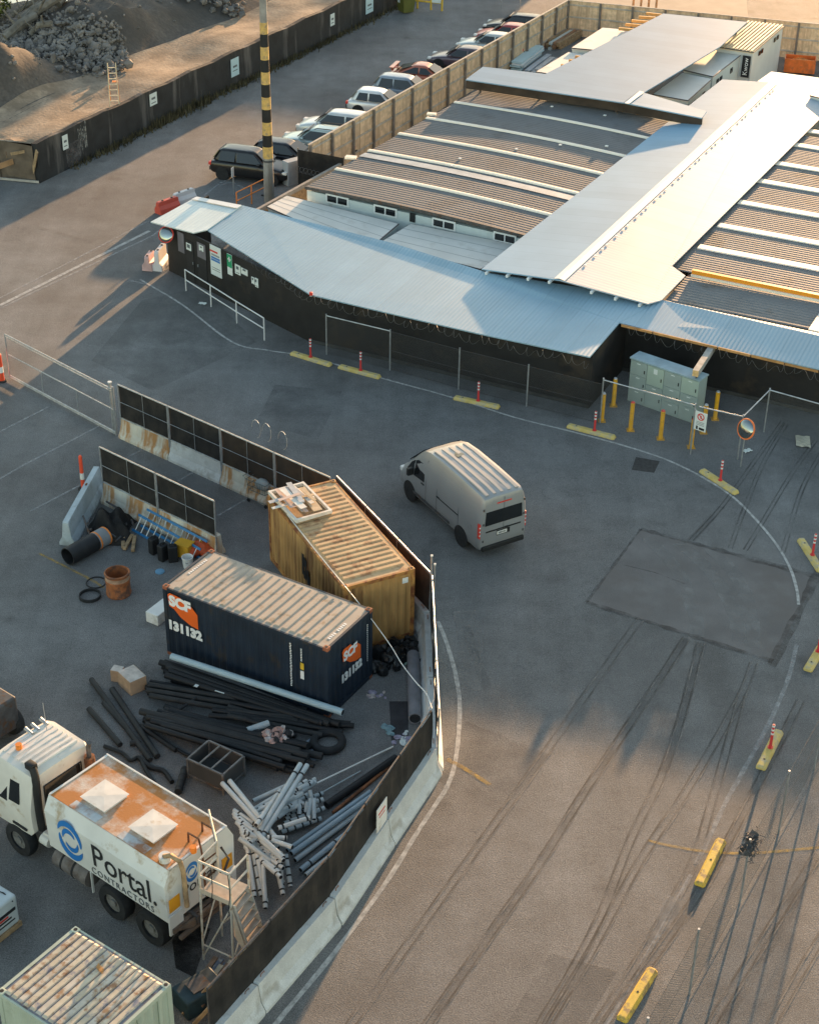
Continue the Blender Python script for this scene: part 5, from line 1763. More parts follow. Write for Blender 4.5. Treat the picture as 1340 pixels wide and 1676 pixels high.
# ------------------------------------------------------------------ parked cars
def sds(o):
    m = o.modifiers.new('rounding', 'SUBSURF')
    m.levels = m.render_levels = 2
    for p in o.data.polygons:
        p.use_smooth = True
    return o
def bev(o, w):
    m = o.modifiers.new('soft_edges', 'BEVEL')
    m.width = w
    m.segments = 3
    m.limit_method = 'ANGLE'
    m.angle_limit = R(24)
    for p in o.data.polygons:
        p.use_smooth = True
    m2 = o.modifiers.new('normals', 'WEIGHTED_NORMAL')
    return o
def make_car(label, paint, loc, rz, L_=4.3, Wd=1.78, H=1.46, kind='hatch', roofmat_=None, spoiler=False, rails=False):
    t = thing('parked_car', label, 'car', loc, rz, 'cars parked against the timber fence')
    hw = Wd / 2
    belt = H * .62
    bon = belt * .93
    f, r = L_ / 2, -L_ / 2
    tail = belt if kind != 'sedan' else belt * .98
    def ring(x, w, zb, zt):
        half = [(w * .86, zb), (w * .97, zb + .10), (w, zb + .5 * (zt - zb)), (w * .96, zt - .06), (w * .80, zt)]
        return [(x, y, z) for y, z in half] + [(x, -y, z) for y, z in reversed(half)]
    secs = [ring(r, hw * .80, .42, tail * .80), ring(r + .10, hw * .93, .30, tail * .96), ring(r + .5, hw, .22, tail), ring(0, hw, .20, belt), ring(f - 1.15, hw, .20, belt * .98),
            ring(f - .55, hw * .97, .22, bon * .93), ring(f - .14, hw * .86, .26, bon * .80), ring(f, hw * .66, .34, bon * .62)]
    b = MB(); b.loft(secs); sds(b.build('body', paint, t, smooth=True))
    # greenhouse
    fb = f - (1.22 if kind != 'suv' else 1.15)
    ft = fb - .78
    if kind == 'sedan':
        rt_, rb = r + 1.25, r + .60
    elif kind == 'coupe':
        rt_, rb = r + 1.5, r + .45
    elif kind == 'suv':
        rt_, rb = r + .55, r + .14
    else:
        rt_, rb = r + .62, r + .20
    wb, wt = hw * .90, hw * .68
    zr = H
    zb = belt - .03
    zc = belt - .22
    def gring(x, w, z):
        return (x, w, z)
    low = [(rb, wb * .94), (rb + .4, wb), (ft, wb), (fb, wb * .92)]
    b = MB()
    b.loft([[(rb - .1, y, zc) for y in (-wb * .95, -wb * .5, 0, wb * .5, wb * .95)] + [(fb + .15, y, zc) for y in (wb * .93, wb * .5, 0, -wb * .5, -wb * .93)], [(rb, y, zb) for y in (-wb * .92, -wb * .5, 0, wb * .5, wb * .92)][::1] + [(fb, y, zb) for y in (wb * .90, wb * .5, 0, -wb * .5, -wb * .90)],
            [(rt_ - .05, y, zr - .09) for y in (-wt, -wt * .5, 0, wt * .5, wt)] + [(ft + .05, y, zr - .09) for y in (wt * .97, wt * .5, 0, -wt * .5, -wt * .97)],
            [(rt_ + .15, y, zr - .02) for y in (-wt * .84, -wt * .45, 0, wt * .45, wt * .84)] + [(ft - .2, y, zr - .015) for y in (wt * .84, wt * .45, 0, -wt * .45, -wt * .84)]])
    sds(b.build('roof', roofmat_ or paint, t, smooth=True))
    # glass: windscreen, rear screen, two side panes each side, proud of the shell
    def lerp3(a, c, k):
        return tuple(a[i] + (c[i] - a[i]) * k for i in range(3))
    def pane(nm, A, B, C, D, out):
        mb = MB(); mb.extrude([A, B, C, D], out); mb.build(nm, m_glass, t)
    zt_ = zr - .11
    pane('windscreen', (fb - .06, -wb * .80, zb + .08), (fb - .06, wb * .80, zb + .08), (ft + .12, wt * .86, zt_), (ft + .12, -wt * .86, zt_), (.035, 0, .03))
    pane('rear_window', (rb + .10, -wb * .78, zb + .12), (rb + .10, wb * .78, zb + .12), (rt_ - .02, wt * .84, zt_ - .02), (rt_ - .02, -wt * .84, zt_ - .02), (-.04, 0, .02))
    mid = (rt_ + ft) / 2
    for s in (1, -1):
        def sp(x, k):
            return (x, s * (wb * .975 + (wt - wb) * k), zb + .05 + (zt_ - zb - .08) * k)
        out = (0, s * .022, .008)
        pane('side_window', sp(mid - .05, 0), sp(rb + .42, 0), sp(rt_ + .16, 1), sp(mid - .05, 1), out)
        pane('side_window', sp(mid + .05, 0), sp(fb - .28, 0), sp(ft - .02, 1), sp(mid + .05, 1), out)
        mb = MB(); mb.box((fb - .42, s * (hw + .04), belt + .06), (.16, .18, .12), bev=.03); mb.build('mirror', paint, t)
        mb = MB(); mb.box((f - .20, s * hw * .66, bon * .74), (.26, .34, .13), bev=.03); mb.build('headlight', m_white, t)
        mb = MB(); mb.box((r + .07, s * hw * .74, tail * .80), (.16, .30, .16), bev=.03); mb.build('tail_light', m_red, t)
        for x in (f - .86, r + .80):
            o = MB(); o.cyl((x, s * hw * .985, .34), (x, s * (hw * 1.0 + .006), .34), .375, 18); o.build('wheel_arch', m_dark, t)
            wheel(t, (x, s * (hw - .11), .32), .32, .21, m_steel, s, .62, 18)
        if rails:
            mb = MB(); mb.tube([(rt_ + .2, s * wt * .86, zr - .03), (rt_ + .3, s * wt * .88, zr + .04), (ft - .4, s * wt * .88, zr + .04), (ft - .25, s * wt * .86, zr - .03)], .022, 6); mb.build('roof_rail', m_black, t)
    mb = MB(); mb.box((r - .0, 0, .48), (.1, Wd * .72, .2), bev=.03); mb.box((f - .05, 0, .42), (.12, Wd * .6, .18), bev=.03); mb.build('bumper', m_black, t)
    mb = MB(); mb.box((r - .03, 0, tail * .7), (.03, .38, .11)); mb.build('number_plate', m_white, t)
    if spoiler:
        mb = MB(); mb.box((r + .18, 0, belt + .24), (.28, Wd * .82, .035), bev=.012)
        for s in (1, -1):
            mb.box((r + .20, s * hw * .6, belt + .12), (.16, .03, .24))
        mb.build('spoiler', paint, t)
    return t
def paintm(n, c, m=.3):
    return M(n, c, .3, m, var=.05, coat=.4)
FAZ = R(180)
fdir = (fb_ - fa_).normalized()
nose_in = math.atan2(-fdir.x, fdir.y) + math.pi   # towards the fence
nose_in = math.atan2(math.cos(R(107)), math.sin(R(107)))
nose_out = nose_in + math.pi
cars = [((414, 243), 1.60, nose_in, 'glossy black SUV parked nearest the striped pole', (.016, .016, .018), dict(L_=4.45, Wd=1.82, H=1.62, kind='suv')),
        ((472, 230), 1.45, nose_in, 'black hatchback between the black SUV and the pale teal wagon', (.018, .02, .026), dict(kind='hatch')),
        ((522, 206), 1.50, nose_out, 'pale teal wagon with dark roof rails, third from the near end', (.42, .52, .52), dict(L_=4.6, H=1.5, kind='hatch', rails=True)),
        ((552, 181), 1.60, nose_out, 'silver white SUV parked between the teal wagon and the white hatchback', (.58, .60, .60), dict(L_=4.6, Wd=1.84, H=1.64, kind='suv')),
        ((627, 147), 1.48, nose_in, 'clean white hatchback showing its red tail light', (.70, .71, .71), dict(L_=4.1, H=1.5)),
        ((667, 124), 1.58, nose_in, 'grey blue small SUV between the white hatchback and the red coupe', (.26, .31, .37), dict(L_=4.3, H=1.6, kind='suv')),
        ((697, 104), 1.32, nose_in, 'faded red coupe with a rear spoiler', (.42, .13, .08), dict(L_=4.4, H=1.33, kind='coupe', spoiler=True)),
        ((760, 75), 1.42, nose_out, 'dark plum sedan with a shining silver roof', (.10, .075, .095), dict(L_=4.6, H=1.43, kind='sedan')),
        ((805, 53), 1.42, nose_out, 'silver sedan between the plum sedan and the crimson car', (.46, .49, .49), dict(L_=4.6, H=1.45, kind='sedan')),
        ((832, 38), 1.42, nose_out, 'crimson car second from the far end of the row', (.36, .06, .055), dict(L_=4.5, H=1.45, kind='sedan')),
        ((848, 22), 1.48, nose_out, 'black car at the far end of the parked row', (.02, .02, .024), dict(L_=4.6, H=1.5, kind='hatch'))]
for k, (px, z, rz, lb, col, kw) in enumerate(cars):
    p = at(px[0], px[1], z)
    make_car(lb, paintm('car_paint_%s' % 'abcdefghijk'[k], col), (p.x, p.y, 0), rz, **kw)

# ------------------------------------------------------------------ striped pole
pb = at(441, 330)
t = thing('striped_pole', 'tall pole with yellow and black warning bands beside the parked SUV', 'pole', (pb.x, pb.y, 0))
def zpole(y):
    """height on the pole seen at image row y"""
    lo, hi = 0, 16
    for _ in range(40):
        m_ = (lo + hi) / 2
        v = Vector((pb.x, pb.y, m_)) - ORG
        yy_ = IMG_H / 2 - FOC * v.dot(UP) / v.dot(FWD)
        if yy_ > y:
            lo = m_
        else:
            hi = m_
    return lo
r0, r1 = .27, .17
rad = lambda z: r0 + (r1 - r0) * z / 11
zt = 15.0
b = MB(); b.cyl((0, 0, 0), (0, 0, zt), rad(0), 18, r2=rad(zt)); b.build('pole', M('grey_timber_pole', (.30, .28, .26), .85, var=.2, scale=3, streak=True, stain=(.2, .17, .14), stain_amt=.4), t, smooth=True)
ys = [258, 239, 220, 199, 178, 158, 137, 117, 97, 76, 55, 36]
m_band = M('faded_yellow_band', (.62, .40, .13), .75, var=.15, scale=6, stain=(.35, .25, .15), stain_amt=.35, stain_scale=5)
for k in range(11):
    z0, z1 = zpole(ys[k]), zpole(ys[k + 1])
    b = MB(); b.cyl((0, 0, z0), (0, 0, z1), rad(z0) + .008, 18, r2=rad(z1) + .008); b.build('yellow_band' if k % 2 == 0 else 'black_band', m_band if k % 2 == 0 else m_black, t, smooth=True)
b = MB(); b.cyl((0, 0, zpole(264)), (0, 0, zpole(261)), rad(2) + .02, 18); b.build('steel_strap', m_dsteel, t)
# things at the foot of the pole
q = at(548 / 1, 330)
p = at(480, 300)
t = thing('service_cabinet', 'small grey service cabinet behind the striped pole', 'cabinet', (p.x, p.y, 0), R(40))
b = MB(); b.box((0, 0, .65), (1.0, .5, 1.3), bev=.02); b.build('body', M('cabinet_grey', (.34, .37, .40), .6, var=.1), t)
b = MB(); b.box((0, -.256, .65), (.9, .012, 1.1)); b.build('door', M('cabinet_grey_door', (.28, .31, .34), .6), t)
p, q = at(388, 346), at(436, 322)
t = thing('barricade', 'orange tube barricade left of the striped pole', 'barricade', p, az(p, q))
L_ = (q - p).length
b = MB()
for z in (1.0, .55):
    b.cyl((0, 0, z), (L_, 0, z), .03, 7)
for x in (0, L_ / 2, L_):
    b.cyl((x, 0, 0), (x, 0, 1.0), .03, 7)
b.build('rail', m_orange, t)
b = MB()
for x in (0, L_):
    b.box((x, 0, .03), (.1, .6, .06))
b.build('foot', m_black, t)
p = at(383, 318)
t = thing('parking_sign', 'thin parking sign seen edge on in front of the black SUV', 'sign', (p.x, p.y, 0), R(70))
b = MB(); b.cyl((0, 0, 0), (0, 0, 1.45), .025, 7); b.build('post', m_steel, t)
b = MB(); b.box((0, .02, 1.2), (.26, .02, .5)); b.build('plate', m_trim, t)
# water filled barriers beside the entry
def plastic_barrier(p, rz, mat, label, L_=1.6, h=.85):
    t = thing('plastic_barrier', label, 'barrier', (p.x, p.y, 0), rz, 'plastic water filled barriers')
    b = MB(); b.loft([[(x, y * k, z * (k if z > .5 else 1)) for y, z in ((-.26, 0), (-.25, .25), (-.12, .42), (-.10, h), (.10, h), (.12, .42), (.25, .25), (.26, 0))] for x, k in ((-L_ / 2, .93), (-L_ / 2 + .08, 1), (L_ / 2 - .08, 1), (L_ / 2, .93))]); b.build('body', mat, t)
    b = MB()
    for x in (-.3, .3):
        b.cyl((x, 0, h), (x, 0, h + .03), .06, 10)
    b.build('cap', m_black, t)
    return t
m_pred = M('plastic_red', (.60, .09, .06), .5, var=.08)
m_pwh = M('plastic_white', (.66, .62, .62), .5, var=.06)
plastic_barrier(at(275, 345), R(48), m_pred, 'red plastic barrier behind the pale entry roof, left one', 1.3, .62)
plastic_barrier(at(302, 331), R(48), m_pwh, 'pale plastic barrier behind the pale entry roof, right one', 1.3, .62)
plastic_barrier(at(264, 436), R(80), m_pwh, 'white plastic barrier standing against the entry corner', 1.2, .95)
q = at(254, 437)
plastic_barrier(Vector((q.x - .22, q.y - .05, 0)), R(80), M('pale_pink_plastic', (.62, .40, .38), .5), 'thin pinkish plastic barrier leaning beside the white one', .9, .7)

# ------------------------------------------------------------------ black retaining wall along the street
wa, wb_ = at(66, 300), at(656, 8)
wdir = (wb_ - wa).normalized()
wnr = Vector((wdir.y, -wdir.x, 0))
WL = (wb_ - wa).length
t = thing('retaining_wall', 'black painted retaining wall streaked white along the street', 'wall', wa, az(wa, wb_))
m_rw = M('black_wall_paint', (.022, .023, .025), .8, var=.3, scale=1.2, stain=(.115, .105, .10), stain_amt=.30, stain_scale=.9, streak=True, bump=.3, bscale=5)
b = MB()
n = int(WL / 1.2)
prof = []
for k in range(n + 1):
    prof.append((k * WL / n, 2.12 + .05 * math.sin(k * 1.7) + (.1 if 2 < k < 4 else 0)))
vs_f = [(x, 0, 0) for x, z in prof] + [(x, 0, z) for x, z in reversed(prof)]
for (x0_, z0_), (x1_, z1_) in zip(prof[:-1], prof[1:]):
    b.extrude([(x0_, 0, 0), (x1_ + .003, 0, 0), (x1_ + .003, 0, z1_), (x0_, 0, z0_)], (0, .30, 0))
b.build('wall', m_rw, t)
b = MB()
for k in range(7):
    x = 3.4 + k * .13
    b.box((x, -.004, 1.2 + rnd(-.3, .3)), (rnd(.02, .07), .012, rnd(.7, 1.7)))
b.build('lime_streak', M('lime_streak', (.42, .40, .37), .9, var=.3, scale=6, alpha=(.0, .9), alpha_scale=4), t)
b = MB(); b.box((3.0, -.006, .7), (1.3, .01, 1.3)); b.build('bare_patch', M('bare_concrete', (.12, .11, .11), .9, var=.3, scale=3, alpha=(.0, .9), alpha_scale=2), t)
def on_street(px, py):
    dr = FWD * FOC + RIGHT * (px - IMG_W / 2) - UP * (py - IMG_H / 2)
    return ORG + dr * ((wa - ORG).dot(wnr) / dr.dot(wnr))
for (x0_, y0_, x1_, y1_, lb, mt) in ((101, 223, 112, 242, 'white notice at the broken end of the black street wall', m_paper), (244, 155, 257, 169, 'white notice on the black street wall left of the ladder top', m_paper),
                                     (377, 98, 391, 121, 'pale blue sheet on the black street wall left of the striped pole', M('pale_blue_sheet', (.46, .60, .64), .6, var=.05)),
                                     (540, 24, 547, 40, 'small white notice on the black street wall right of the striped pole', m_paper), (598, 0, 610, 18, 'pale blue sheet at the top edge on the black street wall', M('pale_blue_sheet', (.46, .60, .64)))):
    p, q = on_street(x0_, y0_), on_street(x1_, y1_)
    c = (p + q) / 2
    w = math.hypot(q.x - p.x, q.y - p.y)
    t = thing('notice', lb, 'notice', c + wnr * .03, az(wa, wb_), 'notices on the black street wall')
    b = MB(); b.box((0, 0, 0), (w, .02, abs(p.z - q.z))); b.build('board', mt, t)
    b = MB(); b.box((0, -.013, .05), (w * .5, .008, .12)); b.box((0, -.013, -.2), (w * .6, .008, .05)); b.build('print', m_print, t)
# weeds at the foot of the wall
b = MB()
for k in range(2600):
    x = rnd(2.5, WL) if rnd(0, 1) < .5 else random.gauss(random.choice([7, 12, 14, 20, 24, 30]), 1.6)
    if x < 2 or x > WL:
        continue
    h = rnd(.10, .55) * (1.2 if 10 < x < 16 else .8)
    p = wa + wdir * x + wnr * abs(random.gauss(.08, .22))
    d = Vector((rnd(-1, 1), rnd(-1, 1), 0)) * .13
    w = Vector((rnd(-1, 1), rnd(-1, 1), 0)).normalized() * rnd(.02, .06)
    b.face([p - w, p + w, p + d + Vector((0, 0, h))])
b.build('weeds', M('dry_weeds', (.085, .07, .035), .9, var=.5, scale=2), kind='stuff')

# ------------------------------------------------------------------ raised demolition ground behind the wall
back = -wnr
def near_edge(s):
    return .28 if s >= 0 else 2.5 - 2.2 * s
def dirt_h(x, y):
    """height of the dirt ground, with heaps"""
    rel = (x - wa.x) * back.x + (y - wa.y) * back.y
    sx_ = (x - wa.x) * wdir.x + (y - wa.y) * wdir.y
    rel -= near_edge(sx_)
    kk = min(1, max(0, (rel - 4.3) / 3.2))
    kk = kk * kk * (3 - 2 * kk)
    z = 1.92 + .06 * math.sin(x * .9 + y * .37) + .05 * math.sin(x * .33 - y * .8)
    for (px, py, r_, h) in HEAPS:
        d2 = ((x - px) ** 2 + (y - py) ** 2) / (r_ * r_)
        if d2 < 1:
            z += kk * h * (1 - d2) ** 1.5 * (1 + .12 * math.sin(3 * x) * math.sin(2.3 * y))
    return z
HEAPS = []
for (px, py, r_, h) in ((195, 60, 6.2, 1.7), (245, 80, 4.0, .5), (50, 148, 4.8, 1.3), (-20, 158, 5, 1.5), (110, 92, 6.0, .6), (300, 18, 6, 1.0), (60, 40, 7, 1.0), (380, -8, 6, 1.0)):
    p = at(px, py, 1.9)
    HEAPS.append((p.x, p.y, r_, h))
def m_dirt_make():
    m = M('dirt_ground', (.095, .082, .072), .95, var=.28, scale=.35, stain=(.065, .058, .052), stain_amt=.42, stain_scale=.16, bump=.9, bscale=5, fine=.22)
    return m
m_dirt = m_dirt_make()
b = MB()
def dirt_pt(u, v):
    s = -20 + u * (WL + 56)
    p = wa + wdir * s + back * (near_edge(s) + v * v * 78)
    return Vector((p.x, p.y, dirt_h(p.x, p.y)))
b.grid(dirt_pt, 190, 90)
b.build('dirt_ground', m_dirt, smooth=True, kind='structure')
# earth face left of the wall end
b = MB()
e0, e1 = wa + back * 2.5, wa - wdir * 20 + back * near_edge(-20)
def face_pt(u, v):
    p = e0.lerp(e1, u)
    return Vector((p.x + .10 * math.sin(u * 90), p.y - .35 * (1 - v) + .1 * math.sin(u * 60), v * dirt_h(p.x, p.y)))
b.grid(face_pt, 60, 4)
b.grid(lambda u, v: wa + back * (.25 + 2.3 * u) + Vector((.06 * math.sin(u * 9), -.06 - .2 * u * (1 - v), v * 1.98)), 8, 4)
b.build('dirt_bank', M('dark_earth', (.13, .10, .075), .95, var=.3, scale=1.5, bump=.8, bscale=6), smooth=True, kind='structure')
# paler compacted track, following the ground
b = MB()
def trk(u, v):
    s = -8 + u * (WL + 36)
    p = wa + wdir * s + back * (near_edge(s) + .04 + v * (4.6 + .5 * math.sin(u * 9)))
    return Vector((p.x, p.y, dirt_h(p.x, p.y) + .03 + .03 * math.sin(v * 14)))
b.grid(trk, 130, 14)
b.build('dirt_track', M('pale_compacted_soil', (.29, .225, .165), .95, var=.22, scale=.9, stain=(.19, .145, .105), stain_amt=.4, stain_scale=.5, bump=.8, bscale=6, fine=.15), smooth=True, kind='structure')
# unseen buildings added beyond the view to shade the heaps and the street
ps = Vector((math.cos(SUN_AZ), -math.sin(SUN_AZ), 0))
pt = Vector((math.sin(SUN_AZ), math.cos(SUN_AZ), 0))
c = ps * -74 + pt * 172
t = thing('warehouse', 'long grey warehouse standing beyond the heaps, outside the photo', 'warehouse', c, -SUN_AZ)
b = MB(); b.box((0, 0, 6.2), (48, 14, 12.4)); b.build('wall', M('warehouse_cladding', (.30, .31, .32), .7, var=.1), t)
b = MB(); b.extrude([(-24.4, -7.4, 12.4), (-24.4, 0, 13.6), (-24.4, 7.4, 12.4)], (48.8, 0, 0)); b.build('roof', m_steel, t)
c = ps * -40.2 + pt * 156
t2 = thing('storage_shed', 'low storage shed closing the street beyond the top of the photo', 'shed', c, -SUN_AZ)
b = MB(); b.box((0, 0, 3.65), (13, 9, 7.3)); b.build('wall', MATS['warehouse_cladding'], t2)
b = MB(); b.extrude([(-6.7, -4.8, 7.3), (-6.7, 0, 7.8), (-6.7, 4.8, 7.3)], (13.4, 0, 0)); b.build('roof', m_steel, t2)
b = MB(); b.box((0, -4.55, 2.2), (4.2, .12, 4.4)); b.build('door', m_dsteel, t2)
for k in range(5):
    b = MB(); b.box((-18 + k * 9, -7.05, 2.2), (4.2, .12, 4.4)); b.build('door', m_dsteel, t)
# rubble heap: broken stone, far too many to count
m_stone = M('broken_stone', (.19, .175, .165), .9, var=.4, scale=1.1, bump=.3, bscale=6)
b = MB()
def rock(mb, c, s):
    bm2 = bmesh.ops.create_icosphere(mb.bm, subdivisions=1, radius=1, matrix=Matrix.Translation(c) @ Matrix.Rotation(rnd(0, 6), 4, Vector((rnd(-1, 1), rnd(-1, 1), rnd(-1, 1))).normalized()) @ Matrix.Diagonal((s * rnd(.6, 1.3), s * rnd(.6, 1.2), s * rnd(.4, .9), 1)))
    for v in bm2['verts']:
        v.co += Vector((rnd(-1, 1), rnd(-1, 1), rnd(-1, 1))) * s * .22
for k in range(1900):
    f = rnd(0, 1)
    px = 0 + 205 * f + rnd(-10, 10)
    py = 76 + 16 * f + random.gauss(0, 13)
    if 150 < px < 215 and py < 70:
        continue
    p = at(px, py, 2.3)
    s = rnd(.05, .17) if rnd(0, 1) < .92 else rnd(.17, .36)
    rock(b, Vector((p.x, p.y, dirt_h(p.x, p.y) + rnd(0, .35))), s)
for k in range(420):
    px, py = rnd(230, 400), rnd(-10, 26)
    p = at(px, py, 2.0)
    rock(b, Vector((p.x, p.y, dirt_h(p.x, p.y) + rnd(0, .5))), rnd(.06, .28))
for k in range(200):
    px, py = rnd(0, 420), rnd(10, 190)
    p = at(px, py, 2.0)
    if (p - wa).dot(back) > 5.5:
        rock(b, Vector((p.x, p.y, dirt_h(p.x, p.y) + .03)), rnd(.05, .16))
b.build('rubble', m_stone, kind='stuff')
# timber heaps behind the rubble
m_log = M('grey_driftwood', (.16, .145, .125), .9, var=.4, scale=2)
for k, (x0_, y0_, x1_, y1_, r_) in enumerate(((38, 42, 118, 6, .42), (30, 50, 100, 22, .30), (50, 56, 86, 46, .2), (8, 58, 60, 36, .26), (96, 30, 128, 2, .3), (20, 30, 70, 20, .2))):
    p, q = at(x0_, y0_, 3.0), at(x1_, y1_, 3.4)
    p.z, q.z = dirt_h(p.x, p.y) + .5, dirt_h(q.x, q.y) + .8
    b = MB(); b.tube([p, (p + q) / 2 + Vector((rnd(-.3, .3), rnd(-.3, .3), .2)), q], r_, 8)
    for j in range(3):
        m_ = p.lerp(q, rnd(.2, .8)); b.tube([m_, m_ + Vector((rnd(-.8, .8), rnd(-.8, .8), rnd(.5, 1.3)))], r_ * .25, 5)
    tag(b.build('log', m_log), 'grey stripped log lying behind the rubble at the upper left', 'log', 'logs behind the rubble')
b = MB(); b.face([at(-60, -60, 1.0), at(-60, 26, 2.6), at(40, 22, 2.6), at(110, 2, 2.6), at(150, -60, 2.0)]); b.build('water', M('pale_water', (.42, .45, .47), .25, .0, var=.25, scale=.4), kind='structure')
# sunlit bush at the top left corner
def leafbush(name, label, c, rad_, n, mats, h):
    t = thing(name, label, 'bush', c)
    b = MB()
    for k in range(7):
        a = rnd(0, 6.28); b.tube([(0, 0, -.2), (math.cos(a) * rad_ * .3, math.sin(a) * rad_ * .3, h * .5), (math.cos(a) * rad_ * .7, math.sin(a) * rad_ * .7, h * .9)], .03, 5)
    b.build('stem', m_wood, t)
    for j, mt in enumerate(mats):
        b = MB()
        for k in range(n):
            d = Vector((random.gauss(0, 1), random.gauss(0, 1), random.gauss(0, 1))).normalized() * rad_ * rnd(.3, 1) ** .5
            p = Vector((d.x, d.y, h * .55 + d.z * h * .5 / rad_ * 1.0))
            u = Vector((rnd(-1, 1), rnd(-1, 1), rnd(-1, 1))).normalized() * rnd(.06, .15)
            w = u.cross(Vector((rnd(-1, 1), rnd(-1, 1), rnd(-1, 1)))).normalized() * u.length * .6
            b.face([p - u, p + w, p + u, p - w])
        b.build('leaves', mt, t)
    return t
p = at(2, 40, 2.6)
leafbush('bush', 'yellow green bush at the top left corner', Vector((p.x - .3, p.y, dirt_h(p.x, p.y))), 1.1, 500, [M('bright_leaf', (.16, .17, .03), .7, var=.4, scale=3), M('dark_leaf', (.05, .065, .02), .8, var=.4, scale=3)], 2.4)
# step ladder on the bank behind the wall
p = at(190, 176, 1.95)
t = thing('step_ladder', 'thin pale step ladder standing at the top of the black street wall', 'ladder', (p.x - .1, p.y + .25, 1.95), R(8))
b = MB()
for x in (-.22, .22):
    b.tube([(x * 1.15, -.1, 0), (x, .2, 2.35)], .03, 6)
b.build('stile', M('ladder_cream', (.62, .52, .36), .6), t)
b = MB()
for k in range(7):
    b.box((0, -.06 + .26 * (k + 1) / 8, .30 * (k + 1)), (.42, .09, .03))
b.build('tread', M('ladder_cream', (.62, .52, .36), .6), t)
b = MB()
for x in (-.22, .22):
    b.tube([(x * 1.1, .9, 0), (x, .24, 2.3)], .022, 6)
b.box((.1, .45, 1.25), (.3, .22, .04)); b.build('rear_leg', m_orange, t)
# timber scraps by the broken wall end
for k, (x0_, y0_, z0_, x1_, y1_, z1_, w, lb, mt) in enumerate(((52, 294, .05, 61, 247, 1.9, .22, 'pale plank leaning upright against the end of the black street wall', m_wood), (33, 288, .05, 50, 262, 1.1, .30, 'short wide plank leaning in front of the brown box', m_wood),
                                                              (18, 252, 1.5, 62, 244, 1.7, .16, 'plank laid level over the brown box by the wall end', m_wood), (0, 292, .1, 64, 298, .12, .12, 'long thin edging timber on the ground at the wall end', M('pale_edging', (.36, .34, .31), .8)),
                                                              (0, 272, .9, 22, 264, 1.0, .3, 'orange sunlit board at the left edge near the wall end', M('sunlit_board', (.42, .24, .12), .8, var=.2)))):  # more orange than the other scraps
    p, q = at(x0_, y0_, z0_), at(x1_, y1_, z1_)
    d = q - p
    b = MB(); b.box((0, 0, 0), (w, .05, d.length), rot=d.to_track_quat('Z', 'X').to_matrix())
    o = b.build('plank', mt); o.location = (p + q) / 2
    tag(o, lb, 'plank', 'timber scraps at the wall end')
p = at(30, 288)
t = thing('timber_box', 'brown timber box among the planks at the wall end', 'box', (p.x + .1, p.y + .5, 0), R(20))
b = MB(); b.box((0, 0, .7), (1.5, 1.0, 1.4)); b.build('body', M('dark_red_timber', (.16, .07, .045), .85, var=.3, scale=3), t)
b = MB()
for z in (.35, .75, 1.15):
    b.box((0, -.51, z), (1.52, .03, .12))
b.build('slat', m_wood, t)
# bin and yellow frame at the far end of the street
p = at(664, 20)
t = thing('wheelie_bin', 'olive green bin at the top of the black street wall', 'bin', (p.x, p.y, 0), R(-60))
b = MB(); b.loft([[(-.42, -.38, .08), (.42, -.38, .08), (.42, .38, .08), (-.42, .38, .08)], [(-.55, -.5, 1.15), (.55, -.5, 1.15), (.55, .5, 1.15), (-.55, .5, 1.15)]]); b.build('body', M('olive_bin', (.13, .13, .03), .6, var=.12), t)
b = MB(); b.box((0, 0, 1.19), (1.18, 1.06, .07), bev=.02); b.build('lid', M('olive_lid', (.18, .18, .05), .6), t)
b = MB(); b.box((-.2, -.47, .85), (.3, .02, .3)); b.build('label', m_paper, t)
p, q = at(683, 14), at(723, 18)
t = thing('height_barrier', 'yellow tube barrier with a white board at the top of the street', 'barrier', p, az(p, q))
L_ = (q - p).length
b = MB()
for x in (-2.0, 0, L_ * .55, L_):
    b.cyl((x, 0, 0), (x, 0, 1.25), .07, 8)
b.cyl((-2.2, 0, .55), (L_, 0, .55), .07, 8); b.cyl((-2.2, 0, 1.2), (L_, 0, 1.2), .07, 8); b.build('frame', m_yellow, t)
b = MB(); b.box((L_ * .78, -.09, .95), (L_ * .36, .03, .8)); b.build('board', m_paper, t)
p = at(836, 21)
t = thing('site_sign', 'orange and white sign board beyond the black parked car', 'sign', (p.x, p.y + 1.2, 0), R(-20))
b = MB(); b.box((0, 0, .95), (1.6, .03, .55)); b.build('board', M('salmon_board', (.62, .28, .18), .6), t)
b = MB(); b.box((-.6, -.02, .95), (.36, .02, .5)); b.build('white_panel', m_paper, t)
b = MB()
for x in (-.7, .7):
    b.cyl((x, .03, 0), (x, .03, .95), .03, 6)
b.build('post', m_steel, t)
# timber pile and sheets in the fenced yard
def stickpile(name, label, cat, px0, px1, n, mat, wid, z=0, size=(.12, .08)):
    p, q = at(*px0), at(*px1)
    t = thing(name, label, cat, (p + q) / 2, az(p, q))
    L_ = (q - p).length
    per = max(1, int(wid / size[0] / 1.15))
    for k in range(n):
        b = MB()
        b.box((rnd(-.2, .2), -wid / 2 + (k % per + .5) * wid / per + rnd(-.04, .04), size[1] / 2 + (k // per) * size[1] * 1.1), (L_ * rnd(.7, 1.0), size[0], size[1]), rz=rnd(-.05, .05))
        b.build('piece', mat[k % len(mat)], t)
    return t
stickpile('timber_pile', 'pile of old timber lengths beside the timber fence', 'timber pile', (893, 82), (938, 58), 16, [m_wood, M('reddish_timber', (.30, .17, .10), .85, var=.3), m_pale], 1.5, size=(.2, .16))
stickpile('sheet_stack', 'stack of pale blue roofing sheets by the timber fence', 'roofing sheets', (840, 117), (884, 86), 5, [M('pale_blue_sheet', (.46, .60, .64)), m_trim], 1.5, size=(.7, .1))
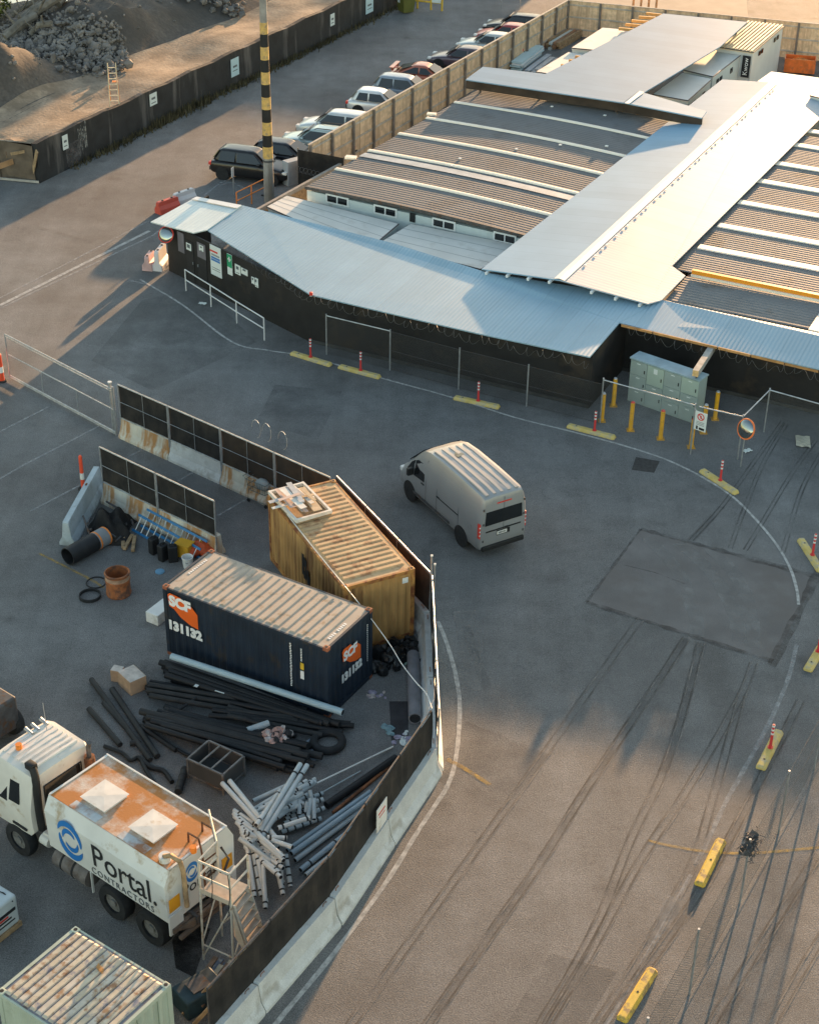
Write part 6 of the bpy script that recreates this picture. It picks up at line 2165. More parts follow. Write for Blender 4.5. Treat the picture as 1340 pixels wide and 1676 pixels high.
stickpile('sheet_stack', 'loose grey roofing sheets right of the pale blue stack', 'roofing sheets', (866, 120), (905, 93), 4, [m_steel, M('grey_sheet', (.40, .43, .47), .5, .3)], .8, size=(.34, .08))
# far road surface beyond the fenced yard
b = MB()
q0, q1, q2 = at(931, -4), at(1127, 2), at(1340, 48)
b.face([Vector((v.x, v.y, .003)) for v in (fc + Vector((.5, 1.2, 0)), fc.lerp(fe_, .43) + Vector((.4, 1.2, 0)), fc.lerp(fe_, .43) + Vector((6, 40, 0)), fc + Vector((8, 45, 0)))])
b.build('pale_forecourt', M('pale_concrete_slab', (.36, .30, .24), .85, var=.1, scale=.8), kind='structure')
# ------------------------------------------------------------------ lane edge furniture
t = thing('handrail', 'white two rail handrail in front of the notices', 'handrail', at(305, 476), az(at(305, 476), at(433, 557)))
pr = [at(305, 476), at(346, 502), at(388, 529), at(433, 557)]
m_rail = M('white_rail_paint', (.66, .66, .66), .5, var=.08)
for p in pr:
    b = MB(); b.cyl((p.x, p.y, 0), (p.x, p.y, 1.05), .03, 8); b.build('post', m_rail, t, smooth=True, world=True)
for z in (1.05, .55):
    b = MB(); b.tube([Vector((p.x, p.y, z)) for p in pr], .028, 8); b.build('rail', m_rail, t, smooth=True, world=True)
P = [at(534.6, 580), at(638, 606)]
for p in P: p.z = 0
t = chain_run(P, 1.85, 'tube framed chain fence bay left of the thin posts on the hoarding', rail=True, mat=m_chain_dark, group='chain fences before the black hoarding')
P = [at(638, 606), at(750, 637), at(861, 665), at(980, 695)]
chain_run(P, 1.85, 'chain fence on thin posts along the long black wall', posts=P[1:3], mat=m_chain_dark, group='chain fences before the black hoarding')
P = [at(981, 692), at(1129, 735)]
chain_run(P, 1.95, 'chain fence with a top rail in front of the orange bollards', rail=True, mat=mesh_mat('faint_chain_wire', (.3, .31, .32)), group='chain fences before the black hoarding')
pa, pb2 = at(1249, 706), at(1212, 762)
P = [at(1135, 735), at(1206, 752), at(1249, 707), at(1420, 757)]
chain_run(P, 1.9, 'chain fence with top rail cornering behind the orange mirror', rail=True, mat=mesh_mat('faint_chain_wire', (.3, .31, .32)), group='chain fences before the black hoarding', posts=P[1:])
# bollards
def bollard(px, top, label, dark_top=False):
    p = at(*px)
    t = thing('bollard', label, 'bollard', (p.x, p.y, 0), 0, 'orange steel bollards round the parcel lockers')
    h = 1.22
    b = MB(); b.cyl((0, 0, 0), (0, 0, h), .085, 16); b.build('tube', M('bollard_orange', (.74, .38, .02), .5, var=.1, scale=3, stain=(.45, .22, .03), stain_amt=.3, stain_scale=3), t, smooth=True)
    b = MB(); b.cyl((0, 0, h), (0, 0, h + .04), .085, 16, r2=.06); b.build('cap', m_red if dark_top else m_steel, t, smooth=True)
    b = MB(); b.box((0, 0, .012), (.30, .30, .022)); b.build('base_plate', M('bollard_plate', (.50, .27, .04), .6), t)
bollard((1003, 664), 0, 'orange bollard at the back left of the parcel lockers')
bollard((984, 689), 0, 'orange bollard right beside the corner tube post')
bollard((1031, 704), 0, 'orange bollard in front of the first locker column', True)
bollard((1080, 718), 0, 'orange bollard in front of the middle of the lockers', True)
bollard((1130, 732), 0, 'orange bollard half hidden behind the no parking sign', True)
bollard((1150, 708), 0, 'orange bollard just behind the no parking sign')
bollard((1169, 686), 0, 'orange bollard at the right end of the parcel lockers')
# parcel lockers
la, lb2 = at(1026, 655), at(1136, 694)
t = thing('parcel_lockers', 'grey green bank of parcel lockers with four door columns', 'lockers', la, az(la, lb2))
Lk, hk, dk = (lb2 - la).length, 1.9, .62
m_lock = M('locker_grey_green', (.30, .36, .34), .5, var=.06, scale=1.5)
m_lock2 = M('locker_pale_door', (.36, .44, .38), .5, var=.06, scale=1.5)
b = MB(); b.box((Lk / 2, dk / 2, hk / 2), (Lk, dk, hk)); b.build('carcass', m_lock, t)
b = MB(); b.box((Lk / 2, dk / 2 - .02, hk + .03), (Lk + .06, dk + .10, .06)); b.build('top', M('locker_top_blue', (.27, .37, .42), .5), t)
cw = Lk / 4
rows = [[(.06, .62), (.64, 1.24), (1.26, 1.86)], [(.06, 1.0), (1.02, 1.86)], [(.06, .55), (.57, 1.2), (1.22, 1.86)], [(.06, .62), (.64, 1.16), (1.18, 1.86)]]
for c in range(4):
    for k, (z0, z1) in enumerate(rows[c]):
        pale = (c == 1 and k == 1) or (c == 3 and k == 2)
        b = MB(); b.box((cw * (c + .5), -.012, (z0 + z1) / 2), (cw - .03, .03, z1 - z0 - .015), bev=.006); d_ = b.build('door', m_lock2 if pale else m_lock, t)
        b = MB(); b.box((cw * (c + .86), -.036, (z0 + z1) / 2 - .08), (.035, .02, .14)); b.build('handle', m_dark, d_)
        b = MB(); b.box((cw * (c + .5), -.030, z1 - .10), (.16, .006, .035)); b.build('number_label', m_paper, d_)
b = MB(); b.box((cw * 1.5, -.032, 1.66), (.17, .006, .20)); b.build('notice', m_paper, t)
# no parking sign
p = at(1133, 736)
q = at(1146, 688, 1.6)
t = thing('no_parking_sign', 'white sign with a red ring fixed to the fence before the lockers', 'sign', (q.x, q.y, 0), az(la, lb2))
b = MB(); b.box((0, 0, 1.55), (.50, .02, .78)); bd_ = b.build('board', m_paper, t)
b = MB(); b.torus((0, 0, 0), .13, .020, 22, 6); o = b.build('red_ring', m_red, bd_); o.location = (0, -.014, 1.74); o.rotation_euler = (R(90), 0, 0)
b = MB(); b.box((0, -.016, 1.74), (.22, .01, .03), rot=Matrix.Rotation(R(45), 3, 'Y')); b.box((0, -.014, 1.74), (.05, .01, .12)); b.build('bar', m_red, bd_)
b = MB(); b.box((-.12, -.016, 1.27), (.07, .01, .14)); b.box((.08, -.016, 1.25), (.22, .01, .09)); b.build('pictogram', m_dark, bd_)
b = MB()
for k in range(3):
    b.box((0, -.014, 1.52 - k * .06), (.34, .006, .022))
b.build('text_line', M('grey_print', (.25, .25, .26), .7), bd_)
b = MB(); b.cyl((-.29, .06, 0), (-.29, .06, 1.95), .026, 8); b.build('post', m_steel, t)
# orange rimmed mirror on a thin post
p = at(1211, 764)
t = thing('convex_mirror', 'round convex mirror with orange rim on a thin post by the lane', 'mirror', (p.x, p.y, 0), 0)
b = MB(); b.cyl((0, 0, 0), (0, 0, 1.4), .028, 8); b.build('post', m_steel, t, smooth=True)
def mirror_on(t, c, r, rot, rimmat):
    b = MB()
    rings = []
    for k in range(6):
        a = k / 5
        rr, dz = max(.002, r * math.sin(a * math.pi / 2)), .12 * math.cos(a * math.pi / 2)
        rings.append([(rr * math.cos(2 * math.pi * j / 28), rr * math.sin(2 * math.pi * j / 28), dz) for j in range(28)])
    b.loft(rings)
    g = b.build('glass', M('mirror_glass', (.55, .60, .60)), t, smooth=True)
    b = MB(); b.torus((0, 0, .0), r, r * .10, 30, 8); rm = b.build('rim', rimmat, t, smooth=True)
    b = MB(); b.cyl((0, 0, -.05), (0, 0, -.005), r * .98, 28); bk = b.build('backing', m_dsteel, t)
    for o in (g, rm, bk):
        o.location = c
        o.rotation_euler = rot
mirror_on(t, (0, -.06, 1.66), .37, (R(72), 0, R(-52)), M('mirror_orange', (.85, .20, .05), .5))

# ------------------------------------------------------------------ litter and small stuff by the inner fence
pa, pb2 = at(111, 912, .3), at(172, 878, .3)
d = (pb2 - pa).normalized()
t = thing('plastic_pipe', 'short fat black pipe with an orange and grey wrapped end', 'pipe', (pa.x, pa.y, 0), az(pa, pb2))
L_ = 1.75
def hollow(mb, L_, r, th, n=22):
    mb.loft([[(x, rr * math.cos(2 * math.pi * k / n), r + rr * math.sin(2 * math.pi * k / n)) for k in range(n)] for x, rr in ((0, r), (L_, r), (L_, r - th), (.0, r - th))] , cap=False)
    mb.loft([[(0, rr * math.cos(2 * math.pi * k / n), r + rr * math.sin(2 * math.pi * k / n)) for k in range(n)] for rr in (r - th, r)], cap=False)
    mb.cyl((L_ * .8, 0, r), (L_ * .81, 0, r), r - th - .002, n)
b = MB(); hollow(b, L_, .32, .03); b.build('pipe', m_black, t, smooth=True)
b = MB(); b.cyl((L_ * .70, 0, .32), (L_ * 1.0, 0, .32), .326, 22); b.build('grey_wrap', M('grey_wrap', (.22, .23, .24), .6, var=.15), t, smooth=True)
b = MB()
for x in (.72, .96):
    b.cyl((L_ * x, 0, .32), (L_ * (x + .035), 0, .32), .333, 22)
b.build('orange_band', m_orange, t, smooth=True)
# rusty open drum
p = at(195, 971)
t = thing('steel_drum', 'open rusty orange steel drum standing on the yard', 'drum', (p.x, p.y, 0))
n = 26
b = MB()
prof = [(.40, 0), (.42, .06), (.40, .10), (.40, .55), (.425, .58), (.40, .62), (.40, .78), (.425, .80), (.425, .84), (.40, .86), (.37, .86), (.37, .12), (.0001, .12)]
b.loft([[(r_ * math.cos(2 * math.pi * k / n), r_ * math.sin(2 * math.pi * k / n), z) for k in range(n)] for r_, z in prof], cap=False)
b.build('shell', M('orange_rust', (.36, .12, .04), .8, var=.35, scale=3, stain=(.12, .06, .04), stain_amt=.45, stain_scale=2.5), t, smooth=True)
b = MB(); b.cyl((0, 0, .62), (0, 0, .76), .404, n, cap=False); b.build('pale_band', M('worn_band', (.42, .26, .17), .8, var=.3, scale=5), t, smooth=True)
for px, r_, lb in (((158, 954), .34, 'thin black hoop lying beside the rusty drum, upper one'), ((148, 977), .36, 'thicker black hoop lying below the other hoop')):
    p = at(*px)
    t = thing('pipe_hoop', lb, 'hoop', (p.x, p.y, 0), 0, 'black hoops beside the drum')
    w = .035 if px[0] == 158 else .11
    b = MB(); b.loft([[(rr * math.cos(2 * math.pi * k / 30), rr * math.sin(2 * math.pi * k / 30), z) for k in range(30)] for rr, z in ((r_, 0), (r_, w), (r_ - .03, w), (r_ - .03, 0), (r_, 0))], cap=False); b.build('ring', m_black if px[0] == 158 else m_dark, t, smooth=True)
# dark heap of scrap and straps between the loose barrier and the inner fence
p = at(182, 868)
t = thing('scrap_heap', 'dark heap of tangled scrap and tarpaulin by the loose barrier', 'scrap heap', (p.x, p.y, 0))
b = MB()
b.grid(lambda u, v: ((u - .5) * 1.5 + .1 * math.sin(v * 9), (v - .5) * 2.0, max(.02, .75 * math.sin(math.pi * u) * math.sin(math.pi * v) * (1 + .35 * math.sin(u * 13 + v * 7)) + .08 * math.sin(v * 21))), 22, 24)
b.build('tarpaulin', m_shade, t)
for k in range(16):
    b = MB(); a = Vector((rnd(-.7, .7), rnd(-1, 1), rnd(.05, .5))); b.tube([a, a + Vector((rnd(-.6, .6), rnd(-.6, .6), rnd(-.2, .5)))], rnd(.02, .05), 6); b.build('scrap_bar', m_dsteel, t)
for k in range(3):
    b = MB(); b.box((.55 + .2 * k, -.75 - .1 * k, .08), (.12, .9, .1), rz=rnd(-.4, .4)); b.build('timber_piece', m_wood, t)
# ladders lying on edge against the inner barrier
def lean_ladder(pa, pb2, label, rail, off, z0=0.04, h=.46, tilt=.33):
    a, b_ = at(*pa), at(*pb2)
    t = thing('ladder', label, 'ladder', (a.x, a.y, 0), az(a, b_), 'ladders on edge against the inner barrier')
    L_ = (b_ - a).length
    b = MB()
    y0, y1 = off, off + tilt
    for (y, z) in ((y0, z0), (y1, z0 + h)):
        b.box((L_ / 2, y, z), (L_, .035, .085), rot=Matrix.Rotation(-.5, 3, 'X'))
    b.build('rail', rail, t)
    b = MB()
    n = int(L_ / .29)
    for k in range(n):
        x = .15 + k * .29
        b.cyl((x, y0, z0), (x + .02, y1, z0 + h), .018, 6)
    b.build('rung', m_white, t)
m_lblue = M('ladder_blue', (.03, .17, .36), .45, var=.1)
m_lor = M('ladder_orange', (.75, .26, .03), .45, var=.1)
lean_ladder((217, 868), (318, 926), 'front blue railed ladder with white rungs against the inner barrier', m_lblue, 0.0)
lean_ladder((224, 866), (322, 920), 'middle blue railed ladder in the leaning row', m_lblue, .20, .06, .52)
lean_ladder((231, 866), (330, 922), 'orange railed ladder at the back of the leaning row', m_lor, .40, .08, .56)
def can(px, h, r_, label, mat, n=14, name='container_can', cat='can', grp=None):
    p = at(*px)
    t = thing(name, label, cat, (p.x, p.y, 0), rnd(0, 1), grp)
    b = MB(); b.box((0, 0, h / 2), (r_ * 1.9, r_ * 1.5, h), bev=r_ * .22); b.build('body', mat, t)
    b = MB(); b.cyl((r_ * .4, 0, h), (r_ * .4, 0, h + .06), r_ * .25, 10); b.tube([(-r_ * .6, 0, h - .01), (-r_ * .5, 0, h + .07), (r_ * .05, 0, h + .07), (r_ * .15, 0, h - .01)], r_ * .14, 6); b.build('handle', m_dark, t)
for px, lb in (((253, 905), 'black can, first in the row before the ladders'), ((268, 916), 'black can, middle of the row before the ladders'), ((284, 918), 'black can, last in the row before the ladders')):
    can(px, .62, .17, lb, m_black, grp='black cans before the ladders')
p = at(303, 910); t = thing('crate', 'yellow orange crate between the black cans and the white bucket', 'crate', (p.x, p.y, 0), R(-25))
b = MB(); b.box((0, 0, .27), (.55, .42, .5), bev=.03); b.build('body', M('crate_amber', (.68, .36, .03), .55), t); b = MB(); b.box((0, 0, .53), (.58, .45, .04)); b.build('lid', M('crate_amber', (.68, .36, .03)), t)
m_bag = M('red_orange_bag', (.62, .10, .03), .6, var=.25, scale=4)
for k, (px, s_, lb) in enumerate((((318, 908), .34, 'red orange bag beside the amber crate'), ((331, 906), .38, 'red orange bag in the middle by the barrier end'), ((345, 908), .30, 'red orange bag at the right end of the ladder row'))):
    p = at(*px); t = thing('work_bag', lb, 'bag', (p.x, p.y, 0), rnd(0, 3), 'red bags by the ladders')
    b = MB(); r0_ = bmesh.ops.create_icosphere(b.bm, subdivisions=3, radius=s_, matrix=Matrix.Translation((0, 0, s_ * .62)) @ Matrix.Diagonal((1, .8, .66, 1)))
    for v in b.bm.verts: v.co += Vector((math.sin(v.co.z * 22), math.cos(v.co.x * 19), math.sin(v.co.y * 25))) * .025; v.co.z = max(v.co.z, .005)
    b.build('bag', m_bag, t, smooth=True); b = MB(); b.tube([(-.1, 0, s_ * 1.1), (0, .02, s_ * 1.45), (.12, 0, s_ * 1.1)], .015, 6); b.build('strap', m_yellow, t)
p = at(308, 928); t = thing('bucket', 'white bucket standing behind the navy container corner', 'bucket', (p.x, p.y, 0))
b = MB(); nn = 20
b.loft([[(r_ * math.cos(2 * math.pi * k / nn), r_ * math.sin(2 * math.pi * k / nn), z) for k in range(nn)] for r_, z in ((.15, 0), (.19, .38), (.20, .38), (.20, .42), (.18, .42), (.14, .03), (.001, .03))], cap=False); b.build('body', m_white, t, smooth=True)
b = MB(); b.tube([(-.2, 0, .4), (-.15, -.1, .30), (0, -.2, .26), (.15, -.1, .30), (.2, 0, .4)], .008, 5); b.build('handle', m_dsteel, t)
p = at(262, 936); b = MB(); b.cyl((p.x, p.y, .0), (p.x, p.y, .03), .16, 16); b.cyl((p.x, p.y, .03), (p.x, p.y, .04), .12, 16); tag(b.build('plastic_disc', M('lid_blue', (.16, .34, .50), .5)), 'blue lid lying flat left of the navy container', 'lid')
p = at(258, 1010); t = thing('foam_block', 'white block on the ground at the left end of the navy container', 'block', (p.x + .12, p.y, 0), R(-31)); b = MB(); b.box((0, 0, .2), (.5, .9, .4), bev=.02); b.build('block', m_white, t)
# shopping cart by the barrier
p = at(428, 822)
t = thing('shopping_cart', 'old grey green shopping cart with a sack behind the ochre container', 'cart', (p.x, p.y, 0), R(-35))
b = MB()
for z, w, l in ((.95, .56, .9), (.72, .52, .84), (.52, .46, .76)):
    pts = [(-l / 2, -w / 2, z), (l / 2, -w / 2, z), (l / 2, w / 2, z), (-l / 2, w / 2, z)]
    b.tube(pts, .014, 5, True)
for k in range(8):
    x = -.42 + k * .12
    for s in (-1, 1):
        b.cyl((x, s * .28, .95), (x * .88, s * .23, .52), .008, 4)
b.tube([(-.45, -.28, .95), (-.6, -.26, 1.02), (-.6, .26, 1.02), (-.45, .28, .95)], .016, 6)
for s in (-1, 1):
    b.tube([(-.38, s * .23, .52), (-.42, s * .24, .15), (.4, s * .24, .15)], .014, 5)
b.build('basket', M('cart_wire', (.16, .20, .19), .5, .4), t)
for x in (-.4, .4):
    for s in (-1, 1):
        b = MB(); b.cyl((x, s * .24 - .02, .07), (x, s * .24 + .02, .07), .07, 10); b.build('castor', m_dark, t)
b = MB(); bmesh.ops.create_icosphere(b.bm, subdivisions=2, radius=.28, matrix=Matrix.Translation((.08, 0, .78)) @ Matrix.Diagonal((1.1, .8, .8, 1))); b.build('sack', M('grey_sack', (.34, .37, .37), .8, var=.2), t, smooth=True)
# paper scraps lying on the asphalt
for (x, y, lb) in ((332, 498, 'crumpled white paper on the asphalt under the handrail'), (1313, 724, 'flattened pale carton on the asphalt at the right edge'), (1222, 739, 'scrap of white paper below the orange mirror')):
    p = at(x, y); s_ = .55 if x == 1313 else .22
    b = MB(); b.grid(lambda u, v: ((u - .5) * s_ * 1.6, (v - .5) * s_, .02 + .05 * abs(math.sin(u * 7 + v * 5))), 6, 5)
    o = b.build('litter', m_paper if x != 1313 else M('pale_carton', (.50, .46, .36), .8)); o.location = p; o.rotation_euler = (0, 0, rnd(0, 3)); tag(o, lb, 'litter')

# ------------------------------------------------------------------ pipes before the navy container
RZ = R(-30.8)
m_pipe = M('black_poly_pipe', (.008, .009, .011), .6, var=.3, scale=2)
m_pipe2 = M('dusty_black_pipe', (.020, .021, .022), .7, var=.3, scale=2)
m_gpipe = M('grey_conduit', (.40, .45, .47), .5, var=.1, scale=3)
m_gpipe2 = M('pale_grey_conduit', (.50, .53, .53), .55, var=.1, scale=3)
def pipe(p, q, r_, label, mat, group, name='pipe', cat='pipe', tape=0, hollow_=True, n=12):
    p, q = Vector(p), Vector(q)
    L_ = (q - p).length
    d = (q - p).normalized()
    t = thing(name, label, cat, p, 0, group)
    loc = q - p
    b = MB(); b.cyl((0, 0, 0), loc, r_, n)
    b.build('tube', mat, t, smooth=True)
    if hollow_:
        for e_, f_ in ((-d * .003, d * .004), (loc - d * .004, loc + d * .003)):
            b = MB(); b.cyl(e_, f_, r_ * .82, n); b.build('bore', m_dark, t)
    if tape:
        for k in range(tape):
            f = .12 + .76 * k / max(1, tape - 1)
            b = MB(); b.cyl(loc * f, loc * f + d * .05, r_ * 1.06, n); b.build('tape', m_dark, t, smooth=True)
    return t
def G(px, py, z):
    return at(px, py, z)
pipe(G(281, 1074, .62), G(561, 1166, .62), .105, 'long pale blue grey pipe lying along the foot of the navy container', M('pale_blue_pipe', (.36, .47, .52), .45, var=.08), None, n=18)
gA = 'black pipes stacked along the navy container'
for k in range(9):
    off = k % 5
    lay = k // 5
    p = G(268 + off * 3 + rnd(-6, 6), 1084 + off * 7, .11 + .2 * lay)
    q = G(556 - off * 12 + rnd(-8, 8), 1186 - off * 1, .11 + .2 * lay)
    pipe(p, q, .10, 'black pipe in the stack along the foot of the navy container', m_pipe if k % 3 else m_pipe2, gA)
gB = 'black pipes in the middle bundle'
for k in range(6):
    p = G(240 + rnd(-3, 12), 1116 + k * 4.5, .10 + .16 * (k % 2)); q = G(490 + rnd(-12, 16), 1158 + k * 4.5, .10 + .16 * (k % 2))
    pipe(p, q, .085, 'black pipe in the bundle carrying a white label', m_pipe2 if k % 2 else m_pipe, gB)
for (x, y, w, h) in ((361, 1131, 9, 0), (322, 1122, 5, 0), (420, 1139, 3, 0)):
    p = G(x, y, .38); b = MB(); b.box((0, 0, 0), (.32 if x == 361 else .12, .14, .012), rot=Matrix.Rotation(R(-25), 3, 'Z')); o = b.build('pipe_label', m_paper); o.location = p; tag(o, 'white label on the middle bundle of black pipes' if x == 361 else ('tiny white tag left on the middle black pipes' if x == 322 else 'tiny white tag right on the middle black pipes'), 'label')
gC = 'black pipes heaped in the yard'
for k in range(26):
    f = k / 25
    p = G(228 + rnd(0, 50) + 10 * f, 1160 + 34 * f + rnd(-5, 5), .09 + .15 * (k % 3)); q = G(440 + rnd(0, 88), 1222 + 36 * f + rnd(-10, 10), .09 + .15 * (k % 3))
    pipe(p, q, rnd(.075, .115), 'black pipe in the loose heap between crate and bundle', m_pipe if k % 2 else m_pipe2, gC)
for k in range(7):
    p = G(330 + rnd(0, 80), 1150 + rnd(0, 30), .35); q = G(470 + rnd(0, 110), 1180 + rnd(0, 25), .16)
    pipe(p, q, rnd(.06, .09), 'black pipe lying across the top of the loose heap', m_pipe2 if k % 2 else m_pipe, 'black pipes across the heap')
singles = [((150, 1112), (246, 1244), .085, 'upper black pipe of the loose group pointing at the truck cab'), ((184, 1128), (258, 1238), .095, 'black pipe nearest the cartons in the loose group'),
           ((170, 1150), (228, 1216), .075, 'short black pipe in the middle of the loose group'), ((146, 1160), (197, 1219), .085, 'separate black pipe furthest left on the asphalt'),
           ((230, 1188), (288, 1228), .075, 'black pipe end right of the loose group'), ((213, 1217), (228, 1215), .08, 'very short black offcut in the loose group')]
for (a, b_, r_, lb) in singles:
    pipe(G(*a, r_), G(*b_, r_), r_, lb, m_pipe2, 'single black pipes on the asphalt')
pipe(G(274, 1175, .12), G(322, 1142, .30), .045, 'thin black bar propped on the middle bundle', m_pipe, None)
def hose(px, r_, label, z=.07, mat=None):
    P = smooth_path([G(x, y, z) for x, y in px], 5)
    b = MB(); b.tube(P, r_, 8); tag(b.build('hose', mat or m_pipe, smooth=True), label, 'hose')
hose([(171, 1221), (200, 1232), (214, 1244), (228, 1240), (240, 1262), (252, 1280)], .06, 'kinked black hose near the tank corner of the truck')
hose([(290, 1226), (303, 1234), (316, 1240), (322, 1256)], .05, 'short bent black hose beside the metal crate')
hose([(228, 1240), (248, 1256), (268, 1262), (282, 1280)], .075, 'thick black hose above the rusty tank top')
pipe(G(292, 1296, .12), G(303, 1258, .12), .11, 'short dark pipe wrapped with pale tape behind the tank', m_pipe2, None, tape=4)
# cartons
def carton(px, s_, label, rz):
    p = at(*px); t = thing('carton', label, 'carton', (p.x, p.y, 0), rz, 'cardboard cartons by the pipes')
    b = MB(); b.box((0, 0, s_[2] / 2), s_, bev=.01); b.build('box', M('cardboard', (.42, .28, .18), .85, var=.15, scale=4), t)
    b = MB(); b.box((0, 0, s_[2] + .003), (s_[0] * .98, s_[1] * .94, .006)); b.build('pale_top', M('faded_card_top', (.48, .44, .40), .85, var=.2, scale=5), t)
carton((218, 1124), (.72, .58, .50), 'larger cardboard carton with a pale top beside the black pipes', R(-50))
carton((194, 1112), (.34, .30, .42), 'small cardboard carton left of the larger one', R(-15))
# metal crate
p = at(355, 1272)
t = thing('metal_crate', 'open grey metal stillage crate between black pipes and conduit', 'crate', (p.x, p.y, 0), R(-32))
m_cr = M('dull_crate_steel', (.17, .165, .16), .6, .3, var=.25, scale=4, stain=(.14, .08, .05), stain_amt=.3)
b = MB(); Lc, Wc, Hc = 1.25, .95, .72
for x in (-Lc / 2, Lc / 2):
    for y in (-Wc / 2, Wc / 2): b.box((x, y, Hc / 2), (.06, .06, Hc))
for z in (.16, Hc):
    for y in (-Wc / 2, Wc / 2): b.box((0, y, z), (Lc - .06, .05, .05))
    for x in (-Lc / 2, Lc / 2): b.box((x, 0, z), (.05, Wc - .06, .05))
for x in (-Lc / 6, Lc / 6): b.box((x, 0, Hc + .01), (.05, Wc, .04))
b.build('frame', m_cr, t)
b = MB()
for y in (-Wc / 2, Wc / 2): b.box((0, y, .44), (Lc - .1, .012, .5))
for x in (-Lc / 2, Lc / 2): b.box((x, 0, .44), (.012, Wc - .1, .5))
b.box((0, 0, .17), (Lc - .08, Wc - .08, .02)); b.build('side_sheet', M('dark_sheet', (.07, .07, .07), .7, .2), t)
# coil, rags, bags, lying grey pipe
p = at(537, 1219); t = thing('tyre', 'black tyre lying flat near the navy container end', 'tyre', (p.x, p.y, 0)); b = MB(); b.torus((0, 0, .12), .42, .12, 30, 10); b.build('rubber', m_dark, t, smooth=True); b = MB(); b.torus((0, 0, .17), .33, .03, 26, 6); b.build('bead', m_black, t, smooth=True)
def clump(name, px, s_, label, mats, n, cat, flat=.6, group=None, z=0):
    p = at(*px, z); t = thing(name, label, cat, (p.x, p.y, z), rnd(0, 3), group)
    for j, mt in enumerate(mats):
        b = MB()
        for k in range(n):
            c = Vector((random.gauss(0, .45), random.gauss(0, .45), 0)) * s_
            r_ = s_ * rnd(.18, .42)
            m4 = Matrix.Translation(c + Vector((0, 0, r_ * flat * .6))) @ Matrix.Rotation(rnd(0, 3), 4, 'Z') @ Matrix.Diagonal((1, rnd(.5, 1), flat, 1))
            rr = bmesh.ops.create_icosphere(b.bm, subdivisions=2, radius=r_, matrix=m4)
            for v in rr['verts']:
                v.co += Vector((math.sin(v.co.y * 31 / s_ + k), math.sin(v.co.z * 27 / s_ + k), math.sin(v.co.x * 29 / s_ + j))) * r_ * .18
                v.co.z = max(v.co.z, .004 + .001 * j)
        b.build('piece', mt, t)
    return t
m_rag = M('pale_rag', (.42, .38, .37), .85, var=.35, scale=6)
m_pink = M('pink_rag', (.38, .24, .21), .85, var=.3, scale=6)
m_bbag = M('black_bin_bag', (.014, .015, .017), .35, var=.3, scale=5)
clump('rag_heap', (455, 1208), .42, 'heap of pale and pinkish rags on the black pipes', [m_rag, m_pink, m_dark], 8, 'rags', 1.0, z=.36)
pipe(G(405, 1196, .3), G(440, 1184, .34), .11, 'short thick grey tube beside the rag heap', m_gpipe, None)
clump('plastic_litter', (512, 1228), .42, 'bluish plastic sheet litter beside the flat tyre', [M('blue_grey_plastic', (.25, .30, .36), .4, var=.3, scale=6)], 7, 'plastic litter', .3)
for (px, s_, lb) in (((640, 1078), .62, 'black bin bag pile hard against the ochre container end'), ((668, 1060), .5, 'black bin bags beside the right corner of the ochre container'), ((618, 1100), .45, 'black bin bags against the navy container end'), ((688, 1088), .36, 'small black bag heap next to the screen panel')):
    clump('bin_bags', px, s_, lb, [m_bbag], 14, 'bin bags', 1.1, 'black bin bags by the containers')
clump('plastic_litter', (672, 1086), .3, 'green and white plastic scraps on the bin bags', [M('mint_plastic', (.30, .44, .38), .5), m_paper], 3, 'plastic litter', .5)
pipe(G(679, 1176, .2), G(676, 1072, .2), .20, 'thick grey tube lying beside the edge on barrier', M('dull_grey_tube', (.20, .20, .22), .7, var=.15, scale=3), None, n=18)
for (px, lb, mts) in (((662, 1210), 'mauve and white litter in the corner of the yard', [M('mauve_litter', (.30, .27, .36), .7, var=.3, scale=7), m_paper]), ((616, 1140), 'pale litter below the cable near the navy container', [m_rag, M('mauve_litter', (.30, .27, .36))]), ((640, 1192), 'small blue litter beside the dark ground patch', [M('teal_litter', (.20, .32, .36), .7)])):
    clump('litter', px, .34, lb, mts, 6, 'litter', .25)
b = MB(); b.face([Vector((v.x, v.y, .0045)) for v in W([(637, 1148), (668, 1148), (668, 1210), (640, 1212)])]); b.build('dark_ground_patch', M('oily_patch', (.03, .03, .035), .7, var=.3, scale=3), kind='structure')
# long pipes beside the lower barrier
for k, (a, b_, r_, z, lb) in enumerate((((477, 1397), (622, 1293), .075, .24, 'upper long grey conduit pipe by the lower barrier'), ((483, 1408), (640, 1290), .075, .09, 'middle long grey conduit pipe by the lower barrier'), ((492, 1424), (600, 1338), .075, .12, 'shorter taped grey conduit pipe by the lower barrier'), ((500, 1432), (585, 1366), .06, .07, 'lowest short grey conduit pipe by the lower barrier'), ((470, 1392), (606, 1296), .07, .10, 'inner long grey conduit pipe by the lower barrier'))):
    pipe(G(*a, z), G(*b_, z), r_, lb, m_gpipe if k % 2 else M('blue_grey_conduit', (.27, .35, .41), .5, var=.1, scale=3), 'long grey conduit pipes', tape=3 if k == 2 else 0)
pipe(G(534, 1318, .12), G(648, 1240, .12), .11, 'long black pipe lying above the red rusty strip', m_pipe, None)
pipe(G(545, 1330, .05), G(640, 1252, .05), .05, 'rusty red bar lying below the long black pipe', m_rust, None, hollow_=False)
pipe(G(512, 1285, .35), G(643, 1222, .06), .025, 'thin white rod from the conduit pile to the fence', m_white, None, hollow_=False)
pipe(G(500, 1312, .2), G(590, 1262, .05), .02, 'thin grey rod above the long black pipe', m_gpipe, None, hollow_=False)
